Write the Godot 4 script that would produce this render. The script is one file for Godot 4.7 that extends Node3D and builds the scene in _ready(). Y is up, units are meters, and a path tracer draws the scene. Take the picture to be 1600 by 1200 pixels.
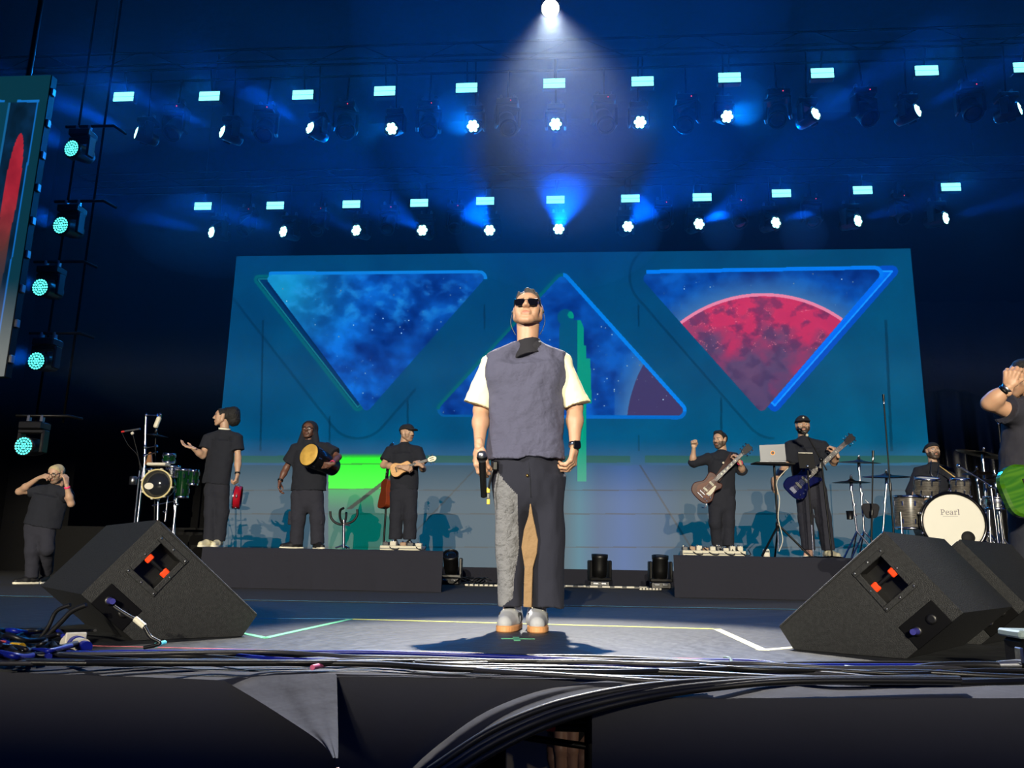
extends Node3D
# An open-air concert stage seen from the pit. x runs along the stage, y is up, z points from the stage to the audience; metres.

const LENS := 1270.0
const EYE := Vector3(0, 0.34, 0)
var TURN := Basis.from_euler(Vector3(deg_to_rad(12.43), deg_to_rad(4.6), deg_to_rad(1.06)))
var M := {}
var names := {}
var rng := RandomNumberGenerator.new()

# ---------------------------------------------------------------- measuring helpers
func P(x: float, y: float, z: float) -> Vector3:      # a point seen at (x, y) of a 1600 x 1200 frame, standing z metres along the stage's depth
	var d := TURN * Vector3((x - 800.0) / LENS, (600.0 - y) / LENS, -1.0)
	return EYE + d * (z / d.z)

func PF(x: float, y: float, h := 0.0) -> Vector3:     # the same on a level plane
	var d := TURN * Vector3((x - 800.0) / LENS, (600.0 - y) / LENS, -1.0)
	return EYE + d * ((h - EYE.y) / d.y)

# ---------------------------------------------------------------- nodes
func numbered(n: String) -> String:
	if not names.has(n):
		names[n] = 0
		return n
	names[n] += 1
	return "%s_%03d" % [n, names[n]]

func thing(called: String, label: String, category: String, at := Vector3.ZERO, group := "", turn := Vector3.ZERO) -> Node3D:
	var o := Node3D.new()
	o.name = numbered(called)
	add_child(o)
	o.position = at
	o.rotation = turn
	tag(o, label, category, group)
	return o

func tag(o: Node, label: String, category: String, group := "", kind := "") -> void:
	if label: o.set_meta("label", label)
	if category: o.set_meta("category", category)
	if group: o.set_meta("group", group)
	if kind: o.set_meta("kind", kind)

func obj(called: String, mesh: Mesh, m: Material, parent: Node = null, at := Vector3.ZERO, turn := Vector3.ZERO) -> MeshInstance3D:
	var o := MeshInstance3D.new()
	o.mesh = mesh
	o.material_override = m
	o.cast_shadow = GeometryInstance3D.SHADOW_CASTING_SETTING_ON
	if parent == null:
		o.name = numbered(called)
		add_child(o)
	else:
		o.name = called
		parent.add_child(o, true)
	o.position = at
	o.rotation = turn
	return o

func structure(called: String, mesh: Mesh, m: Material, at := Vector3.ZERO, label := "", category := "") -> MeshInstance3D:
	var o := obj(called, mesh, m, null, at)
	tag(o, label, category, "", "structure")
	return o

# ---------------------------------------------------------------- materials
func noise_image(w: int, freq: float, seed_: int, oct := 4, kind := FastNoiseLite.TYPE_SIMPLEX_SMOOTH) -> Image:
	var n := FastNoiseLite.new()
	n.noise_type = kind
	n.seed = seed_
	n.frequency = freq
	n.fractal_octaves = oct
	return n.get_seamless_image(w, w)

func tex(im: Image) -> ImageTexture:
	im.generate_mipmaps()
	return ImageTexture.create_from_image(im)

func mat(called: String, c: Color, rough := 0.8, metal := 0.0, spec := 0.5) -> StandardMaterial3D:
	var m := StandardMaterial3D.new()
	m.resource_name = called
	m.albedo_color = c
	m.roughness = rough
	m.metallic = metal
	m.metallic_specular = spec
	M[called] = m
	return m

func bumped(m: StandardMaterial3D, t: Texture2D, size: float, depth: float) -> StandardMaterial3D:
	m.uv1_triplanar = true
	m.uv1_scale = Vector3.ONE / size
	m.normal_enabled = true
	m.normal_texture = t
	m.normal_scale = depth
	return m

func glow(called: String, c: Color, energy: float) -> StandardMaterial3D:
	var m := mat(called, c * 0.3, 0.4)
	m.emission_enabled = true
	m.emission = c
	m.emission_energy_multiplier = energy
	return m

# ---------------------------------------------------------------- shapes: each adds to a SurfaceTool or returns a mesh
func begin() -> SurfaceTool:
	var st := SurfaceTool.new()
	st.begin(Mesh.PRIMITIVE_TRIANGLES)
	return st

func done(st: SurfaceTool, smooth := true) -> ArrayMesh:
	if smooth: st.index()
	st.generate_normals()
	return st.commit()

func tri(st: SurfaceTool, a: Vector3, b: Vector3, c: Vector3) -> void:   # anticlockwise seen from outside
	st.add_vertex(a); st.add_vertex(c); st.add_vertex(b)

func quad(st: SurfaceTool, a: Vector3, b: Vector3, c: Vector3, d: Vector3) -> void:
	tri(st, a, b, c); tri(st, a, c, d)

func add_box(st: SurfaceTool, size: Vector3, t := Transform3D.IDENTITY, bev := 0.0) -> void:
	st.set_smooth_group(-1)
	var h := size / 2.0
	var e := minf(bev, minf(h.x, minf(h.y, h.z)) * 0.6)
	if e <= 0.0:
		var v := []
		for i in 8:
			v.append(t * Vector3(h.x if i & 1 else -h.x, h.y if i & 2 else -h.y, h.z if i & 4 else -h.z))
		for f in [[4, 5, 7, 6], [1, 0, 2, 3], [5, 1, 3, 7], [0, 4, 6, 2], [6, 7, 3, 2], [0, 1, 5, 4]]:
			quad(st, v[f[0]], v[f[1]], v[f[2]], v[f[3]])
		return
	# chamfered: three inset faces per axis, twelve edge strips, eight corners
	var sgn := [-1.0, 1.0]
	var g := func(sx: float, sy: float, sz: float, ax: int) -> Vector3:
		var q := Vector3(sx * (h.x - e), sy * (h.y - e), sz * (h.z - e))
		q[ax] = [sx, sy, sz][ax] * h[ax]
		return t * q
	var fit := func(a: Vector3, b: Vector3, c: Vector3, d: Vector3) -> void:
		if (b - a).cross(c - a).dot((a + c) / 2.0 - t.origin) >= 0.0: quad(st, a, b, c, d)
		else: quad(st, a, d, c, b)
	for s: float in sgn:
		fit.call(g.call(s, -1, -1, 0), g.call(s, 1, -1, 0), g.call(s, 1, 1, 0), g.call(s, -1, 1, 0))
		fit.call(g.call(-1, s, -1, 1), g.call(1, s, -1, 1), g.call(1, s, 1, 1), g.call(-1, s, 1, 1))
		fit.call(g.call(-1, -1, s, 2), g.call(1, -1, s, 2), g.call(1, 1, s, 2), g.call(-1, 1, s, 2))
		for r: float in sgn:
			fit.call(g.call(s, r, -1, 0), g.call(s, r, 1, 0), g.call(s, r, 1, 1), g.call(s, r, -1, 1))
			fit.call(g.call(s, -1, r, 0), g.call(s, 1, r, 0), g.call(s, 1, r, 2), g.call(s, -1, r, 2))
			fit.call(g.call(-1, s, r, 1), g.call(1, s, r, 1), g.call(1, s, r, 2), g.call(-1, s, r, 2))
			for q: float in sgn:
				var a: Vector3 = g.call(s, r, q, 0)
				var b: Vector3 = g.call(s, r, q, 1)
				var c: Vector3 = g.call(s, r, q, 2)
				if (b - a).cross(c - a).dot(a - t.origin) >= 0.0: tri(st, a, b, c)
				else: tri(st, a, c, b)

func box(size: Vector3, bev := 0.0) -> ArrayMesh:
	var st := begin()
	add_box(st, size, Transform3D.IDENTITY, bev)
	return done(st, false)

func frame_for(d: Vector3) -> Basis:                  # a basis whose y runs along d
	var y := d.normalized()
	var x := y.cross(Vector3.FORWARD if absf(y.z) < 0.9 else Vector3.RIGHT).normalized()
	return Basis(x, y, x.cross(y))

func add_ring_skin(st: SurfaceTool, rings: Array, closed_ends := true) -> void:   # rings: arrays of points, alike in number, anticlockwise seen from the far end
	st.set_smooth_group(0)
	var n: int = rings[0].size()
	for i in rings.size() - 1:
		for j in n:
			var k := (j + 1) % n
			quad(st, rings[i][j], rings[i][k], rings[i + 1][k], rings[i + 1][j])
	if closed_ends:
		st.set_smooth_group(-1)
		for e in 2:
			var r: Array = rings[-1] if e else rings[0]
			var c := Vector3.ZERO
			for p: Vector3 in r: c += p
			c /= n
			for j in n:
				if e: tri(st, c, r[j], r[(j + 1) % n])
				else: tri(st, c, r[(j + 1) % n], r[j])

func add_tube(st: SurfaceTool, pts: Array, r0: float, r1 := -1.0, n := 8) -> void:
	if r1 < 0.0: r1 = r0
	var rings := []
	var b := frame_for(pts[1] - pts[0])
	for i in pts.size():
		var d: Vector3 = (pts[mini(i + 1, pts.size() - 1)] - pts[maxi(i - 1, 0)]).normalized()
		var q := Quaternion(b.y, d) if b.y.dot(d) > -0.999 else Quaternion.IDENTITY
		b = Basis(q) * b
		var r := lerpf(r0, r1, float(i) / (pts.size() - 1))
		var ring := []
		for j in n:
			var a := TAU * j / n
			ring.append(pts[i] + (b.x * cos(a) - b.z * sin(a)) * r)
		rings.append(ring)
	add_ring_skin(st, rings)

func tube(pts: Array, r0: float, r1 := -1.0, n := 8) -> ArrayMesh:
	var st := begin()
	add_tube(st, pts, r0, r1, n)
	return done(st)

func add_lathe(st: SurfaceTool, profile: Array, t := Transform3D.IDENTITY, n := 20, sx := 1.0, sz := 1.0) -> void:   # profile: [radius, height] from the bottom up
	var rings := []
	for p: Array in profile:
		var ring := []
		for j in n:
			var a := TAU * j / n
			ring.append(t * Vector3(cos(a) * p[0] * sx, p[1], -sin(a) * p[0] * sz))
		rings.append(ring)
	add_ring_skin(st, rings)

func lathe(profile: Array, n := 20, t := Transform3D.IDENTITY) -> ArrayMesh:
	var st := begin()
	add_lathe(st, profile, t, n)
	return done(st)

func ring(profile: Array, n := 28, t := Transform3D.IDENTITY) -> ArrayMesh:    # an open hoop: the profile closes on itself
	var st := begin()
	var rings := []
	for p: Array in profile + [profile[0]]:
		var row := []
		for j in n:
			var q := TAU * j / n
			row.append(t * Vector3(cos(q) * p[0], p[1], -sin(q) * p[0]))
		rings.append(row)
	add_ring_skin(st, rings, false)
	return done(st)

func add_prism(st: SurfaceTool, poly: PackedVector2Array, depth: float, t := Transform3D.IDENTITY, bev := 0.0) -> void:   # outline in xy, from z = 0 to z = depth
	var pts := poly
	if Geometry2D.is_polygon_clockwise(pts):
		pts.reverse()
	var n := pts.size()
	var inner := pts
	if bev > 0.0:
		inner = PackedVector2Array()
		for i in n:
			var a := (pts[i] - pts[(i + n - 1) % n]).normalized()
			var b := (pts[(i + 1) % n] - pts[i]).normalized()
			var m := (Vector2(-a.y, a.x) + Vector2(-b.y, b.x))
			m = m / maxf(0.5, m.length_squared() / 2.0)
			inner.append(pts[i] + m * bev)
	var ids := Geometry2D.triangulate_polygon(inner)
	if ids.is_empty():
		inner = pts
		ids = Geometry2D.triangulate_polygon(inner)
	if ids.is_empty(): print("untriangulated outline of %d points" % n)
	st.set_smooth_group(-1)
	for i in range(0, ids.size(), 3):
		var a := inner[ids[i]]
		var b := inner[ids[i + 1]]
		var c := inner[ids[i + 2]]
		if (b - a).cross(c - a) < 0.0:
			var s := b
			b = c
			c = s
		tri(st, t * Vector3(a.x, a.y, depth), t * Vector3(b.x, b.y, depth), t * Vector3(c.x, c.y, depth))
		tri(st, t * Vector3(a.x, a.y, 0), t * Vector3(c.x, c.y, 0), t * Vector3(b.x, b.y, 0))
	for i in n:
		var j := (i + 1) % n
		var z0 := bev
		var z1 := depth - bev
		quad(st, t * Vector3(pts[i].x, pts[i].y, z0), t * Vector3(pts[j].x, pts[j].y, z0), t * Vector3(pts[j].x, pts[j].y, z1), t * Vector3(pts[i].x, pts[i].y, z1))
		if bev > 0.0:
			quad(st, t * Vector3(pts[i].x, pts[i].y, z1), t * Vector3(pts[j].x, pts[j].y, z1), t * Vector3(inner[j].x, inner[j].y, depth), t * Vector3(inner[i].x, inner[i].y, depth))
			quad(st, t * Vector3(inner[i].x, inner[i].y, 0), t * Vector3(inner[j].x, inner[j].y, 0), t * Vector3(pts[j].x, pts[j].y, z0), t * Vector3(pts[i].x, pts[i].y, z0))

func prism(poly: Array, depth: float, bev := 0.0) -> ArrayMesh:
	var st := begin()
	add_prism(st, PackedVector2Array(poly), depth, Transform3D.IDENTITY, bev)
	return done(st, false)

func smooth_outline(ctrl: Array, steps := 5) -> Array:      # closed Catmull-Rom through the control points
	var out := []
	var n := ctrl.size()
	for i in n:
		var p0: Vector2 = ctrl[(i + n - 1) % n]
		var p1: Vector2 = ctrl[i]
		var p2: Vector2 = ctrl[(i + 1) % n]
		var p3: Vector2 = ctrl[(i + 2) % n]
		for s in steps:
			out.append(p1.cubic_interpolate(p2, p0, p3, float(s) / steps))
	return out

func spline(ctrl: Array, steps := 6) -> Array:
	var out := []
	var n := ctrl.size()
	for i in n - 1:
		var p0: Vector3 = ctrl[maxi(i - 1, 0)]
		var p1: Vector3 = ctrl[i]
		var p2: Vector3 = ctrl[i + 1]
		var p3: Vector3 = ctrl[mini(i + 2, n - 1)]
		for s in steps:
			out.append(p1.cubic_interpolate(p2, p0, p3, float(s) / steps))
	out.append(ctrl[-1])
	return out

func rod(called: String, a: Vector3, b: Vector3, r: float, m: Material, parent: Node3D, r1 := -1.0, n := 8) -> MeshInstance3D:
	return obj(called, tube([a - parent.position, b - parent.position], r, r1, n), m, parent)

func sheet(rows: Array, thick := 0.0) -> ArrayMesh:    # a cloth through rows of points, with thickness behind it
	var st := begin()
	st.set_smooth_group(0)
	for i in rows.size() - 1:
		for j in rows[i].size() - 1:
			quad(st, rows[i][j], rows[i + 1][j], rows[i + 1][j + 1], rows[i][j + 1])
			if thick > 0.0:
				var o := Vector3(0, 0, -thick)
				quad(st, rows[i][j] + o, rows[i][j + 1] + o, rows[i + 1][j + 1] + o, rows[i + 1][j] + o)
	return done(st)

func ball(r: float, n := 12) -> ArrayMesh:
	var pr := []
	var m := n / 2
	for i in m + 1:
		var a := -PI / 2 + PI * i / m
		pr.append([maxf(cos(a) * r, 0.0004), sin(a) * r])
	return lathe(pr, n)

# ---------------------------------------------------------------- smooth solids: tapered bones joined by a smooth minimum, drawn as surface nets
# bone: [kind, a, b, ra, rb, axis, stretch]; kind 0 round ends, 1 flat ends, 2 cut away, 3 keep what lies behind the plane (a, normal b)
func net(bones: Array, cell: float, k: float, wrinkle: FastNoiseLite = null, amp := 0.0, stretch_y := 1.0) -> Array:
	var lo := Vector3.INF
	var hi := -Vector3.INF
	for w: Array in bones:
		if w[0] >= 2: continue
		var s: float = maxf(w[3], w[4]) * (maxf(1.0, w[6]) if w.size() > 6 else 1.0)
		lo = lo.min(w[1] - Vector3.ONE * s).min(w[2] - Vector3.ONE * s)
		hi = hi.max(w[1] + Vector3.ONE * s).max(w[2] + Vector3.ONE * s)
	var pad := cell * 3.0 + k * 0.3 + amp
	lo -= Vector3.ONE * pad
	hi += Vector3.ONE * pad
	var nx := int((hi.x - lo.x) / cell) + 2
	var ny := int((hi.y - lo.y) / cell) + 2
	var nz := int((hi.z - lo.z) / cell) + 2
	var f := PackedFloat32Array()
	f.resize(nx * ny * nz)
	f.fill(9.0)
	var row0 := PackedInt32Array()
	row0.resize(ny * nz)
	row0.fill(nx)
	var row1 := PackedInt32Array()
	row1.resize(ny * nz)
	row1.fill(-1)
	for w: Array in bones:
		var kind: int = w[0]
		var a: Vector3 = w[1]
		var b: Vector3 = w[2]
		if kind == 3:
			for zz in nz:
				for yy in ny:
					var q := zz * ny + yy
					for xx in range(row0[q], row1[q] + 1):
						var d3 := (lo + Vector3(xx, yy, zz) * cell - a).dot(b)
						var at := q * nx + xx
						if d3 > f[at]: f[at] = d3
			continue
		var ra: float = w[3]
		var rb: float = w[4]
		var flat := w.size() > 6
		var ax: Vector3 = w[5] if flat else Vector3.ZERO
		var fs: float = w[6] if flat else 1.0
		var gain := 1.0 / fs - 1.0
		var soft := minf(1.0, fs)
		var ba := b - a
		if flat: ba += ax * (ax.dot(ba) * gain)
		var inv := 1.0 / maxf(ba.length_squared(), 1e-9)
		var long := ba.length()
		var reach := maxf(ra, rb) * maxf(1.0, fs) + k + cell * 2.0 + amp
		var b0 := ((a.min(b) - Vector3.ONE * reach - lo) / cell).floor()
		var b1 := ((a.max(b) + Vector3.ONE * reach - lo) / cell).ceil()
		var x0 := maxi(0, int(b0.x))
		var x1 := mini(nx - 1, int(b1.x))
		for zz in range(maxi(0, int(b0.z)), mini(nz - 1, int(b1.z)) + 1):
			for yy in range(maxi(0, int(b0.y)), mini(ny - 1, int(b1.y)) + 1):
				var q := zz * ny + yy
				if kind < 2:
					if x0 < row0[q]: row0[q] = x0
					if x1 > row1[q]: row1[q] = x1
				var at := q * nx + x0
				var pa := lo + Vector3(x0, yy, zz) * cell - a
				for xx in range(x0, x1 + 1):
					var p := pa
					pa.x += cell
					if flat: p += ax * (ax.dot(p) * gain)
					var t := p.dot(ba) * inv
					var d: float
					if kind == 1:
						var tc := clampf(t, 0.0, 1.0)
						d = maxf((p - ba * t).length() - ra - (rb - ra) * tc, maxf(-t, t - 1.0) * long) * soft
					else:
						t = clampf(t, 0.0, 1.0)
						d = ((p - ba * t).length() - ra - (rb - ra) * t) * soft
					var g := f[at]
					if kind == 2:
						d = -d
						if d > g: f[at] = d
					elif g > 8.0:
						f[at] = d
					else:
						var h := k - absf(g - d)
						f[at] = minf(g, d) - (h * h / (4.0 * k) if h > 0.0 else 0.0)
					at += 1
	if wrinkle:
		for zz in nz:
			for yy in ny:
				var q := zz * ny + yy
				for xx in range(row0[q], row1[q] + 1):
					var at := q * nx + xx
					if absf(f[at]) < amp * 2.0 + cell * 1.5:
						var p := lo + Vector3(xx, yy, zz) * cell
						f[at] += amp * wrinkle.get_noise_3d(p.x, p.y * stretch_y, p.z)
	var ids := PackedInt32Array()
	ids.resize(nx * ny * nz)
	ids.fill(-1)
	var verts := PackedVector3Array()
	var norms := PackedVector3Array()
	var tris := PackedInt32Array()
	var sy := nx
	var sz := nx * ny
	for zz in nz - 1:
		for yy in ny - 1:
			var q := zz * ny + yy
			for xx in range(row0[q], mini(row1[q], nx - 2) + 1):
				var o := q * nx + xx
				var c0 := f[o]
				var c1 := f[o + 1]
				var c2 := f[o + sy]
				var c3 := f[o + sy + 1]
				var c4 := f[o + sz]
				var c5 := f[o + sz + 1]
				var c6 := f[o + sz + sy]
				var c7 := f[o + sz + sy + 1]
				var neg := int(c0 < 0) + int(c1 < 0) + int(c2 < 0) + int(c3 < 0) + int(c4 < 0) + int(c5 < 0) + int(c6 < 0) + int(c7 < 0)
				if neg == 0 or neg == 8: continue
				var s := Vector3.ZERO
				var n := 0
				if (c0 < 0) != (c1 < 0): s += Vector3(c0 / (c0 - c1), 0, 0); n += 1
				if (c2 < 0) != (c3 < 0): s += Vector3(c2 / (c2 - c3), 1, 0); n += 1
				if (c4 < 0) != (c5 < 0): s += Vector3(c4 / (c4 - c5), 0, 1); n += 1
				if (c6 < 0) != (c7 < 0): s += Vector3(c6 / (c6 - c7), 1, 1); n += 1
				if (c0 < 0) != (c2 < 0): s += Vector3(0, c0 / (c0 - c2), 0); n += 1
				if (c1 < 0) != (c3 < 0): s += Vector3(1, c1 / (c1 - c3), 0); n += 1
				if (c4 < 0) != (c6 < 0): s += Vector3(0, c4 / (c4 - c6), 1); n += 1
				if (c5 < 0) != (c7 < 0): s += Vector3(1, c5 / (c5 - c7), 1); n += 1
				if (c0 < 0) != (c4 < 0): s += Vector3(0, 0, c0 / (c0 - c4)); n += 1
				if (c1 < 0) != (c5 < 0): s += Vector3(1, 0, c1 / (c1 - c5)); n += 1
				if (c2 < 0) != (c6 < 0): s += Vector3(0, 1, c2 / (c2 - c6)); n += 1
				if (c3 < 0) != (c7 < 0): s += Vector3(1, 1, c3 / (c3 - c7)); n += 1
				s /= n
				ids[o] = verts.size()
				verts.append(lo + (Vector3(xx, yy, zz) + s) * cell)
				var grad := Vector3(c1 + c3 + c5 + c7 - c0 - c2 - c4 - c6, c2 + c3 + c6 + c7 - c0 - c1 - c4 - c5, c4 + c5 + c6 + c7 - c0 - c1 - c2 - c3)
				norms.append(grad.normalized() if grad.length() < 20.0 else Vector3.UP)
				if (c0 < 0) != (c1 < 0) and yy > 0 and zz > 0:
					link(tris, ids, o - sy - sz, o - sz, o, o - sy, c0 < 0)
				if (c0 < 0) != (c2 < 0) and xx > 0 and zz > 0:
					link(tris, ids, o - 1 - sz, o - 1, o, o - sz, c0 < 0)
				if (c0 < 0) != (c4 < 0) and xx > 0 and yy > 0:
					link(tris, ids, o - 1 - sy, o - sy, o, o - 1, c0 < 0)
	return [verts, norms, tris]

func link(tris: PackedInt32Array, ids: PackedInt32Array, a: int, b: int, c: int, d: int, out: bool) -> void:
	var ia := ids[a]
	var ib := ids[b]
	var ic := ids[c]
	var id := ids[d]
	if ia < 0 or ib < 0 or ic < 0 or id < 0: return
	if out: tris.append_array([ia, ic, ib, ia, id, ic])
	else: tris.append_array([ia, ib, ic, ia, ic, id])

func solid(nets: Array, shift := Vector3.ZERO, colors := PackedColorArray()) -> ArrayMesh:   # several nets as one mesh
	var v := PackedVector3Array()
	var n := PackedVector3Array()
	var t := PackedInt32Array()
	for w: Array in nets:
		var base := v.size()
		for p: Vector3 in w[0]: v.append(p - shift)
		n.append_array(w[1])
		for i: int in w[2]: t.append(base + i)
	var arr := []
	arr.resize(Mesh.ARRAY_MAX)
	arr[Mesh.ARRAY_VERTEX] = v
	arr[Mesh.ARRAY_NORMAL] = n
	if colors.size() == v.size(): arr[Mesh.ARRAY_COLOR] = colors
	arr[Mesh.ARRAY_INDEX] = t
	var m := ArrayMesh.new()
	m.add_surface_from_arrays(Mesh.PRIMITIVE_TRIANGLES, arr)
	return m

func picked(w: Array, keep: Callable) -> Array:        # the triangles of a net whose middle the test keeps, and the others
	var yes := PackedInt32Array()
	var no := PackedInt32Array()
	var v: PackedVector3Array = w[0]
	var t: PackedInt32Array = w[2]
	for i in range(0, t.size(), 3):
		if keep.call((v[t[i]] + v[t[i + 1]] + v[t[i + 2]]) / 3.0): yes.append_array([t[i], t[i + 1], t[i + 2]])
		else: no.append_array([t[i], t[i + 1], t[i + 2]])
	return [[v, w[1], yes], [v, w[1], no]]

# ---------------------------------------------------------------- the scene
func _ready() -> void:
	rng.seed = 7
	# camera
	var cam := Camera3D.new()
	cam.name = "camera"
	cam.fov = 2.0 * rad_to_deg(atan(600.0 / LENS))
	cam.near = 0.05
	cam.far = 200.0
	add_child(cam)
	cam.transform = Transform3D(TURN, EYE)
	cam.current = true
	# night air round the stage
	var env := Environment.new()
	env.background_mode = Environment.BG_COLOR
	env.background_color = Color(0.035, 0.18, 0.44)
	env.background_energy_multiplier = 1.0
	env.tonemap_mode = Environment.TONE_MAPPER_LINEAR
	env.tonemap_exposure = 1.0
	env.sdfgi_enabled = true
	env.ssao_enabled = true
	env.ssil_enabled = true
	env.volumetric_fog_enabled = true
	env.volumetric_fog_density = 0.0
	var we := WorldEnvironment.new()
	we.name = "world_environment"
	we.environment = env
	add_child(we)
	make_materials()
	# two follow spots on the sound tower behind the audience, their tops cut by a shutter blade
	follow_spot(Vector3(-1.2, 6.6, 21.5), 800.0, "white follow spot on the sound tower, the left of two")
	follow_spot(Vector3(0.5, 6.6, 21.5), 550.0, "white follow spot on the sound tower, the right of two")
	# a third one at the side of the audience, on the singer alone
	side_spot(Vector3(-10.5, 6.2, 5.0), Vector3(-0.45, 1.15, -4.4), 230.0)
	# the haze under the roof that makes the beams show
	haze(Vector3(0.0, 6.1, -12.45), Vector3(23.8, 7.4, 7.7), 0.02, "thin blue smoke hanging under the roof among the lamps")
	haze(Vector3(-0.1, 6.0, -7.3), Vector3(4.4, 5.6, 4.6), 0.013, "thin smoke in the white beam over the singer", RenderingServer.FOG_VOLUME_SHAPE_ELLIPSOID)
	for q: Array in [[872, 366, -12.4, 2.6, 1.1], [1128, 362, -13.0, 0.55, 0.45], [1256, 366, -13.0, 0.62, 0.5], [1160, 160, -9.7, 0.5, 0.4], [1300, 160, -9.7, 0.4, 0.3], [430, 178, -9.6, 0.9, 0.5], [715, 175, -9.7, 0.5, 0.4], [330, 370, -12.6, 2.2, 0.8], [150, 180, -9.5, 1.3, 0.6], [300, 190, -9.6, 0.9, 0.45]]:
		haze(P(q[0], q[1], q[2]), Vector3(q[3] * 1.3, q[4] * 1.6, q[3]), 0.16 if q[3] < 0.8 else 0.05 if q[0] < 800 else 0.10, "puff of smoke lit blue beside %s" % {872: "the brightest lower lamp in the middle", 1128: "the lower lamps right of the middle", 1256: "the third lower lamp from the right", 1160: "the upper lamps right of the middle", 1300: "the third upper lamp from the right", 430: "the third upper lamp from the left", 715: "the upper lamp left of the middle", 330: "the leftmost lower lamp", 150: "the leftmost upper lamp", 300: "the second upper lamp from the left"}[q[0]], RenderingServer.FOG_VOLUME_SHAPE_ELLIPSOID)
	make_shell()
	make_big_screen()
	make_side_screen()
	make_risers()
	make_rig()
	make_wedges()
	make_people()
	make_front()
	make_instruments()
	make_floor_things()

func make_materials() -> void:
	var weave := tex(noise_image(256, 0.09, 3, 3))
	var wn := noise_image(256, 0.06, 5, 4)
	wn.bump_map_to_normal_map(3.0)
	M["weave_normal"] = tex(wn)
	var crum := noise_image(256, 0.02, 15, 5)
	crum.bump_map_to_normal_map(6.0)
	M["crumple_normal"] = tex(crum)
	var sp := noise_image(512, 0.12, 21, 3)
	sp.bump_map_to_normal_map(4.0)
	M["grain_normal"] = tex(sp)
	# stage floor: dark vinyl, scuffed, lightly glossy
	var fl := mat("stage_vinyl", Color(1, 1, 1), 0.55)
	fl.albedo_texture = two_tone(512, 0.012, 31, Color(0.115, 0.125, 0.135), Color(0.16, 0.17, 0.18), 0.0)
	bumped(fl, M.weave_normal, 0.35, 0.25)
	fl.uv1_world_triplanar = true
	fl.uv1_scale = Vector3.ONE / 1.7
	var cp := mat("upstage_carpet", Color(1, 1, 1), 0.95)
	cp.albedo_texture = two_tone(512, 0.02, 32, Color(0.10, 0.10, 0.115), Color(0.14, 0.14, 0.15), 0.0)
	bumped(cp, M.grain_normal, 0.3, 0.5)
	cp.uv1_world_triplanar = true
	bumped(mat("black_cloth", Color(0.125, 0.125, 0.145), 0.92), M.crumple_normal, 0.9, 0.35)
	bumped(mat("riser_cloth", Color(0.115, 0.12, 0.165), 0.95), M.crumple_normal, 0.7, 0.3)
	bumped(mat("backdrop_cloth", Color(0.03, 0.03, 0.035), 0.95), M.crumple_normal, 1.5, 0.3)
	bumped(mat("shiny_drape", Color(0.045, 0.045, 0.05), 0.38), M.crumple_normal, 1.2, 0.3)
	mat("black_metal", Color(0.035, 0.035, 0.04), 0.45, 0.6)
	mat("truss_black", Color(0.012, 0.012, 0.014), 0.9, 0.0, 0.1)
	mat("black_plastic", Color(0.04, 0.04, 0.045), 0.4)
	mat("matt_black", Color(0.05, 0.05, 0.055), 0.8)
	mat("grey_plastic", Color(0.28, 0.29, 0.3), 0.5)
	mat("chrome", Color(0.82, 0.83, 0.85), 0.16, 1.0)
	mat("brushed_steel", Color(0.6, 0.61, 0.63), 0.35, 1.0)
	mat("white_plastic", Color(0.82, 0.8, 0.74), 0.5)
	mat("cream_board", Color(0.78, 0.76, 0.68), 0.55)
	mat("rubber", Color(0.045, 0.045, 0.05), 0.6)
	glow("strobe_cyan", Color(0.52, 1.0, 0.95), 2.0)
	glow("beam_white", Color(0.62, 1.0, 0.98), 6.0)
	glow("wash_cyan", Color(0.35, 1.0, 0.95), 2.2)
	glow("tiny_red", Color(1.0, 0.25, 0.35), 2.0)
	glow("tiny_green", Color(0.1, 1.0, 0.25), 1.2)
	glow("back_lamp", Color(1.0, 0.97, 0.9), 9.0)

func two_tone(w: int, freq: float, seed_: int, c0: Color, c1: Color, dots: float) -> ImageTexture:
	var n := noise_image(w, freq, seed_, 5)
	n.convert(Image.FORMAT_RGB8)
	var d := n.get_data()
	for i in range(0, d.size(), 3):
		var t := clampf((d[i] / 255.0 - 0.25) * 2.0, 0.0, 1.0)
		var c := c0.lerp(c1, t)
		d[i] = int(c.r * 255.0)
		d[i + 1] = int(c.g * 255.0)
		d[i + 2] = int(c.b * 255.0)
	var im := Image.create_from_data(w, w, false, Image.FORMAT_RGB8, d)
	if dots > 0.0:
		var r := RandomNumberGenerator.new()
		r.seed = seed_
		for i in int(dots):
			var g := r.randf_range(0.35, 0.8)
			im.set_pixel(r.randi() % w, r.randi() % w, Color(g, g, g))
	return tex(im)

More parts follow.
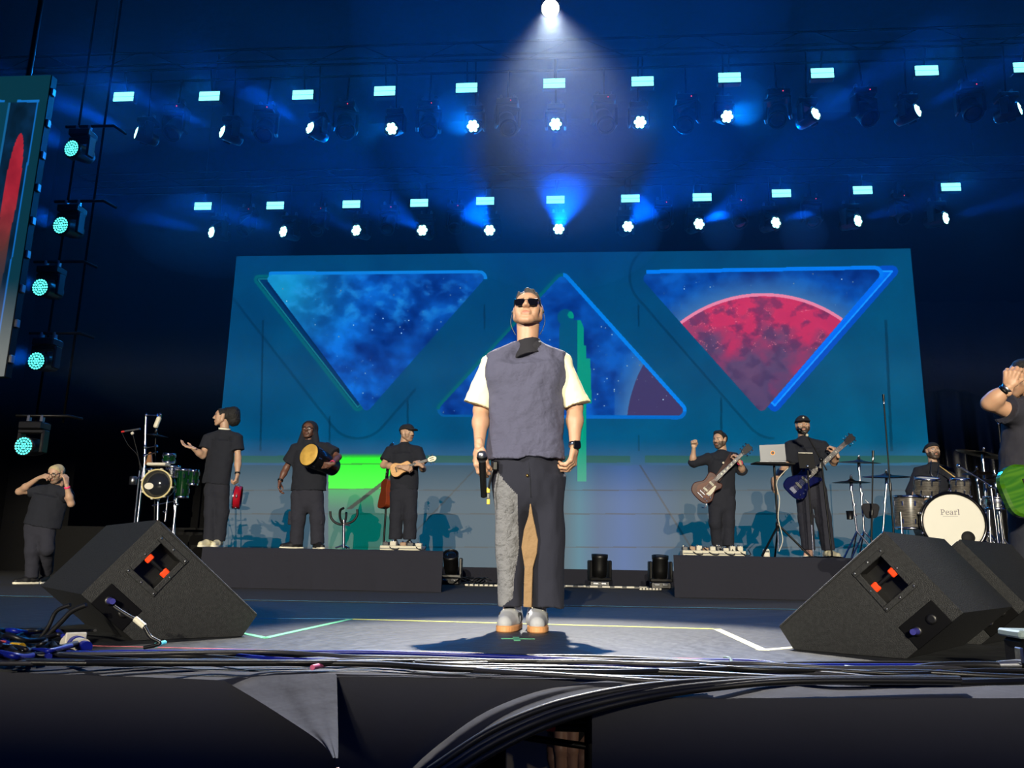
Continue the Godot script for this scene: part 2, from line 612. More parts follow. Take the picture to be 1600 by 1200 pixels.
func follow_spot(at: Vector3, energy: float, label: String) -> void:
	var o := thing("follow_spot", label, "spotlight", at, "follow spots on the sound tower")
	var aim := (Vector3(0.0, 1.2, -10.0) - at).normalized()
	var b := Basis.looking_at(aim)
	var st := begin()
	add_lathe(st, [[0.16, -0.9], [0.17, -0.1], [0.15, 0.0]], Transform3D(b * Basis(Vector3.RIGHT, -PI / 2), Vector3.ZERO), 20)
	obj("barrel", done(st), M.black_metal, o, -aim * 0.16)
	obj("lens", lathe([[0.06, 0.0], [0.06, 0.01]], 20, Transform3D(b * Basis(Vector3.RIGHT, -PI / 2), Vector3.ZERO)), M.back_lamp, o, -aim * 0.15)
	# the blade's lower edge ends the beam about 2.6 m up at the band and 2 m up on the screen
	var far := Vector3(at.x * 0.5, 1.98, -14.5) - at
	var edge := far * (1.2 / -far.z)
	obj("shutter_blade", box(Vector3(1.2, 0.7, 0.01)), M.matt_black, o, edge + Vector3(0, 0.35, 0))
	# and the lower blade keeps it off the front of the stage
	var near := Vector3(at.x * 0.5, 0.0, -2.85) - at
	edge = near * (1.2 / -near.z)
	obj("shutter_blade", box(Vector3(1.2, 0.7, 0.01)), M.matt_black, o, edge + Vector3(0, -0.35, 0))
	obj("stand", tube([Vector3(0, -0.1, 0.5), Vector3(0, -at.y - 1.4, 0.5)], 0.05), M.black_metal, o)
	var l := SpotLight3D.new()
	l.name = "follow_beam"
	l.light_color = Color(1.0, 0.955, 0.85)
	l.light_energy = energy
	l.light_size = 0.02
	l.spot_range = 70.0
	l.spot_attenuation = 2.0
	l.spot_angle = 19.0
	l.spot_angle_attenuation = 0.4
	l.shadow_enabled = true
	o.add_child(l)
	l.basis = b

func side_spot(at: Vector3, to: Vector3, energy: float) -> void:
	var o := thing("follow_spot", "white follow spot on a mast left of the audience, aimed at the singer", "spotlight", at)
	var aim := (to - at).normalized()
	var b := Basis.looking_at(aim) * Basis(Vector3.RIGHT, -PI / 2)
	obj("barrel", lathe([[0.14, -0.8], [0.15, -0.1], [0.13, 0.0]], 20, Transform3D(b, -aim * 0.16)), M.black_metal, o)
	obj("lens", lathe([[0.07, 0.0], [0.07, 0.01]], 20, Transform3D(b, -aim * 0.15)), M.back_lamp, o)
	obj("stand", tube([Vector3(0, -0.1, 0.5), Vector3(0, -at.y - 1.5, 0.5)], 0.05), M.black_metal, o)
	spot(o, Vector3.ZERO, aim, Color(1.0, 0.97, 0.92), energy, 4.6, 0.05)

func haze(at: Vector3, size: Vector3, density: float, label: String, shape := RenderingServer.FOG_VOLUME_SHAPE_BOX) -> void:
	var v := FogVolume.new()
	v.name = numbered("haze")
	v.shape = shape
	v.size = size
	var m := FogMaterial.new()
	m.density = density
	m.albedo = Color(0.75, 0.85, 1.0)
	v.material = m
	add_child(v)
	v.position = at
	tag(v, label, "haze", "", "stuff")

# ---------------------------------------------------------------- the shell of the stage
func slab(a: Vector3, b: Vector3) -> ArrayMesh:
	var st := begin()
	add_box(st, (b - a).abs(), Transform3D(Basis.IDENTITY, (a + b) / 2.0))
	return done(st, false)

func make_shell() -> void:
	# the deck: a front part of bare vinyl and, behind a seam, the carpeted back part
	var f := obj("floor", prism([Vector2(-9, 2.45), Vector2(9, 2.45), Vector2(9, 7.95), Vector2(-9, 6.0)], 0.05), M.stage_vinyl, null)
	f.rotation.x = -PI / 2
	f.position.y = -0.05
	tag(f, "dark scuffed vinyl floor of the front of the stage", "floor", "", "structure")
	f = obj("floor", prism([Vector2(-12, 5.67), Vector2(9, 7.95), Vector2(12, 8.3), Vector2(12, 16.4), Vector2(-12, 16.4)], 0.126), M.upstage_carpet, null)
	f.rotation.x = -PI / 2
	f.position.y = -0.12
	tag(f, "dark grey carpeted floor of the back of the stage", "floor", "", "structure")
	structure("floor", slab(Vector3(-30, -1.6, 30), Vector3(30, -1.5, -17)), mat("pit_ground", Color(0.3, 0.29, 0.27), 0.9), Vector3.ZERO, "grey concrete ground under and before the stage", "ground")
	structure("wall_back", slab(Vector3(-14, -1.5, -16.6), Vector3(14, 10.2, -16.4)), M.backdrop_cloth, Vector3.ZERO, "black cloth closing the back of the stage", "wall")
	structure("wall_left", slab(Vector3(-12.2, -1.5, -16.4), Vector3(-12, 10.2, -4)), M.backdrop_cloth, Vector3.ZERO, "black cloth closing the left of the stage", "wall")
	structure("wall_right", slab(Vector3(12, -1.5, -16.4), Vector3(12.2, 10.2, -4)), M.backdrop_cloth, Vector3.ZERO, "black cloth closing the right of the stage", "wall")
	structure("ceiling", slab(Vector3(-12.2, 10.0, -16.6), Vector3(12.2, 10.2, -4)), M.backdrop_cloth, Vector3.ZERO, "black cloth roof over the stage", "ceiling")
	# the pleated drape beside the screen, on the right, and the pale cloth above it
	var rows := []
	for i in 25:
		var row := []
		var y := lerpf(3.55, 0.0, i / 24.0)
		for j in 121:
			var x := lerpf(6.3, 11.6, j / 120.0)
			var fold := sin(j * 0.55 + 0.6 * sin(j * 0.13)) * 0.10 + sin(j * 1.31 + y * 0.8) * 0.03
			row.append(Vector3(x, y - 0.06 * absf(sin(j * 0.05)), -15.0 + fold * (0.5 + 0.5 * (i / 24.0))))
		rows.append(row)
	var d := obj("drape", sheet(rows, 0.01), M.shiny_drape)
	tag(d, "glossy black pleated drape hanging right of the big screen", "drape")
	rows = []
	for i in 13:
		var row := []
		for j in 61:
			var x := lerpf(6.15, 11.9, j / 60.0)
			var u := i / 12.0
			row.append(Vector3(x, lerpf(5.3, 3.45, u) - 0.5 * sin(PI * u) * 0.3 + 0.06 * sin(j * 0.35) * u + 0.02 * sin(j * 1.7), -15.2 + 0.6 * sin(u * 2.2) + 0.05 * sin(j * 0.8 + u * 3.0)))
		rows.append(row)
	var g := obj("border_cloth", sheet(rows, 0.01), bumped(mat("grey_border", Color(0.2, 0.2, 0.22), 0.95), M.crumple_normal, 1.6, 0.4))
	tag(g, "grey cloth border sagging above the pleated drape at right", "drape")

# ---------------------------------------------------------------- the big screen and its picture
func inside_tri(p: Vector2, a: Vector2, b: Vector2, c: Vector2, r: float) -> float:     # signed distance to a rounded triangle, negative inside
	var m := (a + b + c) / 3.0
	# shrink by r, then round
	var va := a + (m - a).normalized() * r * 2.0
	var vb := b + (m - b).normalized() * r * 2.0
	var vc := c + (m - c).normalized() * r * 2.0
	var best := 1e9
	var inside := true
	var v := [va, vb, vc]
	var s0 := (vb - va).cross(vc - va)
	for i in 3:
		var q: Vector2 = v[i]
		var e: Vector2 = v[(i + 1) % 3] - q
		var w := p - q
		var t := clampf(w.dot(e) / e.length_squared(), 0.0, 1.0)
		best = minf(best, (w - e * t).length())
		if e.cross(w) * s0 < 0.0: inside = false
	return (-best if inside else best) - r

func screen_picture(w: int, h: int, a: Vector3, b: Vector3) -> ImageTexture:
	# drawn in the measure of the frame: corner a is top left and b bottom right of the screen
	var n1 := FastNoiseLite.new()
	n1.seed = 11
	n1.frequency = 0.009
	n1.fractal_octaves = 5
	var n2 := FastNoiseLite.new()
	n2.seed = 12
	n2.frequency = 0.03
	n2.fractal_octaves = 4
	var data := PackedByteArray()
	data.resize(w * h * 3)
	var inv := TURN.inverse()
	var o0 := inv * (a - EYE)
	var dx := inv * Vector3(b.x - a.x, 0, 0)
	var dy := inv * Vector3(0, b.y - a.y, 0)
	var at := 0
	var T1a := Vector2(412, 431); var T1b := Vector2(762, 429); var T1c := Vector2(572, 648)
	var T2a := Vector2(878, 424); var T2b := Vector2(680, 645); var T2c := Vector2(1074, 647)
	var T3a := Vector2(998, 430); var T3b := Vector2(1381, 423); var T3c := Vector2(1190, 650)
	for j in h:
		for i in w:
			var c := o0 + dx * ((i + 0.5) / w) + dy * ((j + 0.5) / h)
			var p := Vector2(800.0 - LENS * c.x / c.z, 600.0 + LENS * c.y / c.z)
			var n := n1.get_noise_2d(p.x, p.y)
			var col: Vector3
			# the room's wall: dull teal
			col = Vector3(0, 62, 104) + Vector3(0, 10, 12) * n + Vector3(0, 14, 12) * clampf((p.y - 420.0) / 260.0, 0.0, 1.0) + Vector3(0, 8, 2) * clampf((p.x - 900.0) / 400.0, 0.0, 1.0)
			var d1 := inside_tri(p, T1a, T1b, T1c, 7.0) if p.x < 800.0 else 99.0
			var d2 := inside_tri(p, T2a, T2b, T2c, 8.0) if p.x > 660.0 and p.x < 1100.0 else 99.0
			var d3 := inside_tri(p, T3a, T3b, T3c, 8.0) if p.x > 960.0 else 99.0
			# embossed rims round the three windows
			if p.y < 700.0:
				if d1 > 0.0:
					var dl := inside_tri(p, T1a + Vector2(-22, 0), T1b + Vector2(-10, -2), T1c + Vector2(-14, 3), 8.0) if p.x < 800.0 else 99.0
					if dl < 0.0:
						col = Vector3(0, 95, 105) if dl > -5.0 else Vector3(0, 48, 92) if dl > -13.0 else Vector3(0, 30, 75)
						if absf(dl + 7.0) < 1.0: col = Vector3(20, 120, 125)
					elif dl < 60.0 and absf(dl - 42.0) < 2.0 and p.x < 650.0: col *= 0.82
					if d1 < 5.0 and p.y < 436.0 and p.x > 420.0: col = Vector3(10, 125, 215)
				if d2 > 0.0 and d2 < 9.0:
					if p.x > 880.0 and d2 < 6.0: col = Vector3(0, 125, 225) if p.y < 643.0 else Vector3(0, 100, 190)
					elif p.y > 640.0: col = Vector3(0, 85, 150) if d2 < 4.0 else col
					elif d2 < 5.0: col = Vector3(0, 95, 100)
				if d3 > 0.0:
					var dr := inside_tri(p, T3a + Vector2(20, -4), T3b + Vector2(30, -6), T3c + Vector2(20, 2), 9.0) if p.x > 980.0 else 99.0
					if dr < 0.0: col = Vector3(0, 105, 235) if dr < -8.0 else Vector3(0, 75, 190)
					if dr < 0.0 and absf(dr + 9.0) < 1.2: col = Vector3(20, 150, 255)
					if d3 < 6.0 and p.y < 434.0 and p.x > 1010.0: col = Vector3(0, 120, 235)
					if dr < 60.0 and absf(dr - 42.0) < 2.0 and p.x < 1210.0: col *= 0.8
			if d1 < 0.0 or d2 < 0.0 or d3 < 0.0:
				# the night sky outside: nebula, stars and a red planet
				var m := n2.get_noise_2d(p.x, p.y * 1.3)
				var lit := clampf((760.0 - p.x) / 420.0, 0.0, 1.0) if d1 < 0.0 else 0.22
				var cloud := clampf(0.55 + n * 1.0 + m * 0.4, 0.0, 1.0)
				col = Vector3(0, 34, 108).lerp(Vector3(14, 140, 255), cloud * (0.38 + 0.62 * lit))
				if d1 < 0.0:
					var corner := clampf(1.0 - (p - Vector2(440, 450)).length() / 130.0, 0.0, 1.0)
					col = col.lerp(Vector3(25, 165, 205), corner * 0.8)
					col = col.lerp(Vector3(40, 150, 220), clampf(m * 1.6, 0.0, 1.0) * clampf(1.0 - absf(p.y - 470.0) / 60.0, 0.0, 1.0) * 0.7)
				var q := p - Vector2(1193, 672)
				var r := q.length()
				if r < 214.0 and p.x > 960.0:
					var dark := clampf((p.y - 500.0) / 80.0 + n * 1.5, 0.0, 1.0)
					col = Vector3(200, 48, 88).lerp(Vector3(88, 66, 100), dark)
					col = col.lerp(Vector3(60, 44, 80), clampf(m * 1.2 + n * 0.8, 0.0, 0.5)) + Vector3(26, 8, 4) * n
					if absf(m + 0.02) < 0.006 and n > -0.05 and p.y < 550.0 and p.y > 480.0: col = Vector3(235, 130, 140)
					if r > 209.0: col = Vector3(230, 130, 160)
					if p.x < 1080.0 and d2 < 0.0: col = Vector3(62, 52, 92)
				elif r < 250.0 and p.x > 960.0:
					col = col.lerp(Vector3(60, 110, 165), 1.0 - (r - 214.0) / 36.0)
			# the floor of the room and its lights
			if p.y > 712.0 and p.y < 723.0 and not (p.x > 985.0 and p.x < 1008.0): col = Vector3(0, 78, 74)
			if p.y > 727.0:
				col = Vector3(2, 62, 84) + Vector3(16, 14, 52) * clampf(1.0 - absf(p.x - 975.0) / 95.0, 0.0, 1.0) + Vector3(0, 16, 12) * clampf(1.0 - absf(p.x - 905.0) / 30.0, 0.0, 1.0) * 2.0
				if absf(p.y - 766.0) < 0.8 or absf(p.y - 803.0) < 0.8 or absf(p.y - 855.0) < 0.8: col *= 0.6
				var lx := 700.0 - (p.y - 727.0) * 0.95
				if absf(p.x - (1000.0 + (p.y - 727.0) * 0.62)) < 1.5 or absf(p.x - (748.0 - (p.y - 727.0) * 0.95)) < 1.3: col *= 0.6
			if p.x > 513.0 and p.x < 611.0 and p.y > 708.0:
				var gl := clampf(1.0 - (p.y - 764.0) / 50.0, 0.0, 1.0)
				col = col.lerp(Vector3(0, 235, 12) if p.y < 764.0 else Vector3(0, 150, 75), maxf(gl, 0.35) * clampf((p.y - 708.0) / 8.0, 0.0, 1.0))
				if absf(p.y - 725.0) < 1.0 or absf(p.y - 764.0) < 0.8: col *= 0.7
				var bx := 620.0 - (p.y - 738.0) * 1.30
				if absf(p.x - bx) < 4.5 and p.y > 738.0 and p.y < 795.0: col *= 0.3
			# dark joints in the wall
			if p.y < 705.0 and d1 > 26.0 and d2 > 12.0 and d3 > 30.0:
				if (absf(p.x - 411.0 + (p.y - 500.0) * 0.02) < 1.5 and p.y > 500.0) or (absf(p.x - 515.0) < 1.4 and p.y > 650.0) or (absf(p.x - 637.0) < 1.4 and p.y > 625.0) or (absf(p.x - 757.0) < 1.4 and p.y > 475.0 and p.y < 515.0) or (absf(p.x - 1127.0) < 1.8 and p.y > 620.0) or (absf(p.x - 998.0) < 1.4 and (p.y > 680.0 or (p.y > 472.0 and p.y < 510.0))) or (absf(p.x - 1384.0 - (p.y - 500.0) * 0.045) < 2.2 and p.y > 500.0): col *= 0.72
			# the figure in a pale green suit inside the middle window
			var body := absf(p.x - 893.0) < 19.0 - clampf((512.0 - p.y) * 0.4, 0.0, 12.0) and p.y > 500.0 and p.y < 640.0
			body = body or (absf(p.x - 908.0) < 8.0 and p.y >= 540.0 and p.y < 752.0) or ((p - Vector2(884, 496)).length() < 13.0) or (absf(p.x - 917.0 - (p.y - 580.0) * 0.03) < 6.0 and p.y > 560.0 and p.y < 630.0)
			if body: col = Vector3(0, 145, 115) if p.x > 902.0 or ((p - Vector2(893, 492)).length() < 6.0) else Vector3(0, 78, 112)
			data[at] = int(clampf(col.x, 0, 255))
			data[at + 1] = int(clampf(col.y, 0, 255))
			data[at + 2] = int(clampf(col.z, 0, 255))
			at += 3
	var im := Image.create_from_data(w, h, false, Image.FORMAT_RGB8, data)
	var r2 := RandomNumberGenerator.new()
	r2.seed = 5
	for s in 420:
		var p := Vector2(r2.randf_range(410, 1390), r2.randf_range(425, 648))
		if inside_tri(p, T1a, T1b, T1c, 7.0) < -2.0 or inside_tri(p, T2a, T2b, T2c, 8.0) < -3.0 or (inside_tri(p, T3a, T3b, T3c, 8.0) < -3.0 and (p - Vector2(1193, 672)).length() > 225.0):
			if p.x > 872.0 and p.x < 925.0: continue
			var wp := P(p.x, p.y, a.z)
			var u := int((wp.x - a.x) / (b.x - a.x) * w)
			var v := int((wp.y - a.y) / (b.y - a.y) * h)
			var g := r2.randf_range(0.5, 1.0)
			im.fill_rect(Rect2i(clampi(u, 0, w - 2), clampi(v, 0, h - 2), 2 if s % 3 == 0 else 1, 2 if s % 3 == 0 else 1), Color(0.75 * g, 0.9 * g, g))
	return tex(im)

func screen_face(w: float, h: float) -> ArrayMesh:
	var st := begin()
	st.set_smooth_group(-1)
	var v := [Vector3(0, 0, 0), Vector3(w, 0, 0), Vector3(w, -h, 0), Vector3(0, -h, 0)]
	var uv := [Vector2(0, 0), Vector2(1, 0), Vector2(1, 1), Vector2(0, 1)]
	for i in [0, 1, 2, 0, 2, 3]:
		st.set_uv(uv[i])
		st.add_vertex(v[i])
	st.generate_normals()
	return st.commit()

func screen_material(called: String, t: Texture2D, energy: float) -> StandardMaterial3D:
	var m := mat(called, Color(0.36, 0.36, 0.37), 0.75)
	m.emission_enabled = true
	m.emission = Color(0, 0, 0)
	m.emission_texture = t
	m.emission_energy_multiplier = energy
	return m

func make_big_screen() -> void:
	var a := Vector3(-6.607, 6.095, -14.5)
	var b := Vector3(6.1, 0.248, -14.5)
	var o := thing("led_screen", "huge LED screen behind the band showing triangular windows, stars and a red planet", "screen", Vector3((a.x + b.x) / 2, b.y, a.z))
	var t := screen_picture(1180, 543, a, b)
	obj("picture_screen", screen_face(b.x - a.x, a.y - b.y), screen_material("big_screen_picture", t, 1.15), o, Vector3(a.x, a.y, a.z) - o.position)
	obj("cabinet", slab(Vector3(a.x, b.y, a.z - 0.12), Vector3(b.x, a.y, a.z - 0.005)), M.matt_black, o, -o.position)
	for i in 7:
		obj("support", box(Vector3(0.08, 0.26, 0.1)), M.black_metal, o, Vector3(lerpf(a.x + 0.1, b.x - 0.1, i / 6.0), 0.13, a.z - 0.06) - o.position)
	var s := obj("skirt", slab(Vector3(-6.6, 0.006, -14.46), Vector3(6.1, 0.26, -14.49)), M.riser_cloth)
	tag(s, "dark cloth strip hiding the feet of the big screen", "skirt")

func make_side_screen() -> void:
	var z := -8.0
	var tr := P(80, 117, z)
	var br := P(0, 588, z)
	var a := Vector3(tr.x - 2.4, tr.y, z)
	var b := Vector3(tr.x, br.y, z)
	var w := 256
	var h := 512
	var n := FastNoiseLite.new()
	n.seed = 4
	n.frequency = 0.02
	var data := PackedByteArray()
	data.resize(w * h * 3)
	var at := 0
	var inv := TURN.inverse()
	for j in h:
		for i in w:
			var c := inv * (Vector3(lerpf(a.x, b.x, (i + 0.5) / w), lerpf(a.y, b.y, (j + 0.5) / h), z) - EYE)
			var p := Vector2(800.0 - LENS * c.x / c.z, 600.0 + LENS * c.y / c.z)
			var e := p.x - (80.0 - (p.y - 117.0) * 0.168)       # how far from the screen's right edge
			var m := n.get_noise_2d(i * 2, j)
			var col := Vector3(10, 62, 74)
			if p.y > 160.0:
				if e < -14.0: col = Vector3(8, 40, 62) + Vector3(5, 20, 40) * m
				if e > -15.0 and e < -12.5: col = Vector3(20, 120, 215)
				if absf(e + 58.0) < 1.5: col = Vector3(25, 110, 170)
				if e < -60.0: col = Vector3(10, 70, 90)
				var q := Vector2((e + 32.0) / 12.0, (p.y - 300.0) / 92.0)
				if q.length() < 1.0 and e < -16.0: col = Vector3(190, 40, 52).lerp(Vector3(120, 62, 50), clampf((p.y - 300.0) / 90.0, 0.0, 1.0)) + Vector3(30, 10, 10) * m
				elif absf(q.x) < 0.8 and p.y > 340.0 and p.y < 560.0 and e < -16.0: col = Vector3(104, 58, 48).lerp(Vector3(20, 60, 80), clampf((p.y - 380.0) / 120.0, 0.0, 1.0))
			elif p.y > 156.0 and e < -12.0 and (e > -46.0 or e < -66.0): col = Vector3(25, 130, 225)
			data[at] = int(clampf(col.x, 0, 255))
			data[at + 1] = int(clampf(col.y, 0, 255))
			data[at + 2] = int(clampf(col.z, 0, 255))
			at += 3
	var o := thing("led_screen", "tall LED side screen cut by the left edge, showing a stretched red planet", "screen", Vector3((a.x + b.x) / 2, b.y, z))
	obj("picture_screen", screen_face(b.x - a.x, a.y - b.y), screen_material("side_screen_picture", tex(Image.create_from_data(w, h, false, Image.FORMAT_RGB8, data)), 0.7), o, a - o.position)
	obj("cabinet", slab(Vector3(a.x, b.y, z - 0.1), Vector3(b.x + 0.01, a.y, z - 0.005)), M.black_metal, o, -o.position)
	for i in 9:
		obj("side_latch", box(Vector3(0.03, 0.09, 0.06), 0.006), M.brushed_steel, o, Vector3(b.x + 0.02, lerpf(a.y - 0.2, b.y + 0.2, i / 8.0), z - 0.05) - o.position)
	obj("hanging_post", tube([Vector3(b.x - 0.4, b.y, z - 0.16), Vector3(b.x - 0.4, 9.99, z - 0.16)], 0.03), M.black_metal, o, -o.position)

# ---------------------------------------------------------------- the two band risers
func riser(called: String, label: String, x0: float, x1: float, z0: float, z1: float, h: float, b0: float, b1: float) -> void:
	# x0 to x1 along the front, b0 to b1 along the back
	var o := thing(called, label, "riser", Vector3((x0 + x1) / 2, 0.006, z0))
	obj("deck", prism([Vector2(x0 + 0.03, -z0 + 0.03), Vector2(x1 - 0.03, -z0 + 0.03), Vector2(b1 - 0.03, -z1), Vector2(b0 + 0.03, -z1)], h - 0.03), M.matt_black, o, Vector3(0, 0.012, 0) - o.position, Vector3(-PI / 2, 0, 0))
	# the cloth over it: top, front with loose folds, and both ends
	var rows := []
	var nx := 90
	for r in 9:
		var row := []
		for i in nx + 1:
			var x := lerpf(x0, x1, float(i) / nx)
			if r == 0: row.append(Vector3(lerpf(b0, b1, float(i) / nx), h, z1))
			elif r == 1: row.append(Vector3(x, h + 0.002 * sin(i * 0.7), z0 - 0.03))
			elif r == 2: row.append(Vector3(x, h - 0.012, z0))
			else:
				var u := (r - 2) / 6.0
				row.append(Vector3(x, lerpf(h, 0.008, u), z0 + u * 0.02 + u * (0.018 * sin(i * 0.31 + 1.7 * sin(i * 0.07)) + 0.006 * sin(i * 1.1)) + (0.03 * u * u if i % 23 > 19 else 0.0)))
		rows.append(row)
	obj("cloth", sheet(rows), M.riser_cloth, o, -o.position)
	for s in 2:
		rows = []
		for r in 5:
			var row := []
			for i in 21:
				var v := i / 20.0 if s else 1.0 - i / 20.0
				var x := lerpf(x1, b1, v) if s else lerpf(x0, b0, v)
				row.append(Vector3(x + (0.02 * sin(i * 0.9) * r / 4.0) * (1 if s else -1), lerpf(h, 0.008, r / 4.0), lerpf(z0, z1, v)))
			rows.append(row)
		obj("end_cloth", sheet(rows), M.riser_cloth, o, -o.position)

const RH := 0.462          # height of the risers
const RZ := -9.35          # their front

func make_risers() -> void:
	riser("band_riser", "low black cloth-covered riser under the percussion and the small guitar", P(314, 880, RZ).x, P(691, 900, RZ).x, RZ, -12.4, RH, P(314, 880, RZ).x, -2.3)
	riser("band_riser", "low black cloth-covered riser under the electric guitars and drum kit", P(1053, 900, RZ).x, 7.4, RZ, -12.6, RH, 1.6, 7.4)

# ---------------------------------------------------------------- lamps
const ORD := ["first", "second", "third", "fourth", "fifth", "sixth", "seventh", "eighth", "ninth", "tenth", "eleventh"]

func spot(parent: Node3D, at: Vector3, aim: Vector3, c: Color, energy: float, angle: float, size := 0.05) -> void:
	var l := SpotLight3D.new()
	l.name = "beam"
	l.light_color = c
	l.light_energy = energy
	l.light_size = size
	l.spot_range = 60.0
	l.spot_attenuation = 2.0
	l.spot_angle = angle
	l.spot_angle_attenuation = 0.5
	l.shadow_enabled = true
	parent.add_child(l, true)
	l.position = at
	l.basis = Basis.looking_at(aim, Vector3.UP if absf(aim.normalized().y) < 0.95 else Vector3.RIGHT)

func moving_head(called: String, label: String, group: String, hang: Vector3, aim: Vector3, s: float, lens: Material, cells: int, upright := false) -> Node3D:
	# base and yoke hang from (or stand on) hang; the head turns towards aim
	var o := thing(called, label, "stage light", hang, group)
	var up := 1.0 if upright else -1.0
	obj("base", box(Vector3(0.30, 0.10, 0.24) * s, 0.015 * s), M.black_plastic, o, Vector3(0, up * 0.05 * s, 0))
	var y := atan2(aim.x, aim.z)
	var yaw := Basis(Vector3.UP, y)
	var st := begin()
	for e in [-1, 1]:
		add_box(st, Vector3(0.045, 0.30, 0.13) * s, Transform3D(yaw, yaw * Vector3(e * 0.155 * s, up * 0.25 * s, 0)), 0.012 * s)
	add_box(st, Vector3(0.34, 0.05, 0.15) * s, Transform3D(yaw, Vector3(0, up * 0.125 * s, 0)), 0.01 * s)
	obj("yoke", done(st, false), M.black_plastic, o)
	var c := Vector3(0, up * 0.32 * s, 0)
	var b := Basis.looking_at(aim) * Basis(Vector3.RIGHT, -PI / 2)      # y runs along the beam
	st = begin()
	add_lathe(st, [[0.05 * s, -0.2 * s], [0.10 * s, -0.17 * s], [0.115 * s, -0.05 * s], [0.118 * s, 0.1 * s], [0.125 * s, 0.12 * s], [0.125 * s, 0.17 * s], [0.112 * s, 0.172 * s], [0.112 * s, 0.15 * s]], Transform3D(b, c), 20)
	obj("head", done(st), M.black_plastic, o)
	if not upright:
		for e in [-1, 1]:
			obj("clamp", box(Vector3(0.04, 0.10, 0.07) * s, 0.012 * s), M.brushed_steel, o, Vector3(e * 0.09 * s, 0.05 * s, 0))
	if lens:
		st = begin()
		if cells == 7:
			for k in 7:
				var q := Vector3.ZERO if k == 0 else Vector3(cos(k * TAU / 6), 0, sin(k * TAU / 6)) * 0.066 * s
				add_lathe(st, [[0.034 * s, 0.0], [0.034 * s, 0.012 * s], [0.022 * s, 0.022 * s]], Transform3D(b, c + b * (q + Vector3(0, 0.156 * s, 0))), 12)
		else:
			for ring in 4:
				for k in [1, 6, 12, 18][ring]:
					var a: float = k * TAU / [1, 6, 12, 18][ring]
					var q := Vector3(cos(a), 0, sin(a)) * ring * 0.0335 * s
					add_lathe(st, [[0.0125 * s, 0.0], [0.0125 * s, 0.008 * s], [0.007 * s, 0.012 * s]], Transform3D(b, c + b * (q + Vector3(0, 0.165 * s, 0))), 8)
		obj("lamp_lens", done(st), lens, o)
	else:
		obj("front_lens", lathe([[0.108 * s, 0.14 * s], [0.108 * s, 0.15 * s], [0.07 * s, 0.165 * s], [0.001, 0.17 * s]], 16, Transform3D(b, c)), mat("dark_glass", Color(0.05, 0.06, 0.07), 0.05), o)
		obj("status_light", box(Vector3(0.012, 0.012, 0.006) * s), M.tiny_red, o, Vector3(0.05 * s, up * 0.05 * s, 0.121 * s))
	return o

const UZ := -10.4
const LZ := -13.7

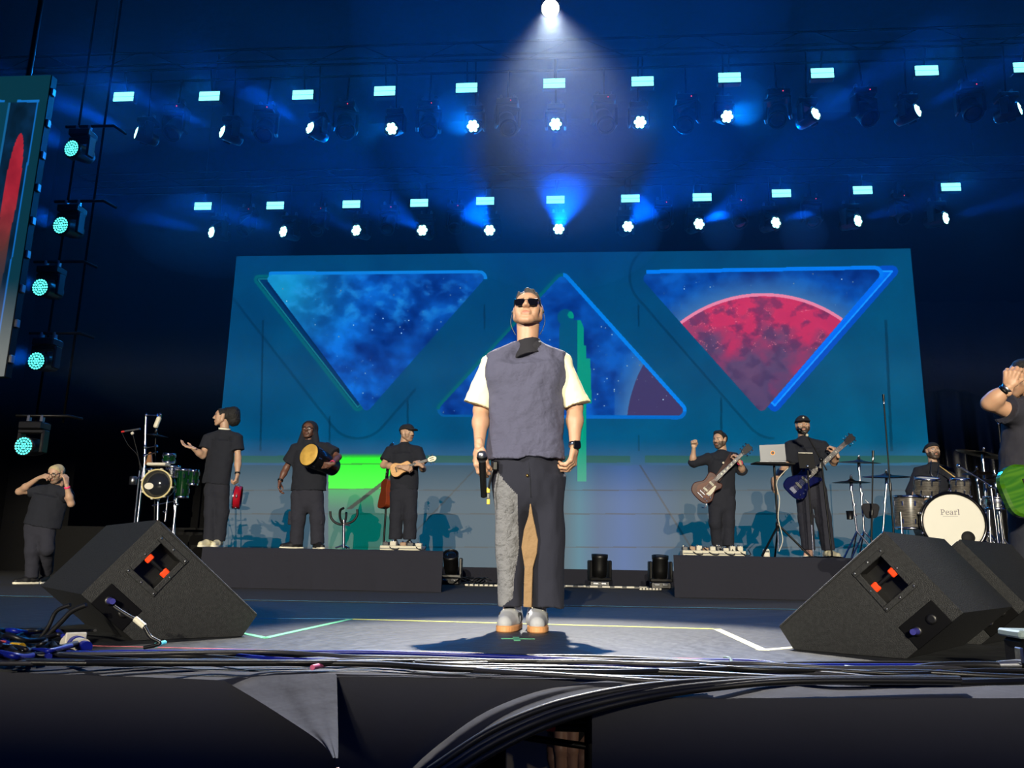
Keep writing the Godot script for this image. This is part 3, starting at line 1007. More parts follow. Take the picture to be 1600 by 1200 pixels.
func make_rig() -> void:
	var strobes := [[193, 151, 327, 150, 473, 148, 601, 142, 729, 137, 866, 130, 1004, 127, 1140, 121, 1285, 114, 1448, 110, 1602, 105], [317, 322, 430, 321, 549, 319, 655, 317, 758, 314, 868, 312, 985, 310, 1097, 308, 1221, 302, 1348, 297, 1486, 292]]
	var beams := [[214, 208, 348, 206, 485, 200, 612, 201, 739, 197, 868, 194, 1000, 191, 1136, 182, 1274, 178, 1433, 173, 1592, 170], [331, 363, 443, 362, 557, 360, 660, 360, 765, 360, 873, 358, 981, 354, 1092, 350, 1212, 348, 1340, 345, 1477, 341]]
	var dark := [[275, 190, 415, 192, 540, 187, 670, 186, 793, 182, 944, 177, 1073, 176, 1215, 168, 1350, 166, 1515, 158], [387, 345, 499, 344, 608, 342, 712, 340, 1036, 335, 1152, 332, 1268, 330, 1405, 325]]
	var rows := ["upper", "lower"]
	for r in 2:
		var z: float = [UZ, LZ][r]
		var ty := 0.0
		# the truss they hang on
		var top := P(868, [112, 296][r], z).y + 0.12
		var tr := thing("lighting_truss", "black truss carrying the %s row of lamps" % rows[r], "truss", Vector3(0, top, z))
		for q in 4:
			obj("chord", tube([Vector3(-9.5, [0, 0, 0.29, 0.29][q], [-0.145, 0.145, -0.145, 0.145][q]), Vector3(9.5, [0, 0, 0.29, 0.29][q], [-0.145, 0.145, -0.145, 0.145][q])], 0.018), M.truss_black, tr)
		var st := begin()
		for k in 24:
			var x := lerpf(-9.5, 8.9, k / 23.0)
			var e := 1 if k % 2 else -1
			add_tube(st, [Vector3(x, 0.145 - e * 0.145, 0.145), Vector3(x + 0.6, 0.145 + e * 0.145, 0.145)], 0.007, -1, 5)
		obj("lacing", done(st), M.truss_black, tr)
		obj("hanger", tube([Vector3(-7, 0.3, 0), Vector3(-7, 9.99 - top, 0)], 0.008), M.black_metal, tr)
		obj("hanger", tube([Vector3(7, 0.3, 0), Vector3(7, 9.99 - top, 0)], 0.008), M.black_metal, tr)
		for i in 11:
			var side := "%s from the left" % ORD[i] if i < 5 else "middle one" if i == 5 else "%s from the right" % ORD[10 - i]
			# twin-bar strobe panel
			var p := P(strobes[r][2 * i], strobes[r][2 * i + 1], z + 0.1)
			var o := thing("strobe_light", "cyan twin-bar strobe panel in the %s row of lamps, %s" % [rows[r], side], "stage light", p, "strobe panels in the %s row" % rows[r])
			var w: float = [0.305, 0.325][r]
			obj("housing", box(Vector3(w + 0.02, 0.175, 0.10), 0.01), M.black_plastic, o, Vector3(0, 0, -0.055))
			for e in [-1, 1]:
				obj("lamp_bar", box(Vector3(w, 0.068, 0.012), 0.004), M.strobe_cyan, o, Vector3(0, e * 0.0385, 0.0))
			obj("bracket", tube([Vector3(0, 0.08, -0.08), Vector3(0, top - p.y, z + 0.145 - p.z)], 0.012), M.truss_black, o)
			var al := AreaLight3D.new()
			al.name = "panel_light"
			al.area_size = Vector2(w, 0.15)
			al.light_color = Color(0.05, 0.56, 1.0)
			al.light_energy = 3.2
			al.shadow_enabled = true
			o.add_child(al)
			al.position = Vector3(0, 0, 0.02)
			al.rotation.y = PI
			# lit beam lamp
			p = P(beams[r][2 * i], beams[r][2 * i + 1], z + 0.15)
			var mid := 1.0 - absf(i - 5) / 5.0
			var aim: Vector3 = [Vector3((i - 5) * 0.10, -0.55, 1.0) if absi(i - 5) < 3 else Vector3((i - 5) * 0.22, 0.0 + 0.03 * absf(i - 5), 1.0), Vector3((i - 4.6) * 0.15, -0.10 - 0.03 * mid, 1.0)][r].normalized()
			var s := 0.85 if r == 0 else 1.0
			var hang := p + Vector3(0, 0.32 * s, 0) - aim * 0.156 * s
			var b := moving_head("beam_light", "lit moving-head beam lamp in the %s row, %s" % [rows[r], side], "lit beam lamps in the %s row" % rows[r], hang, aim, s, M.beam_white, 7)
			obj("hook", tube([Vector3(0, 0.0, 0), Vector3(0, top - hang.y + 0.02, z + 0.145 - hang.z)], 0.012), M.truss_black, b)
			spot(b, p - hang + aim * 0.08, aim, Color(0.0, 0.58 if r == 0 and mid > 0.5 else 0.42, 1.0), ([9.0 + 5.0 * mid, 24.0 + 170.0 * mid * mid][r] if mid > 0.5 else [44.0, 34.0][r]), ([19.0, 12.0][r] if mid > 0.5 else 9.5), 0.06)
		# unlit heads between them
		for i in dark[r].size() / 2:
			var p := P(dark[r][2 * i], dark[r][2 * i + 1], z - 0.1)
			var n: int = dark[r].size() / 2
			var side := "%s from the left" % ORD[i] if i < (n + 1) / 2 else "%s from the right" % ORD[n - 1 - i]
			var aim := Vector3(rng.randf_range(-0.3, 0.3), -0.8, 0.5).normalized()
			var s := 1.05
			var b := moving_head("moving_head_light", "unlit black moving head in the %s row, %s" % [rows[r], side], "unlit moving heads in the %s row" % rows[r], p + Vector3(0, 0.22 * s, 0), aim, s, null, 0)
			obj("hook", tube([Vector3(0, 0, 0), Vector3(0, top - b.position.y + 0.02, z - 0.145 - b.position.z)], 0.014), M.truss_black, b)
	# the white lamp high over the singer, pointing down towards the audience
	var q := P(860, 13, -9.0)
	var aim2 := (Vector3(0.05, 0.2, -3.6) - q).normalized()
	var o2 := thing("back_light", "white lamp at the top shining down on the singer from behind", "stage light", q)
	var b2 := Basis.looking_at(aim2) * Basis(Vector3.RIGHT, -PI / 2)
	obj("can", lathe([[0.08, -0.4], [0.12, -0.36], [0.125, -0.02], [0.13, 0.02], [0.115, 0.02], [0.11, 0.0]], 20, Transform3D(b2, Vector3.ZERO)), M.black_metal, o2)
	obj("lamp_lens", lathe([[0.11, 0.0], [0.11, 0.008], [0.07, 0.03], [0.001, 0.036]], 20, Transform3D(b2, Vector3.ZERO)), M.back_lamp, o2)
	obj("hook", tube([Vector3(0, 0.1, -0.1), Vector3(0, 9.99 - q.y, -0.1)], 0.015), M.black_metal, o2)
	spot(o2, aim2 * 0.06, aim2, Color(1.0, 0.97, 0.92), 250.0, 12.5, 0.09)
	# wash lamps on the ladder at the left
	var wz := -9.0
	var wash := [112, 232, 95, 352, 63, 449, 57, 564, 37, 697]
	var lad := thing("lighting_ladder", "black upright ladder truss at left holding the five wash lamps", "truss", P(70, 480, wz - 0.25) * Vector3(1, 0, 1))
	for e in [0.1, 0.45]: obj("upright", tube([Vector3(e, P(37, 655, wz).y, 0), Vector3(e, 9.99, 0)], 0.014), M.truss_black, lad)
	for i in 5:
		var p := P(wash[2 * i], wash[2 * i + 1], wz)
		var aim := Vector3(-0.16 + 0.05 * i, -0.12 + 0.01 * i, 1.0).normalized()
		var s := 0.92
		var hang := p + Vector3(0, 0.32 * s, 0) - aim * 0.165 * s
		var b := moving_head("wash_light", "cyan LED wash lamp on the left ladder, %s" % (["topmost", "second from the top", "third from the top", "fourth from the top", "lowest"][i]), "wash lamps on the left ladder", hang, aim, s, M.wash_cyan, 37)
		obj("cross_pipe", tube([Vector3(-0.25, 0.08, 0), Vector3(0.4, 0.08, 0), Vector3(0.45, 0.08, -0.2)], 0.02), M.black_metal, b)
		spot(b, p - hang + aim * 0.06, aim, Color(0.0, 0.45, 1.0), 50.0, 17.0, 0.08)

# ---------------------------------------------------------------- people
func px_of(p: Vector3) -> Vector2:
	var c := TURN.inverse() * (p - EYE)
	return Vector2(800.0 - LENS * c.x / c.z, 600.0 + LENS * c.y / c.z)

func hand_bones(wrist: Vector3, dir: Vector3, palm: Vector3, thumb: float, curl: float, s: float) -> Array:
	dir = dir.normalized()
	palm = (palm - dir * palm.dot(dir)).normalized()
	var lat := dir.cross(palm) * thumb
	var out := [[0, wrist - dir * 0.03 * s, wrist + dir * 0.03 * s, 0.024 * s, 0.026 * s, palm, 0.75]]
	var seg := [0.042, 0.047, 0.043, 0.034]
	for i in 4:
		var t := (1.5 - i) * s
		var k := wrist + dir * (0.088 - 0.004 * absf(i - 1.0)) * s + lat * t * 0.0205
		out.append([0, wrist + dir * 0.02 * s + lat * t * 0.012, k, 0.015 * s, 0.0125 * s])
		var a := curl * deg_to_rad(70.0) + (0.1 if i == 3 else 0.0) * curl
		var p := k
		var bend := a
		for j in 3:
			var d := dir * cos(bend) + palm * sin(bend) + lat * 0.06 * (1.5 - i) * (1.0 - curl)
			var l: float = seg[i] * s * [1.0, 0.68, 0.52][j]
			var q := p + d * l
			out.append([0, p, q, (0.0105 - 0.0009 * j) * s, (0.0096 - 0.0012 * j) * s])
			p = q
			bend += curl * deg_to_rad([92.0, 60.0, 0.0][j])
	var th := wrist + dir * 0.028 * s + lat * 0.026 * s + palm * 0.006 * s
	var t1 := th + (dir * 0.62 + lat * (0.62 - 0.35 * curl) + palm * (0.25 + 0.5 * curl)).normalized() * 0.044 * s
	var t2 := t1 + (dir * (0.85 - 0.2 * curl) + lat * (0.15 - 0.5 * curl) + palm * (0.2 + 0.5 * curl)).normalized() * 0.034 * s
	out.append([0, wrist + dir * 0.012 * s + lat * 0.01 * s, th, 0.018 * s, 0.0165 * s])
	out.append([0, th, t1, 0.015 * s, 0.0122 * s])
	out.append([0, t1, t2, 0.0118 * s, 0.0095 * s])
	return out

class Head:
	var c: Vector3
	var r: Vector3
	var u: Vector3
	var f: Vector3
	var s: float
	func at(x: float, y: float, z: float) -> Vector3:
		return c + (r * x + u * y + f * z) * s
	func local(p: Vector3) -> Vector3:
		var d := (p - c) / s
		return Vector3(d.dot(r), d.dot(u), d.dot(f))

func head_at(c: Vector3, face: Vector3, up: Vector3, s: float) -> Head:
	var h := Head.new()
	h.c = c
	h.s = s
	h.f = face.normalized()
	h.u = (up - h.f * up.dot(h.f)).normalized()
	h.r = h.u.cross(h.f)
	return h

func head_bones(h: Head) -> Array:
	var s := h.s
	var out := [
		[0, h.at(0, 0.028, -0.03), h.at(0, 0.03, 0.018), 0.078 * s, 0.074 * s],
		[0, h.at(0, 0.03, 0.028), h.at(0, -0.055, 0.042), 0.066 * s, 0.046 * s],
		[0, h.at(0, -0.01, -0.02), h.at(0, -0.14, -0.045), 0.058 * s, 0.056 * s]]
	for e: float in [-1.0, 1.0]:
		out.append([0, h.at(e * 0.056, -0.045, 0.002), h.at(e * 0.024, -0.088, 0.058), 0.027 * s, 0.024 * s])
		out.append([0, h.at(e * 0.043, -0.012, 0.05), h.at(e * 0.038, -0.045, 0.05), 0.031 * s, 0.03 * s])
		out.append([0, h.at(e * 0.062, 0.0, 0.0), h.at(e * 0.058, -0.04, 0.0), 0.022 * s, 0.022 * s])
	out.append([0, h.at(-0.008, -0.098, 0.068), h.at(0.008, -0.098, 0.068), 0.02 * s, 0.02 * s])
	for e: float in [-1.0, 1.0]:
		out.append([2, h.at(e * 0.033, 0.004, 0.108), h.at(e * 0.026, 0.004, 0.108), 0.021 * s, 0.021 * s])
		out.append([0, h.at(e * 0.05, 0.02, 0.064), h.at(e * 0.012, 0.026, 0.084), 0.011 * s, 0.012 * s])
		out.append([0, h.at(e * 0.031, 0.005, 0.074), h.at(e * 0.032, 0.005, 0.074), 0.0125 * s, 0.0125 * s])
		out.append([0, h.at(e * 0.079, 0.018, -0.012), h.at(e * 0.074, -0.022, -0.004), 0.021 * s, 0.014 * s, h.r, 0.4])
		out.append([0, h.at(e * 0.012, -0.024, 0.1), h.at(e * 0.009, -0.026, 0.094), 0.0095 * s, 0.009 * s])
	out.append([0, h.at(0, 0.014, 0.092), h.at(0, -0.02, 0.112), 0.0085 * s, 0.0125 * s])
	out.append([0, h.at(-0.016, -0.054, 0.084), h.at(0.016, -0.054, 0.084), 0.0085 * s, 0.0085 * s])
	out.append([0, h.at(-0.012, -0.066, 0.083), h.at(0.012, -0.066, 0.083), 0.009 * s, 0.009 * s])
	return out

func person(label: String, z0: float, ground: float, s: float, J: Dictionary, o: Dictionary) -> Node3D:
	# J: joints as [x, y in the frame, metres towards the audience]; names ending in l are on the left of the picture
	var W := {}
	for k: String in J:
		var a: Array = J[k]
		W[k] = P(a[0], a[1], z0 + (a[2] if a.size() > 2 else 0.0))
	var fine: float = o.get("fine", 1.0)
	var root := Vector3((W.al.x + W.ar.x) / 2, ground, (W.al.z + W.ar.z) / 2)
	var t := thing("person", label, "person", root, o.get("group", ""))
	var fwd: Vector3 = o.get("front", Vector3(0, 0, 1)).normalized()
	var neck: Vector3 = W.neck
	var h := head_at(W.head, o.get("face", fwd), o.get("head_up", Vector3.UP), s * o.get("head_size", 1.0))
	# skin
	var bones := []
	var mid: Vector3 = (W.sl + W.sr) / 2
	var pel: Vector3 = (W.pl + W.pr) / 2
	var half: float = (W.sl - W.sr).length() / 2
	bones.append([0, neck + Vector3.DOWN * 0.20 * s, pel, half * 0.6, 0.11 * s, fwd, 0.55])
	bones.append([0, h.at(0, -0.06, -0.03), neck + Vector3.DOWN * 0.05 * s, 0.054 * s * o.get("neck", 1.0), 0.054 * s])
	for e: String in ["l", "r"]:
		bones.append([0, neck + Vector3.DOWN * 0.08 * s, W["s" + e] + Vector3.DOWN * 0.015 * s, 0.035 * s, 0.04 * s])
		bones.append([0, W["s" + e], W["e" + e], 0.05 * s, 0.039 * s])
		bones.append([0, W["e" + e], W["e" + e].lerp(W["w" + e], 0.35), 0.040 * s, 0.041 * s])
		bones.append([0, W["e" + e].lerp(W["w" + e], 0.35), W["w" + e], 0.041 * s, 0.026 * s])
		bones.append([0, pel, W["p" + e], 0.1 * s, 0.085 * s])
		bones.append([0, W["p" + e], W["k" + e], 0.062 * s, 0.044 * s])
		bones.append([0, W["k" + e], W["a" + e], 0.044 * s, 0.036 * s])
	var nets := [net(bones, 0.0145 * fine, 0.03 * s)]
	var hn := net(head_bones(h), 0.0062 * fine if not o.has("head_cell") else o.head_cell, 0.013 * h.s)
	nets.append(hn)
	for e: String in ["l", "r"]:
		if not o.has("hand_" + e): continue
		var d: Array = o["hand_" + e]              # [direction, palm, thumb side, curl]
		nets.append(net(hand_bones(W["w" + e], d[0], d[1], d[2], d[3], s * o.get("hand_size", 1.0)), 0.0058 * fine if not o.has("hand_cell") else o.hand_cell, 0.008 * s))
	var skin: Color = o.skin
	var brow: Color = o.get("hair", Color(0.012, 0.01, 0.009))
	var cols := PackedColorArray()
	cols.resize(nets[0][0].size())
	cols.fill(skin)
	var beard: float = o.get("beard", 0.0)
	for p: Vector3 in hn[0]:
		var q := h.local(p)
		var c := skin
		var ex := absf(absf(q.x) - 0.032)
		if q.z > 0.072 and ex < 0.0125 and absf(q.y - 0.005) < 0.0065: c = Color(0.45, 0.42, 0.4) if ex > 0.005 else Color(0.01, 0.008, 0.007)
		elif q.z > 0.06 and absf(q.x) < 0.054 and absf(q.x) > 0.012 and q.y > 0.02 and q.y < 0.032: c = skin.lerp(brow, 0.85)
		elif q.z > 0.08 and pow(q.x / 0.022, 2) + pow((q.y + 0.0605) / 0.0105, 2) < 1.0: c = Color(skin.r * 0.72, skin.g * 0.5, skin.b * 0.52)
		elif beard > 0.0 and q.z > -0.01 and q.y < (-0.036 if absf(q.x) < 0.03 else -0.02 - 0.0) and q.y > -0.13 and (q.y < -0.045 or absf(q.x) > 0.05 or q.z > 0.08): c = skin.lerp(brow, beard)
		cols.append(c)
	for i in range(2, nets.size()):
		for p in nets[i][0].size(): cols.append(skin)
	obj("body", solid(nets, root, cols), M.skin, t)
	t.set_meta("W", 0)
	t.remove_meta("W")
	o.W = W
	o.h = h
	o.root = root
	return t

func fold_noise(seed_: int, freq := 7.0) -> FastNoiseLite:
	var n := FastNoiseLite.new()
	n.seed = seed_
	n.frequency = freq
	n.fractal_octaves = 3
	n.noise_type = FastNoiseLite.TYPE_SIMPLEX_SMOOTH
	return n

func shirt(t: Node3D, o: Dictionary, hem: Array, top_w: float, hem_w: float, sleeve: float, m: Material, s: float, called := "shirt", sleeve_r := 0.082, flat := 0.62) -> void:
	var W: Dictionary = o.W
	var fwd: Vector3 = o.get("front", Vector3(0, 0, 1)).normalized()
	var mid: Vector3 = (W.sl + W.sr) / 2
	var hc := P(hem[0], hem[1], mid.z + (hem[2] if hem.size() > 2 else 0.0))
	var b := [[1, mid + Vector3.DOWN * 0.05 * s, hc, top_w, hem_w, fwd, flat]]
	for e: String in ["l", "r"]:
		b.append([0, W.neck + Vector3.DOWN * 0.045 * s, W["s" + e], 0.058 * s, 0.066 * s])
		b.append([1, W["s" + e] + (W["s" + e] - W["e" + e]) * 0.05, W["s" + e].lerp(W["e" + e], minf(sleeve, 1.0)), 0.072 * s, sleeve_r * s])
		if sleeve > 1.0: b.append([1, W["e" + e], W["e" + e].lerp(W["w" + e], sleeve - 1.0), sleeve_r * s * 0.9, 0.055 * s])
		if sleeve > 1.0: b.append([0, W["e" + e], W["e" + e], sleeve_r * s * 0.85, sleeve_r * s * 0.85])
	b.append([0, W.neck + Vector3.DOWN * 0.03 * s, mid + Vector3.DOWN * 0.1 * s, 0.07 * s, 0.1 * s])
	obj(called, solid([net(b, 0.0125 * o.get("fine", 1.0), 0.035 * s, fold_noise(int(hem[0])), 0.007 * s)], o.root), m, t)

func trousers(t: Node3D, o: Dictionary, hip_w: float, top_r: float, knee_r: float, hem_r: float, m: Material, s: float, called := "trousers") -> void:
	var W: Dictionary = o.W
	var fwd: Vector3 = o.get("front", Vector3(0, 0, 1)).normalized()
	var pel: Vector3 = (W.pl + W.pr) / 2
	var b := [[0, pel + Vector3.UP * 0.10 * s, pel + Vector3.DOWN * 0.02 * s, hip_w, hip_w, fwd, 0.66]]
	for e: String in ["l", "r"]:
		b.append([0, W["p" + e], W["k" + e], top_r * s, knee_r * s])
		b.append([1, W["k" + e].lerp(W["p" + e], 0.12), W["a" + e] + (W["a" + e] - W["k" + e]).normalized() * 0.02, knee_r * s * 0.97, hem_r * s])
	obj(called, solid([net(b, 0.0125 * o.get("fine", 1.0), 0.03 * s, fold_noise(int(hip_w * 999.0), 8.0), 0.008 * s)], o.root), m, t)

func shoe(t: Node3D, o: Dictionary, ankle: Vector3, dir: Vector3, ground: float, s: float, upper: Material, sole: Material) -> void:
	dir = Vector3(dir.x, 0, dir.z).normalized()
	var base := Vector3(ankle.x, ground, ankle.z)
	var up := Vector3.UP
	var b := [[0, base - dir * 0.045 * s + up * 0.05 * s, base + dir * 0.06 * s + up * 0.045 * s, 0.040 * s, 0.044 * s],
		[0, base + dir * 0.06 * s + up * 0.045 * s, base + dir * 0.17 * s + up * 0.034 * s, 0.044 * s, 0.032 * s],
		[0, base - dir * 0.01 * s + up * 0.05 * s, base + up * 0.10 * s, 0.042 * s, 0.04 * s],
		[3, base + up * 0.018 * s, -up]]
	var side := dir.cross(up)
	var outline := []
	for q: Array in [[-0.092, 0.0], [-0.08, 0.032], [-0.02, 0.040], [0.06, 0.045], [0.13, 0.048], [0.19, 0.032], [0.208, 0.0], [0.19, -0.03], [0.13, -0.042], [0.06, -0.038], [-0.02, -0.036], [-0.08, -0.03]]:
		outline.append(Vector2(q[0], q[1]) * s)
	var st := begin()
	add_prism(st, PackedVector2Array(smooth_outline(outline, 3)), 0.026 * s, Transform3D(Basis(dir, -side, up), base - o.root), 0.004 * s)
	var shoe_part := obj("shoe", solid([net(b, 0.0075 * o.get("fine", 1.0), 0.02 * s)], o.root), upper, t)
	obj("sole", done(st, false), sole, shoe_part)

func hair_cap(t: Node3D, o: Dictionary, called: String, m: Material, grow := 0.012, line := Vector3(0, 0.062, 0.07), slope := Vector3(0, -0.55, 0.84), extra := [], low := -0.03, cell := 0.007, rough := 0.004) -> void:
	var h: Head = o.h
	var s := h.s
	var b := [[0, h.at(0, 0.03, -0.032), h.at(0, 0.036, 0.02), (0.078 + grow) * s, (0.072 + grow) * s]]
	for e: Array in extra: b.append([0, h.at(e[0].x, e[0].y, e[0].z), h.at(e[1].x, e[1].y, e[1].z), e[2] * s, e[3] * s])
	var n := (h.r * slope.x + h.u * slope.y + h.f * slope.z).normalized()
	b.append([3, h.at(line.x, line.y, line.z), n])
	if low > -0.5: b.append([3, h.at(0, low, 0), (-h.u + h.f * 0.2).normalized()])
	obj(called, solid([net(b, cell, 0.012 * s, fold_noise(91, 60.0), rough)], o.root), m, t)

func cap(t: Node3D, o: Dictionary, m: Material, brim_turn := 0.0, brim := true) -> void:
	var h: Head = o.h
	var s := h.s
	var b := [[0, h.at(0, 0.035, -0.03), h.at(0, 0.04, 0.018), 0.091 * s, 0.088 * s], [3, h.at(0, 0.04, 0.0), (-h.u + h.f * 0.12).normalized()]]
	var c := obj("cap", solid([net(b, 0.0065, 0.01 * s)], o.root), m, t)
	if brim:
		var q := Basis(h.u, brim_turn)
		var g := head_at(h.c, q * h.f, h.u, s)
		var w := [[0, g.at(0, 0.056, 0.055), g.at(0, 0.048, 0.128), 0.06 * s, 0.05 * s, h.u, 0.15]]
		for e: float in [-1.0, 1.0]: w.append([0, g.at(e * 0.045, 0.05, 0.05), g.at(e * 0.038, 0.036, 0.12), 0.04 * s, 0.035 * s, h.u, 0.2])
		obj("cap_brim", solid([net(w, 0.006, 0.012 * s)], o.root), m, c)

func band(t: Node3D, o: Dictionary, called: String, a: Vector3, d: Vector3, r: float, w: float, m: Material, parent: Node3D = null) -> MeshInstance3D:
	var b := frame_for(d)
	return obj(called, ring([[r * 0.9, -w], [r, -w * 0.8], [r, w * 0.8], [r * 0.9, w]], 18, Transform3D(b, a - o.root)), m, t if parent == null else parent)

func make_people() -> void:
	var sk := mat("skin", Color(1, 1, 1), 0.5)
	sk.vertex_color_use_as_albedo = true
	sk.subsurf_scatter_enabled = true
	sk.subsurf_scatter_strength = 0.08
	bumped(mat("black_tee", Color(0.075, 0.09, 0.135), 0.9), M.weave_normal, 0.12, 0.35)
	bumped(mat("black_trousers", Color(0.10, 0.11, 0.155), 0.9), M.weave_normal, 0.12, 0.4)
	bumped(mat("dark_denim", Color(0.14, 0.145, 0.19), 0.92), M.weave_normal, 0.10, 0.5)
	mat("hair_black", Color(0.09, 0.085, 0.08), 0.7)
	bumped(M.hair_black, M.grain_normal, 0.12, 1.2)
	mat("hair_bleached", Color(0.72, 0.66, 0.5), 0.8)
	bumped(M.hair_bleached, M.grain_normal, 0.1, 1.0)
	mat("cap_black", Color(0.1, 0.105, 0.125), 0.85)
	mat("shoe_black", Color(0.09, 0.09, 0.1), 0.6)
	mat("shoe_white", Color(0.86, 0.83, 0.7), 0.6)
	mat("sole_white", Color(0.9, 0.88, 0.8), 0.6)
	mat("pink_band", Color(0.95, 0.25, 0.45), 0.5)
	mat("glossy_black", Color(0.03, 0.03, 0.035), 0.12)
	singer()
	band_members()

func singer() -> void:
	var z := -4.40
	var s := 1.04
	var J := {"head": [825, 487], "neck": [824, 534], "sl": [774, 572], "sr": [873, 569], "el": [752, 640, -0.02], "er": [898, 636, -0.02], "wl": [749, 699, 0.11], "wr": [898, 698, 0.05],
		"pl": [799, 745], "pr": [851, 745], "kl": [796, 845, -0.03], "kr": [855, 845, -0.03], "al": [798, 962, -0.06], "ar": [838, 962, -0.06]}
	var o := {"fine": 0.75, "neck": 1.16, "skin": Color(0.47, 0.27, 0.17), "face": Vector3(-0.05, 0.28, 1.0), "head_cell": 0.0042, "hand_cell": 0.0038, "beard": 0.12, "hair": Color(0.03, 0.024, 0.02), "head_size": 0.95,
		"hand_l": [Vector3(0.14, -1, 0.05), Vector3(0.45, 0.05, -1), -1.0, 0.4], "hand_r": [Vector3(-0.14, -1, 0.12), Vector3(-1, 0.1, -0.35), 1.0, 0.55]}
	var t := person("singer in a grey vest with cream sleeves and wide black trousers, standing centre stage", z, 0.0, s, J, o)
	var W: Dictionary = o.W
	var h: Head = o.h
	var fwd := Vector3(0, 0, 1)
	# the sleeveless grey top
	var vest := bumped(mat("washed_grey", Color(0.29, 0.295, 0.375), 0.95), M.crumple_normal, 0.42, 0.9)
	var cream := bumped(mat("cream_cotton", Color(0.90, 0.88, 0.74), 0.9), M.weave_normal, 0.12, 0.4)
	var n0 := P(809, 534, z)
	var n1 := P(840, 534, z)
	var b := [[1, P(822, 580, z), P(822, 719, z + 0.01), 0.205, 0.214, fwd, 0.66], [0, P(790, 588, z), P(855, 585, z), 0.1, 0.1, fwd, 1.15], [0, n0 + Vector3(0, -0.05, -0.01), P(769, 560, z), 0.05, 0.032, fwd, 1.7], [0, n1 + Vector3(0, -0.05, -0.01), P(877, 555, z), 0.05, 0.032, fwd, 1.7]]
	var fold := fold_noise(17, 5.0)
	var w := net(b, 0.008, 0.06, fold, 0.016, 0.7)
	var tip := [Vector2(812, 524), Vector2(846, 522), Vector2(846, 538), Vector2(834, 553), Vector2(828, 552)]
	var tipp := PackedVector2Array(tip)
	var sp := picked(w, func(p: Vector3) -> bool: return p.z > z + 0.02 and Geometry2D.is_point_in_polygon(px_of(p), tipp))
	obj("sleeveless_top", solid([sp[1]], o.root), vest, t)
	obj("neck_inset", solid([sp[0]], o.root), mat("inset_black", Color(0.1, 0.1, 0.13), 0.9), t)
	obj("undershirt", solid([net([[1, P(829, 560, z + 0.006), P(824, 535, z - 0.005), 0.093, 0.076, fwd, 1.0]], 0.008, 0.02)], o.root), M.inset_black, t)
	obj("hem_band", solid([net([[1, P(822, 711, z + 0.01), P(822, 719.5, z + 0.01), 0.2165, 0.218, fwd, 0.675]], 0.008, 0.02, fold, 0.016, 0.7)], o.root), vest, t)
	for e in [[P(768, 567, z), P(746, 634, z), 0.084], [P(877, 563, z), P(901, 634, z), 0.078]]:
		var a: Vector3 = e[0]
		obj("sleeve", solid([net([[1, a, e[1], 0.05, e[2], fwd, 0.9], [0, a, a, 0.047, 0.047]], 0.0085, 0.03, fold_noise(23, 8.0), 0.008)], o.root), cream, t)
	# trousers: black, one leg faced with crumpled grey denim, tan lining between the legs
	var black := bumped(mat("wide_black", Color(0.085, 0.095, 0.15), 0.92), M.weave_normal, 0.1, 0.4)
	var denim := bumped(mat("crumpled_denim", Color(1, 1, 1), 0.8), M.crumple_normal, 0.25, 1.6)
	denim.albedo_color = Color(0.41, 0.415, 0.43)
	denim.normal_texture = crease_relief()
	denim.uv1_scale = Vector3.ONE / 0.38
	b = [[0, P(822, 716, z), P(824, 752, z), 0.19, 0.2, fwd, 0.66], [1, P(797, 745, z), P(797, 948, z), 0.088, 0.066], [1, P(856, 745, z), P(856, 949, z), 0.092, 0.083]]
	w = net(b, 0.008, 0.03, fold_noise(29, 5.5), 0.014, 0.4)
	var dp := PackedVector2Array([Vector2(777, 735), Vector2(789, 753), Vector2(808, 773), Vector2(811, 855), Vector2(803, 905), Vector2(801, 935), Vector2(779, 952), Vector2(774, 860), Vector2(772, 765)])
	sp = picked(w, func(p: Vector3) -> bool: return p.z > z - 0.03 and Geometry2D.is_point_in_polygon(px_of(p), dp))
	obj("trousers", solid([sp[1]], o.root), black, t)
	obj("denim_panel", solid([sp[0]], o.root), denim, t)
	var tan := []
	for q: Vector2 in [Vector2(829, 782), Vector2(833, 807), Vector2(841, 844), Vector2(839, 865), Vector2(833, 887), Vector2(832, 913), Vector2(831, 949), Vector2(818, 948), Vector2(819, 913), Vector2(820, 887), Vector2(815, 855), Vector2(819, 828), Vector2(826, 807)]:
		var p := P(q.x, q.y, z + 0.075) - Vector3(o.root.x, o.root.y, 0)
		tan.append(Vector2(p.x, p.y))
	obj("tan_lining", prism(tan, 0.05, 0.003), bumped(mat("tan_cloth", Color(0.51, 0.41, 0.285), 0.9), M.crumple_normal, 0.4, 0.8), t, Vector3(0, 0, z + 0.045 - o.root.z))
	obj("drawstring_end", ball(0.009, 8), mat("brass", Color(0.75, 0.6, 0.35), 0.3, 1.0), t, P(824, 743, z + 0.135) - o.root)
	obj("fly_seam", tube([P(826, 722, z + 0.130) - o.root, P(828, 750, z + 0.134) - o.root, P(829, 777, z + 0.115) - o.root], 0.003), M.black_tee, t)
	# shoes
	var up := mat("shoe_grey", Color(0.62, 0.63, 0.65), 0.7)
	var gum := mat("gum_sole", Color(0.78, 0.56, 0.36), 0.6)
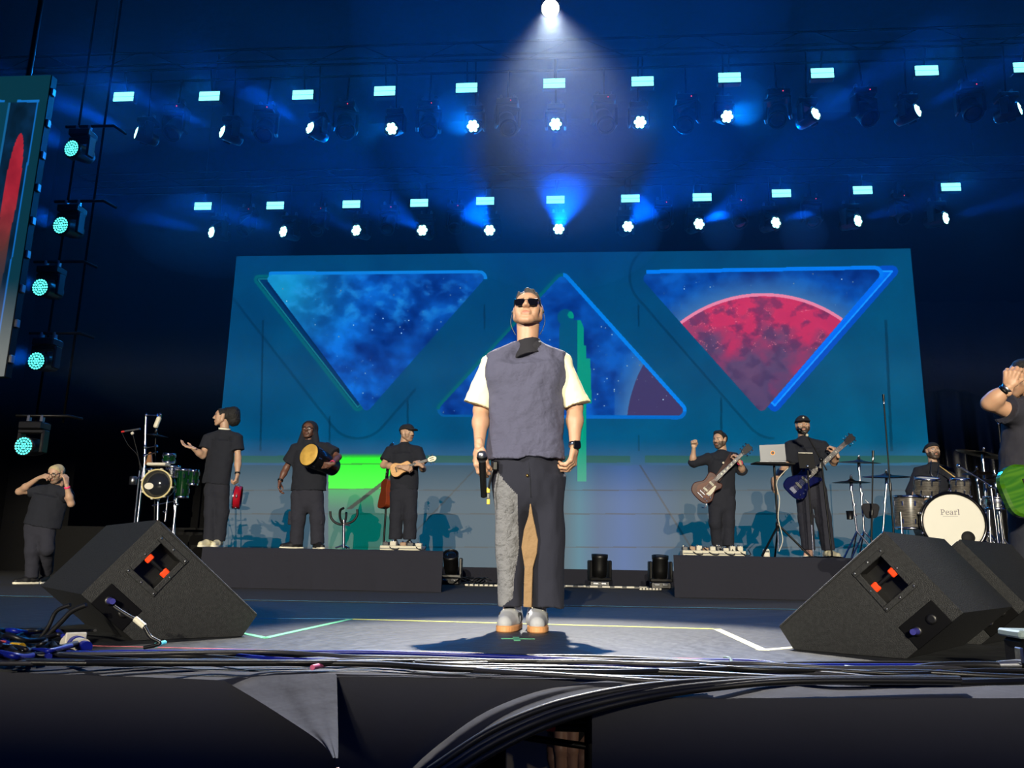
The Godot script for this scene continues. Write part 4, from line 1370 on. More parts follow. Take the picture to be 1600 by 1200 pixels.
	for e in [[798, -0.10], [838, 0.05]]:
		var c := P(e[0], 975, z)
		var d := Vector3(e[1], 0, 1).normalized()
		var base := Vector3(c.x, 0.0, z - 0.08)
		shoe(t, o, base, d, 0.0, 1.22, up, gum)
		var side := d.cross(Vector3.UP)
		var st := begin()
		for k in 5:
			var q := base + d * (0.07 + 0.024 * k) + Vector3.UP * (0.118 - 0.0125 * k)
			add_tube(st, [q - side * 0.03 + Vector3.DOWN * 0.006, q, q + side * 0.03 + Vector3.DOWN * 0.006], 0.005, -1, 6)
		obj("laces", done(st), M.sole_white, t, -o.root)
		for g in [-1.0, 1.0]:
			obj("side_flash", prism([Vector2(0, 0), Vector2(0.11, 0.0), Vector2(0.13, 0.02), Vector2(0.05, 0.045), Vector2(-0.01, 0.045)], 0.006, 0.001), M.shoe_black, t, base + side * g * 0.05 + d * (0.10 if g > 0 else 0.10) + Vector3.UP * 0.045 - o.root, Vector3(0, atan2(-d.z, d.x) + PI, 0))
		obj("tongue", box(Vector3(0.05, 0.05, 0.012), 0.005), M.shoe_black, t, base + d * 0.06 + Vector3.UP * 0.13 - o.root, Vector3(-0.6, 0, 0))
	# head: cropped dark hair with greying sides, sunglasses, ear monitors
	var tufts := []
	rng.seed = 12
	for i in 70:
		var q := Vector3(rng.randf_range(-0.058, 0.058), 0.0, rng.randf_range(-0.06, 0.062))
		q.y = 0.10 - 9.0 * q.x * q.x - 4.0 * q.z * q.z
		tufts.append([q, q + Vector3(rng.randf_range(-0.008, 0.008), 0.016 + 0.012 * clampf(q.z * 12.0, 0.0, 1.0), rng.randf_range(0.0, 0.014)), 0.011, 0.005])
	hair_cap(t, o, "hair", bumped(mat("hair_cropped", Color(0.22, 0.205, 0.2), 0.7), M.grain_normal, 0.05, 1.2), 0.003, Vector3(0, 0.076, 0.07), Vector3(0, -0.42, 0.9), tufts, -0.02, 0.0042, 0.003)
	var gl := thing("sunglasses", "narrow black sunglasses on the singer's face", "sunglasses", h.at(0, 0, 0.09))
	var hb := Basis(h.r, h.u, h.f)
	for e: float in [-1.0, 1.0]:
		var st := begin()
		add_prism(st, PackedVector2Array(smooth_outline([Vector2(0.004, 0.021), Vector2(0.06, 0.024), Vector2(0.066, 0.014), Vector2(0.058, -0.016), Vector2(0.03, -0.022), Vector2(0.009, -0.014)], 3)), 0.008, Transform3D(hb * Basis(Vector3(e, 0, 0), Vector3(0, 1, 0), Vector3(0, 0, 1)), h.at(0, -0.003, 0.094) - gl.position), 0.002)
		obj("lens", done(st, false), M.glossy_black, gl)
		obj("temple", tube([h.at(e * 0.068, 0.018, 0.088) - gl.position, h.at(e * 0.08, 0.02, 0.0) - gl.position], 0.0035, -1, 6), M.black_plastic, gl)
	obj("bridge", tube([h.at(-0.01, 0.014, 0.102) - gl.position, h.at(0.01, 0.014, 0.102) - gl.position], 0.0035, -1, 6), M.black_plastic, gl)
	var ie := thing("ear_monitor", "pale ear monitors with a thin wire round the singer's neck", "earphones", W.neck)
	for e: float in [-1.0, 1.0]:
		obj("earpiece", ball(0.011, 8), M.grey_plastic, ie, h.at(e * 0.084, -0.004, 0.004) - ie.position)
		obj("wire", tube(spline([h.at(e * 0.088, -0.004, 0.0), h.at(e * 0.098, -0.05, -0.01), h.at(e * 0.092, -0.09, -0.02), h.at(e * 0.07, -0.13, -0.04)], 4), 0.0022, -1, 5), M.grey_plastic, ie, -ie.position)
	# wrist watch and microphone
	var wt := thing("smart_watch", "square black watch with a steel link strap on the singer's wrist", "watch", W.wr)
	var wd: Vector3 = (W.wr - W.er).normalized()
	obj("strap", ring([[0.028, -0.012], [0.034, -0.010], [0.034, 0.010], [0.028, 0.012]], 18, Transform3D(frame_for(wd), Vector3.ZERO)), M.chrome, wt, -wd * 0.01)
	obj("case", box(Vector3(0.038, 0.044, 0.014), 0.005), M.black_metal, wt, Vector3(0.012, 0.006, 0.034), Vector3(0, 0.25, 0))
	obj("face", box(Vector3(0.031, 0.037, 0.003), 0.001), M.glossy_black, wt, Vector3(0.0139, 0.006, 0.0412), Vector3(0, 0.25, 0))
	var mp := P(756, 748, z + 0.06)
	var mi := thing("microphone", "black handheld microphone hanging in the singer's hand", "microphone", mp)
	var top := P(753, 711, z + 0.15) - mp
	var bot := P(756, 777, z + 0.05) - mp
	var mb := Transform3D(frame_for(top - bot), bot)
	var ml := (top - bot).length()
	obj("handle", lathe([[0.012, 0.0], [0.0165, 0.004], [0.0175, ml * 0.5], [0.021, ml - 0.035]], 16, mb), M.black_plastic, mi)
	obj("grille", lathe([[0.02, ml - 0.036], [0.0265, ml - 0.02], [0.0265, ml], [0.022, ml + 0.014], [0.012, ml + 0.022], [0.001, ml + 0.024]], 16, mb), M.brushed_steel, mi)
	obj("collar", lathe([[0.0275, ml - 0.022], [0.0285, ml - 0.018], [0.0285, ml - 0.012], [0.0275, ml - 0.008]], 16, mb), M.black_metal, mi)
	var la := thing("lanyard", "black strap with a yellow and black tag hanging at the singer's hip", "lanyard", P(770, 745, z + 0.1))
	obj("strap", tube(spline([P(775, 722, z + 0.10), P(770, 735, z + 0.12), P(766, 750, z + 0.115), P(764, 763, z + 0.105)], 4), 0.006, -1, 6), M.black_plastic, la, -la.position)
	obj("clip", box(Vector3(0.03, 0.05, 0.02), 0.006), M.black_metal, la, P(774, 728, z + 0.125) - la.position)
	for k in 3:
		obj("tag", box(Vector3(0.016, 0.028, 0.008), 0.003), mat("tag_yellow", Color(0.9, 0.75, 0.12), 0.5) if k != 1 else M.black_plastic, la, P(763, 766 + k * 9, z + 0.10) - la.position)

func crease_relief() -> ImageTexture:         # sharp random folds, as a normal map
	var n := FastNoiseLite.new()
	n.noise_type = FastNoiseLite.TYPE_CELLULAR
	n.cellular_return_type = FastNoiseLite.RETURN_DISTANCE2_SUB
	n.cellular_distance_function = FastNoiseLite.DISTANCE_EUCLIDEAN
	n.fractal_octaves = 3
	n.frequency = 0.022
	n.seed = 3
	n.domain_warp_enabled = true
	n.domain_warp_amplitude = 24.0
	n.domain_warp_frequency = 0.02
	var im := n.get_seamless_image(256, 256)
	im.bump_map_to_normal_map(7.0)
	return tex(im)

func band_members() -> void:
	var tee: Material = M.black_tee
	var jean: Material = M.dark_denim
	var light := Color(0.48, 0.30, 0.20)
	# -- man adjusting his glasses, far left on the floor
	var z := -9.15
	var o := {"skin": light, "hair": Color(0.05, 0.045, 0.04), "beard": 0.6, "front": Vector3(0.35, 0, 1), "face": Vector3(-0.05, -0.35, 1), "hand_l": [Vector3(1, 0.35, 0.1), Vector3(0.2, -0.6, -0.6), 1.0, 0.55], "hand_r": [Vector3(-0.15, 1, 0.1), Vector3(-1, 0, -0.2), -1.0, 0.55]}
	var t := person("man in black adjusting his glasses with both hands, at far left", z, 0.006, 0.93, {"head": [88, 740, 0.04], "neck": [84, 759], "sl": [58, 766], "sr": [103, 770], "el": [30, 768, 0.05], "er": [111, 787, 0.08], "wl": [60, 747, 0.16], "wr": [104, 757, 0.18], "pl": [52, 826], "pr": [73, 826], "kl": [51, 862, 0.04], "kr": [74, 858, 0.02], "al": [50, 900], "ar": [73, 893, -0.25]}, o)
	shirt(t, o, [66, 822], 0.19, 0.20, 0.45, tee, 0.93)
	trousers(t, o, 0.16, 0.095, 0.085, 0.075, jean, 0.93)
	shoe(t, o, o.W.al, Vector3(-0.5, 0, 0.8), 0.006, 0.95, M.shoe_black, M.sole_white)
	shoe(t, o, o.W.ar, Vector3(0.2, 0, 0.9), 0.006, 0.95, M.shoe_black, M.sole_white)
	hair_cap(t, o, "hair", M.hair_bleached, 0.005, Vector3(0, 0.075, 0.07), Vector3(0, -0.5, 0.86), [], -0.0)
	eyeglasses(o.h, "black-framed glasses held to the face of the man at far left")
	band(t, o, "wristband", o.W.wr.lerp(o.W.er, 0.15), o.W.wr - o.W.er, 0.032, 0.012, M.pink_band)
	# -- percussionist beside the drum rack
	z = -9.95
	o = {"skin": light, "hair": Color(0.02, 0.018, 0.016), "face": Vector3(-1, 0.05, 0.35), "front": Vector3(-0.35, 0, 1), "hand_l": [Vector3(-1, 0.25, 0.2), Vector3(0.1, 1, 0.2), 1.0, 0.25], "hand_r": [Vector3(0, -1, 0.1), Vector3(-1, 0, 0), 1.0, 0.75]}
	t = person("percussionist in a long black tee looking left, tambourine hanging from one hand", z, RH, 0.98, {"head": [348, 652], "neck": [351, 672], "sl": [327, 684], "sr": [370, 684], "el": [317, 712, 0.05], "er": [372, 716], "wl": [301, 700, 0.2], "wr": [371, 742, 0.05], "pl": [331, 764], "pr": [347, 764], "kl": [330, 802, 0.03], "kr": [347, 802, 0.02], "al": [328, 843, 0.05], "ar": [342, 843]}, o)
	shirt(t, o, [337, 757], 0.19, 0.195, 0.62, tee, 0.98, "shirt", 0.088)
	trousers(t, o, 0.165, 0.09, 0.085, 0.082, M.black_trousers, 0.98)
	shoe(t, o, o.W.al, Vector3(-0.15, 0, 0.9), RH, 1.05, M.shoe_white, M.sole_white)
	shoe(t, o, o.W.ar, Vector3(0.1, 0, 1), RH, 1.05, M.shoe_white, M.sole_white)
	band(t, o, "undershirt_collar", o.W.neck + Vector3(0, 0.012, 0.005), Vector3(0.1, 1, 0.1), 0.075, 0.012, M.sole_white)
	hair_cap(t, o, "hair", M.hair_black, 0.008, Vector3(0, 0.06, 0.055), Vector3(0, -0.35, 0.94), [[Vector3(0, 0.03, -0.12), Vector3(0, -0.02, -0.14), 0.1, 0.085], [Vector3(0, 0.07, -0.06), Vector3(0, 0.07, -0.12), 0.07, 0.09]], -0.6, 0.009, 0.012)
	band(t, o, "wristwatch", o.W.wr.lerp(o.W.er, 0.1), o.W.wr - o.W.er, 0.034, 0.012, M.black_plastic)
	tambourine(P(371, 777, z + 0.1))
	# -- hooded drummer carrying a hand drum
	z = -10.2
	o = {"skin": Color(0.135, 0.062, 0.04), "hair": Color(0.01, 0.009, 0.008), "beard": 0.3, "face": Vector3(-0.05, 0.05, 1), "hand_l": [Vector3(0.02, -1, 0.1), Vector3(1, 0, -0.1), -1.0, 0.35], "hand_r": [Vector3(-1, -0.25, 0.2), Vector3(0.1, 0.5, -1), 1.0, 0.3]}
	t = person("man in a black hooded tee holding a hand drum under his arm", z, RH, 0.96, {"head": [483, 672, 0.02], "neck": [483, 690], "sl": [463, 700], "sr": [509, 699], "el": [447, 732, -0.03], "er": [529, 714, 0.06], "wl": [437, 753, 0.04], "wr": [518, 725, 0.34], "pl": [467, 776], "pr": [493, 776], "kl": [466, 812, 0.03], "kr": [496, 812, 0.02], "al": [463, 848], "ar": [496, 848]}, o)
	shirt(t, o, [482, 767], 0.215, 0.225, 0.72, tee, 0.96, "shirt", 0.095)
	trousers(t, o, 0.19, 0.105, 0.095, 0.088, jean, 0.96)
	for e: String in ["l", "r"]:
		for k in 2:
			var c: Vector3 = o.W["p" + e].lerp(o.W["a" + e], 0.42 + 0.14 * k)
			obj("cargo_pocket", box(Vector3(0.10, 0.11 if k == 0 else 0.07, 0.035), 0.015), jean, t, c + Vector3(-0.05 if e == "l" else 0.05, 0, 0.065) - o.root)
	shoe(t, o, o.W.al, Vector3(-0.75, 0, 0.7), RH, 1.05, M.shoe_black, M.sole_white)
	shoe(t, o, o.W.ar, Vector3(0.6, 0, 0.8), RH, 1.05, M.shoe_black, M.sole_white)
	var h: Head = o.h
	var hood := [[0, h.at(0, 0.03, -0.035), h.at(0, 0.03, 0.0), 0.108 * h.s, 0.10 * h.s], [0, h.at(-0.075, -0.02, -0.02), h.at(-0.11, -0.19, -0.02), 0.04 * h.s, 0.05 * h.s], [0, h.at(0.075, -0.02, -0.02), h.at(0.11, -0.19, -0.02), 0.04 * h.s, 0.05 * h.s], [0, h.at(0, 0.0, -0.07), h.at(0, -0.18, -0.09), 0.09 * h.s, 0.10 * h.s], [2, h.at(0, 0.015, 0.06), h.at(0, -0.16, 0.10), 0.078 * h.s, 0.075 * h.s]]
	obj("hood", solid([net(hood, 0.0085, 0.02)], o.root), tee, t)
	band(t, o, "wristband", o.W.wr.lerp(o.W.er, 0.12), o.W.wr - o.W.er, 0.036, 0.014, M.pink_band)
	band(t, o, "wristwatch", o.W.wl.lerp(o.W.el, 0.12), o.W.wl - o.W.el, 0.036, 0.012, M.black_plastic)
	eyeglasses(o.h, "thin glasses on the hooded man's face", 0.6)
	# -- man with the small four-string guitar
	z = -10.3
	o = {"skin": light, "hair": Color(0.025, 0.02, 0.018), "beard": 0.35, "face": Vector3(0.85, -0.03, 0.6), "front": Vector3(0.15, 0, 1), "hand_l": [Vector3(1, -0.15, 0.05), Vector3(0.1, -0.4, -1), 1.0, 0.5], "hand_r": [Vector3(-0.6, 0.55, -0.3), Vector3(-0.6, 0.1, -0.5), 1.0, 0.6]}
	t = person("man in a black cap and tee playing a small pale wooden guitar", z, RH, 0.96, {"head": [636, 677], "neck": [632, 694], "sl": [611, 704], "sr": [652, 704], "el": [599, 727, 0.05], "er": [661, 733, 0.02], "wl": [628, 730, 0.26], "wr": [658, 727, 0.24], "pl": [621, 772], "pr": [641, 772], "kl": [619, 808, 0.02], "kr": [641, 808, 0.02], "al": [618, 840], "ar": [640, 840]}, o)
	shirt(t, o, [632, 766], 0.178, 0.178, 0.72, tee, 0.96, "shirt", 0.088)
	trousers(t, o, 0.165, 0.095, 0.088, 0.086, M.black_trousers, 0.96)
	shoe(t, o, o.W.al, Vector3(-0.3, 0, 0.9), RH, 1.0, M.shoe_black, M.shoe_black)
	shoe(t, o, o.W.ar, Vector3(0.3, 0, 0.9), RH, 1.0, M.shoe_black, M.shoe_black)
	cap(t, o, M.cap_black)
	hair_cap(t, o, "hair", M.hair_black, 0.002, Vector3(0, 0.05, -0.01), Vector3(0, -0.1, 1), [], -0.02)
	cavaquinho(z)
	# -- guitarist with a raised fist
	z = -10.3
	o = {"skin": light, "hair": Color(0.015, 0.013, 0.012), "beard": 0.85, "face": Vector3(-0.7, -0.05, 0.75), "front": Vector3(0.1, 0, 1), "hand_l": [Vector3(0.0, 1, 0.1), Vector3(0.1, 0, 1), 1.0, 1.0], "hand_r": [Vector3(-0.35, 0.9, -0.1), Vector3(-0.7, -0.2, -0.7), 1.0, 0.6]}
	t = person("guitarist in black raising a fist, brown sunburst guitar slung across him", z, RH, 0.93, {"head": [1125, 688], "neck": [1127, 706], "sl": [1108, 716], "sr": [1146, 714], "el": [1082, 724, 0.03], "er": [1160, 737, 0.06], "wl": [1084, 700, 0.1], "wr": [1156, 722, 0.22], "pl": [1118, 784], "pr": [1138, 784], "kl": [1117, 818, 0.04], "kr": [1138, 818], "al": [1121, 850, -0.05], "ar": [1138, 851]}, o)
	shirt(t, o, [1128, 779], 0.165, 0.168, 1.12, tee, 0.93, "sweater", 0.062)
	trousers(t, o, 0.165, 0.09, 0.08, 0.075, M.black_trousers, 0.93)
	shoe(t, o, o.W.al, Vector3(-0.3, 0, 0.9), RH, 1.0, M.shoe_black, M.shoe_black)
	shoe(t, o, o.W.ar, Vector3(0.2, 0, 0.9), RH, 1.0, M.shoe_black, M.shoe_black)
	hair_cap(t, o, "hair", M.hair_black, 0.008, Vector3(0, 0.07, 0.06), Vector3(0, -0.4, 0.92), [[Vector3(-0.03, 0.095, 0.03), Vector3(0.03, 0.095, 0.03), 0.04, 0.04]], -0.02, 0.007, 0.006)
	band(t, o, "wristband", o.W.wr.lerp(o.W.er, 0.1), o.W.wr - o.W.er, 0.034, 0.014, M.pink_band)
	electric_guitar(z)
	# -- bass player at the microphone
	o = {"skin": light, "hair": Color(0.02, 0.016, 0.014), "beard": 0.9, "face": Vector3(-0.12, 0.0, 1), "front": Vector3(-0.05, 0, 1), "hand_l": [Vector3(-0.1, -1, 0.15), Vector3(1, 0, 0.1), -1.0, 0.35], "hand_r": [Vector3(-0.35, 0.9, -0.1), Vector3(-0.7, -0.2, -0.7), 1.0, 0.6]}
	t = person("bass player in black cap and tee singing at a microphone, dark blue bass", z, RH, 1.0, {"head": [1254, 665], "neck": [1256, 685], "sl": [1236, 696], "sr": [1283, 696], "el": [1226, 730, -0.04], "er": [1303, 723, 0.05], "wl": [1207, 752, 0.12], "wr": [1308, 710, 0.25], "pl": [1256, 768], "pr": [1279, 768], "kl": [1259, 812, 0.03], "kr": [1287, 812, 0.02], "al": [1263, 857, 0.05], "ar": [1294, 857]}, o)
	shirt(t, o, [1262, 764], 0.195, 0.18, 0.72, tee, 1.0, "shirt", 0.09)
	trousers(t, o, 0.17, 0.095, 0.09, 0.08, jean, 1.0)
	shoe(t, o, o.W.al, Vector3(-0.4, 0, 0.9), RH, 1.05, mat("shoe_blush", Color(0.75, 0.6, 0.52), 0.6), M.sole_white)
	shoe(t, o, o.W.ar, Vector3(0.3, 0, 0.9), RH, 1.05, M.shoe_white, M.sole_white)
	cap(t, o, M.cap_black, 0.0)
	var hd: Head = o.h
	var leaf := begin()
	for e: Array in [[0.0, 0.026], [-0.55, 0.02], [0.55, 0.02]]:
		var q := Basis(hd.f, e[0])
		add_lathe(leaf, [[0.0006, 0.0], [0.006, e[1] * 0.5], [0.0006, e[1]]], Transform3D(q * Basis(hd.r, hd.u, hd.f), hd.at(0, 0.075, 0.098) - o.root), 8, 1.0, 0.3)
	obj("cap_emblem", done(leaf), M.sole_white, t)
	electric_bass(z)
	# -- drummer behind the kit
	z = -11.3
	o = {"skin": light, "hair": Color(0.02, 0.016, 0.014), "beard": 0.9, "face": Vector3(0.05, 0.18, 1), "hand_r": [Vector3(0.4, -0.3, 1), Vector3(0, -1, 0), -1.0, 0.8], "hand_l": [Vector3(0.2, -0.3, 1), Vector3(0, -1, 0), 1.0, 0.8]}
	t = person("drummer in black with a backward cap sitting behind the drum kit", z, RH, 1.0, {"head": [1457, 706], "neck": [1458, 725], "sl": [1436, 737], "sr": [1481, 737], "el": [1424, 770, 0.1], "er": [1497, 765, 0.08], "wl": [1440, 775, 0.3], "wr": [1490, 748, 0.26], "pl": [1447, 806], "pr": [1470, 806], "kl": [1440, 806, 0.4], "kr": [1478, 806, 0.4], "al": [1440, 855, 0.42], "ar": [1478, 855, 0.42]}, o)
	shirt(t, o, [1458, 806], 0.195, 0.18, 1.4, tee, 1.0, "shirt", 0.075)
	trousers(t, o, 0.17, 0.09, 0.085, 0.075, jean, 1.0)
	cap(t, o, M.cap_black, PI)
	drop_shoes(t, o, RH)
	obj("necklace", tube(spline([o.h.at(-0.05, -0.13, 0.03), P(1455, 740, z + 0.14), P(1462, 748, z + 0.15), P(1466, 738, z + 0.14), o.h.at(0.05, -0.13, 0.03)], 4), 0.004, -1, 5), M.brushed_steel, t, -o.root)
	# -- the man with the green guitar at the right edge
	z = -4.9
	o = {"skin": Color(0.50, 0.29, 0.18), "hair": Color(0.02, 0.018, 0.016), "face": Vector3(-0.75, 0.05, -0.6), "front": Vector3(-0.5, 0, 1), "fine": 0.8, "hand_cell": 0.0045, "hand_l": [Vector3(0.25, 1, 0.15), Vector3(0.6, 0, -0.8), -1.0, 0.7], "hand_r": [Vector3(-1, -0.2, 0.2), Vector3(0, 0, -1), 1.0, 0.5]}
	t = person("man in a black tee at the right edge, one hand raised to his ear", z, 0.0, 1.03, {"head": [1606, 590], "neck": [1609, 627], "sl": [1586, 646, 0.05], "sr": [1668, 650], "el": [1546, 630, 0.12], "er": [1680, 730], "wl": [1576, 605, 0.2], "wr": [1640, 770, 0.2], "pl": [1606, 800], "pr": [1650, 800], "kl": [1606, 880, 0.05], "kr": [1650, 880], "al": [1606, 950], "ar": [1648, 950]}, o)
	shirt(t, o, [1622, 775], 0.205, 0.205, 0.38, bumped(mat("black_tee_near", Color(0.15, 0.15, 0.19), 0.9), M.weave_normal, 0.12, 0.4), 1.03, "shirt", 0.085)
	trousers(t, o, 0.17, 0.095, 0.09, 0.08, M.black_trousers, 1.03)
	drop_shoes(t, o, 0.0)
	hair_cap(t, o, "hair", M.hair_black, 0.004, Vector3(0, 0.06, 0.06), Vector3(0, -0.4, 0.92), [], -0.03)
	var wd: Vector3 = o.W.wl - o.W.el
	band(t, o, "bracelet", o.W.wl.lerp(o.W.el, 0.08), wd, 0.034, 0.010, M.brushed_steel)
	band(t, o, "bracelet", o.W.wl.lerp(o.W.el, 0.2), wd, 0.036, 0.008, M.black_metal)
	green_guitar(z)
	under_stage_person()

func drop_shoes(t: Node3D, o: Dictionary, g: float) -> void:
	for e: String in ["al", "ar"]: shoe(t, o, o.W[e], Vector3(0, 0, 1), g, 1.0, M.shoe_black, M.shoe_black)

func eyeglasses(h: Head, label: String, thin := 1.0) -> void:
	var g := thing("eyeglasses", label, "glasses", h.at(0, 0, 0.1))
	for e: float in [-1.0, 1.0]:
		var pts := []
		for i in 13:
			var a := TAU * i / 12.0
			pts.append(h.at(e * 0.034 + cos(a) * 0.028, 0.004 + sin(a) * 0.021, 0.102) - g.position)
		obj("rim", tube(pts, 0.0036 * thin, -1, 5), M.black_plastic, g)
		obj("temple", tube([h.at(e * 0.064, 0.012, 0.1) - g.position, h.at(e * 0.082, 0.014, 0.0) - g.position], 0.003 * thin, -1, 5), M.black_plastic, g)
	obj("bridge", tube([h.at(-0.008, 0.01, 0.104) - g.position, h.at(0.008, 0.01, 0.104) - g.position], 0.003 * thin, -1, 5), M.black_plastic, g)

func under_stage_person() -> void:
	# bent over under the deck: only the shorts and bare legs show in the gap of the skirt
	var z := -6.0
	var o := {"skin": Color(0.26, 0.15, 0.11), "front": Vector3(0, -0.9, -0.5), "face": Vector3(0, -1, -0.6), "head_up": Vector3(0, 0.3, -1), "head_cell": 0.012}
	var t := person("person bent over under the stage, bare legs and dark shorts seen through the skirt gap", z, -1.5, 0.9, {"head": [886, 1150, -0.85], "neck": [886, 1135, -0.68], "sl": [865, 1128, -0.55], "sr": [907, 1128, -0.55], "el": [862, 1170, -0.6], "er": [910, 1170, -0.6], "wl": [865, 1215, -0.6], "wr": [907, 1215, -0.6], "pl": [875, 1105], "pr": [895, 1105], "kl": [874, 1170, 0.05], "kr": [894, 1170, 0.03], "al": [876, 1262], "ar": [895, 1262]}, o)
	var W: Dictionary = o.W
	obj("shorts", solid([net([[0, (W.pl + W.pr) / 2 + Vector3(0, 0.03, -0.05), (W.pl + W.pr) / 2, 0.14, 0.14], [1, W.pl, W.pl.lerp(W.kl, 0.3), 0.085, 0.075], [1, W.pr, W.pr.lerp(W.kr, 0.3), 0.085, 0.075]], 0.0125, 0.03)], o.root), M.black_tee, t)
	obj("shirt", solid([net([[1, (W.pl + W.pr) / 2 + Vector3(0, 0.02, -0.1), W.neck, 0.15, 0.16]], 0.0145, 0.03)], o.root), M.black_tee, t)
	drop_shoes(t, o, -1.5)
	# the work lamp that lights the space under the deck
	var wl := thing("work_lamp", "small bare work lamp hung under the stage deck", "lamp", Vector3(0.85, -0.3, -4.6))
	obj("bulb", ball(0.04, 10), glow("bulb_glow", Color(1.0, 0.93, 0.8), 3.0), wl)
	obj("cord", tube([Vector3(0, 0.04, 0), Vector3(0, 0.25, 0)], 0.006), M.rubber, wl)
	var l := OmniLight3D.new()
	l.name = "work_light"
	l.light_color = Color(1.0, 0.93, 0.8)
	l.light_energy = 0.5
	l.light_size = 0.04
	l.omni_range = 12.0
	l.omni_attenuation = 2.0
	l.shadow_enabled = true
	wl.add_child(l)

# ---------------------------------------------------------------- instruments
func on_line(a: Vector3, b: Vector3, front := Vector3(0, 0, 1)) -> Transform3D:       # x runs from a to b, z towards front
	var x := (b - a).normalized()
	var z := (front - x * front.dot(x)).normalized()
	return Transform3D(Basis(x, z.cross(x), z), a)

func part(t: Node3D, called: String, mesh: Mesh, m: Material, f: Transform3D, at := Vector3.ZERO, turn := Vector3.ZERO) -> MeshInstance3D:
	var o := obj(called, mesh, m, t)
	o.transform = Transform3D(f.basis * Basis.from_euler(turn), f.basis * at)
	return o

func strings(t: Node3D, f: Transform3D, n: int, x0: float, x1: float, w0: float, w1: float, z: float) -> void:
	for i in n:
		var u := float(i) / (n - 1) - 0.5
		part(t, "string", tube([Vector3(x0, u * w0, z), Vector3(x1, u * w1, z)], 0.0012, -1, 4), M.brushed_steel, f)

func tambourine(p: Vector3) -> void:
	var t := thing("tambourine", "red and yellow tambourine hanging edge-on from the percussionist's hand", "tambourine", p)
	var b := Basis.from_euler(Vector3(0.1, 0.3, PI / 2 - 0.05))
	obj("shell", ring([[0.135, -0.045], [0.14, -0.045], [0.14, 0.045], [0.135, 0.045], [0.13, 0.04], [0.13, -0.04]], 28, Transform3D(b, Vector3.ZERO)), mat("tambourine_red", Color(0.62, 0.06, 0.13), 0.3), t)
	obj("drum_skin", lathe([[0.13, 0.035], [0.13, 0.041], [0.001, 0.042]], 24, Transform3D(b, Vector3.ZERO)), mat("tambourine_skin", Color(0.85, 0.68, 0.22), 0.5), t)
	obj("rim", ring([[0.138, 0.034], [0.144, 0.036], [0.144, 0.046], [0.138, 0.048]], 28, Transform3D(b, Vector3.ZERO)), M.chrome, t)
	for i in 5:
		var a := TAU * i / 5 + 0.2
		obj("jingle", lathe([[0.004, -0.012], [0.026, -0.008], [0.026, -0.005], [0.004, 0.0], [0.026, 0.005], [0.026, 0.008], [0.004, 0.012]], 12, Transform3D(b, b * Vector3(cos(a) * 0.138, 0, sin(a) * 0.138))), M.brushed_steel, t)

func cavaquinho(z: float) -> void:
	var f := on_line(P(621, 734, z + 0.2), P(680, 716, z + 0.2))
	var t := thing("cavaquinho", "small pale wooden four-string guitar held by the man in the cap", "guitar", f.origin)
	var wood := mat("pale_wood", Color(0.80, 0.58, 0.30), 0.35)
	wood.albedo_texture = grain(Color(0.82, 0.62, 0.34), Color(0.72, 0.5, 0.24), 8)
	wood.albedo_color = Color.WHITE
	wood.uv1_triplanar = true
	wood.uv1_scale = Vector3.ONE * 4.0
	var dark := mat("dark_wood", Color(0.16, 0.1, 0.07), 0.4)
	var out := smooth_outline([Vector2(-0.085, 0), Vector2(-0.07, 0.065), Vector2(-0.01, 0.088), Vector2(0.06, 0.062), Vector2(0.105, 0.062), Vector2(0.155, 0.066), Vector2(0.185, 0.03), Vector2(0.187, 0.0), Vector2(0.185, -0.03), Vector2(0.155, -0.066), Vector2(0.105, -0.062), Vector2(0.06, -0.062), Vector2(-0.01, -0.088), Vector2(-0.07, -0.065)], 4)
	part(t, "body", prism(out, 0.07, 0.004), wood, f, Vector3(0, 0, -0.035))
	part(t, "sound_hole", lathe([[0.026, 0.0], [0.026, 0.002]], 20), M.matt_black, f, Vector3(0.085, 0, 0.0345), Vector3(PI / 2, 0, 0))
	part(t, "rosette", ring([[0.030, 0.0], [0.034, 0.001], [0.034, 0.002], [0.030, 0.002]], 20), dark, f, Vector3(0.085, 0, 0.0335), Vector3(PI / 2, 0, 0))
	part(t, "bridge", box(Vector3(0.014, 0.07, 0.009), 0.003), dark, f, Vector3(-0.01, 0, 0.039))
	part(t, "neck", box(Vector3(0.24, 0.032, 0.024), 0.006), wood, f, Vector3(0.29, 0, 0.02))
	var fb := part(t, "fretboard", box(Vector3(0.27, 0.034, 0.006), 0.001), dark, f, Vector3(0.275, 0, 0.036))
	for i in 12:
		obj("fret", box(Vector3(0.0015, 0.034, 0.0015)), M.brushed_steel, fb, Vector3(-0.11 + 0.235 * (1.0 - pow(2.0, -i / 9.0)) / 0.62, 0, 0.0036))
	var hs := part(t, "headstock", prism(smooth_outline([Vector2(0.0, 0.018), Vector2(0.04, 0.034), Vector2(0.085, 0.03), Vector2(0.11, 0.0), Vector2(0.085, -0.03), Vector2(0.04, -0.034), Vector2(0.0, -0.018)], 4), 0.016, 0.002), mat("cream_head", Color(0.85, 0.8, 0.66), 0.4), f, Vector3(0.405, 0, 0.014), Vector3(0, 0.12, 0))
	for e in [-1, 1]:
		for k in 2:
			obj("tuning_peg", lathe([[0.005, 0.0], [0.005, 0.02], [0.009, 0.022], [0.009, 0.03]], 8, Transform3D(Basis(Vector3.RIGHT, 0.0 if e > 0 else PI), Vector3(0.03 + 0.04 * k, e * 0.03, 0.008))), M.brushed_steel, hs)
		obj("slot", box(Vector3(0.055, 0.010, 0.004), 0.001), M.matt_black, hs, Vector3(0.05, e * 0.013, 0.0155))
	strings(t, f, 4, -0.008, 0.41, 0.03, 0.022, 0.043)

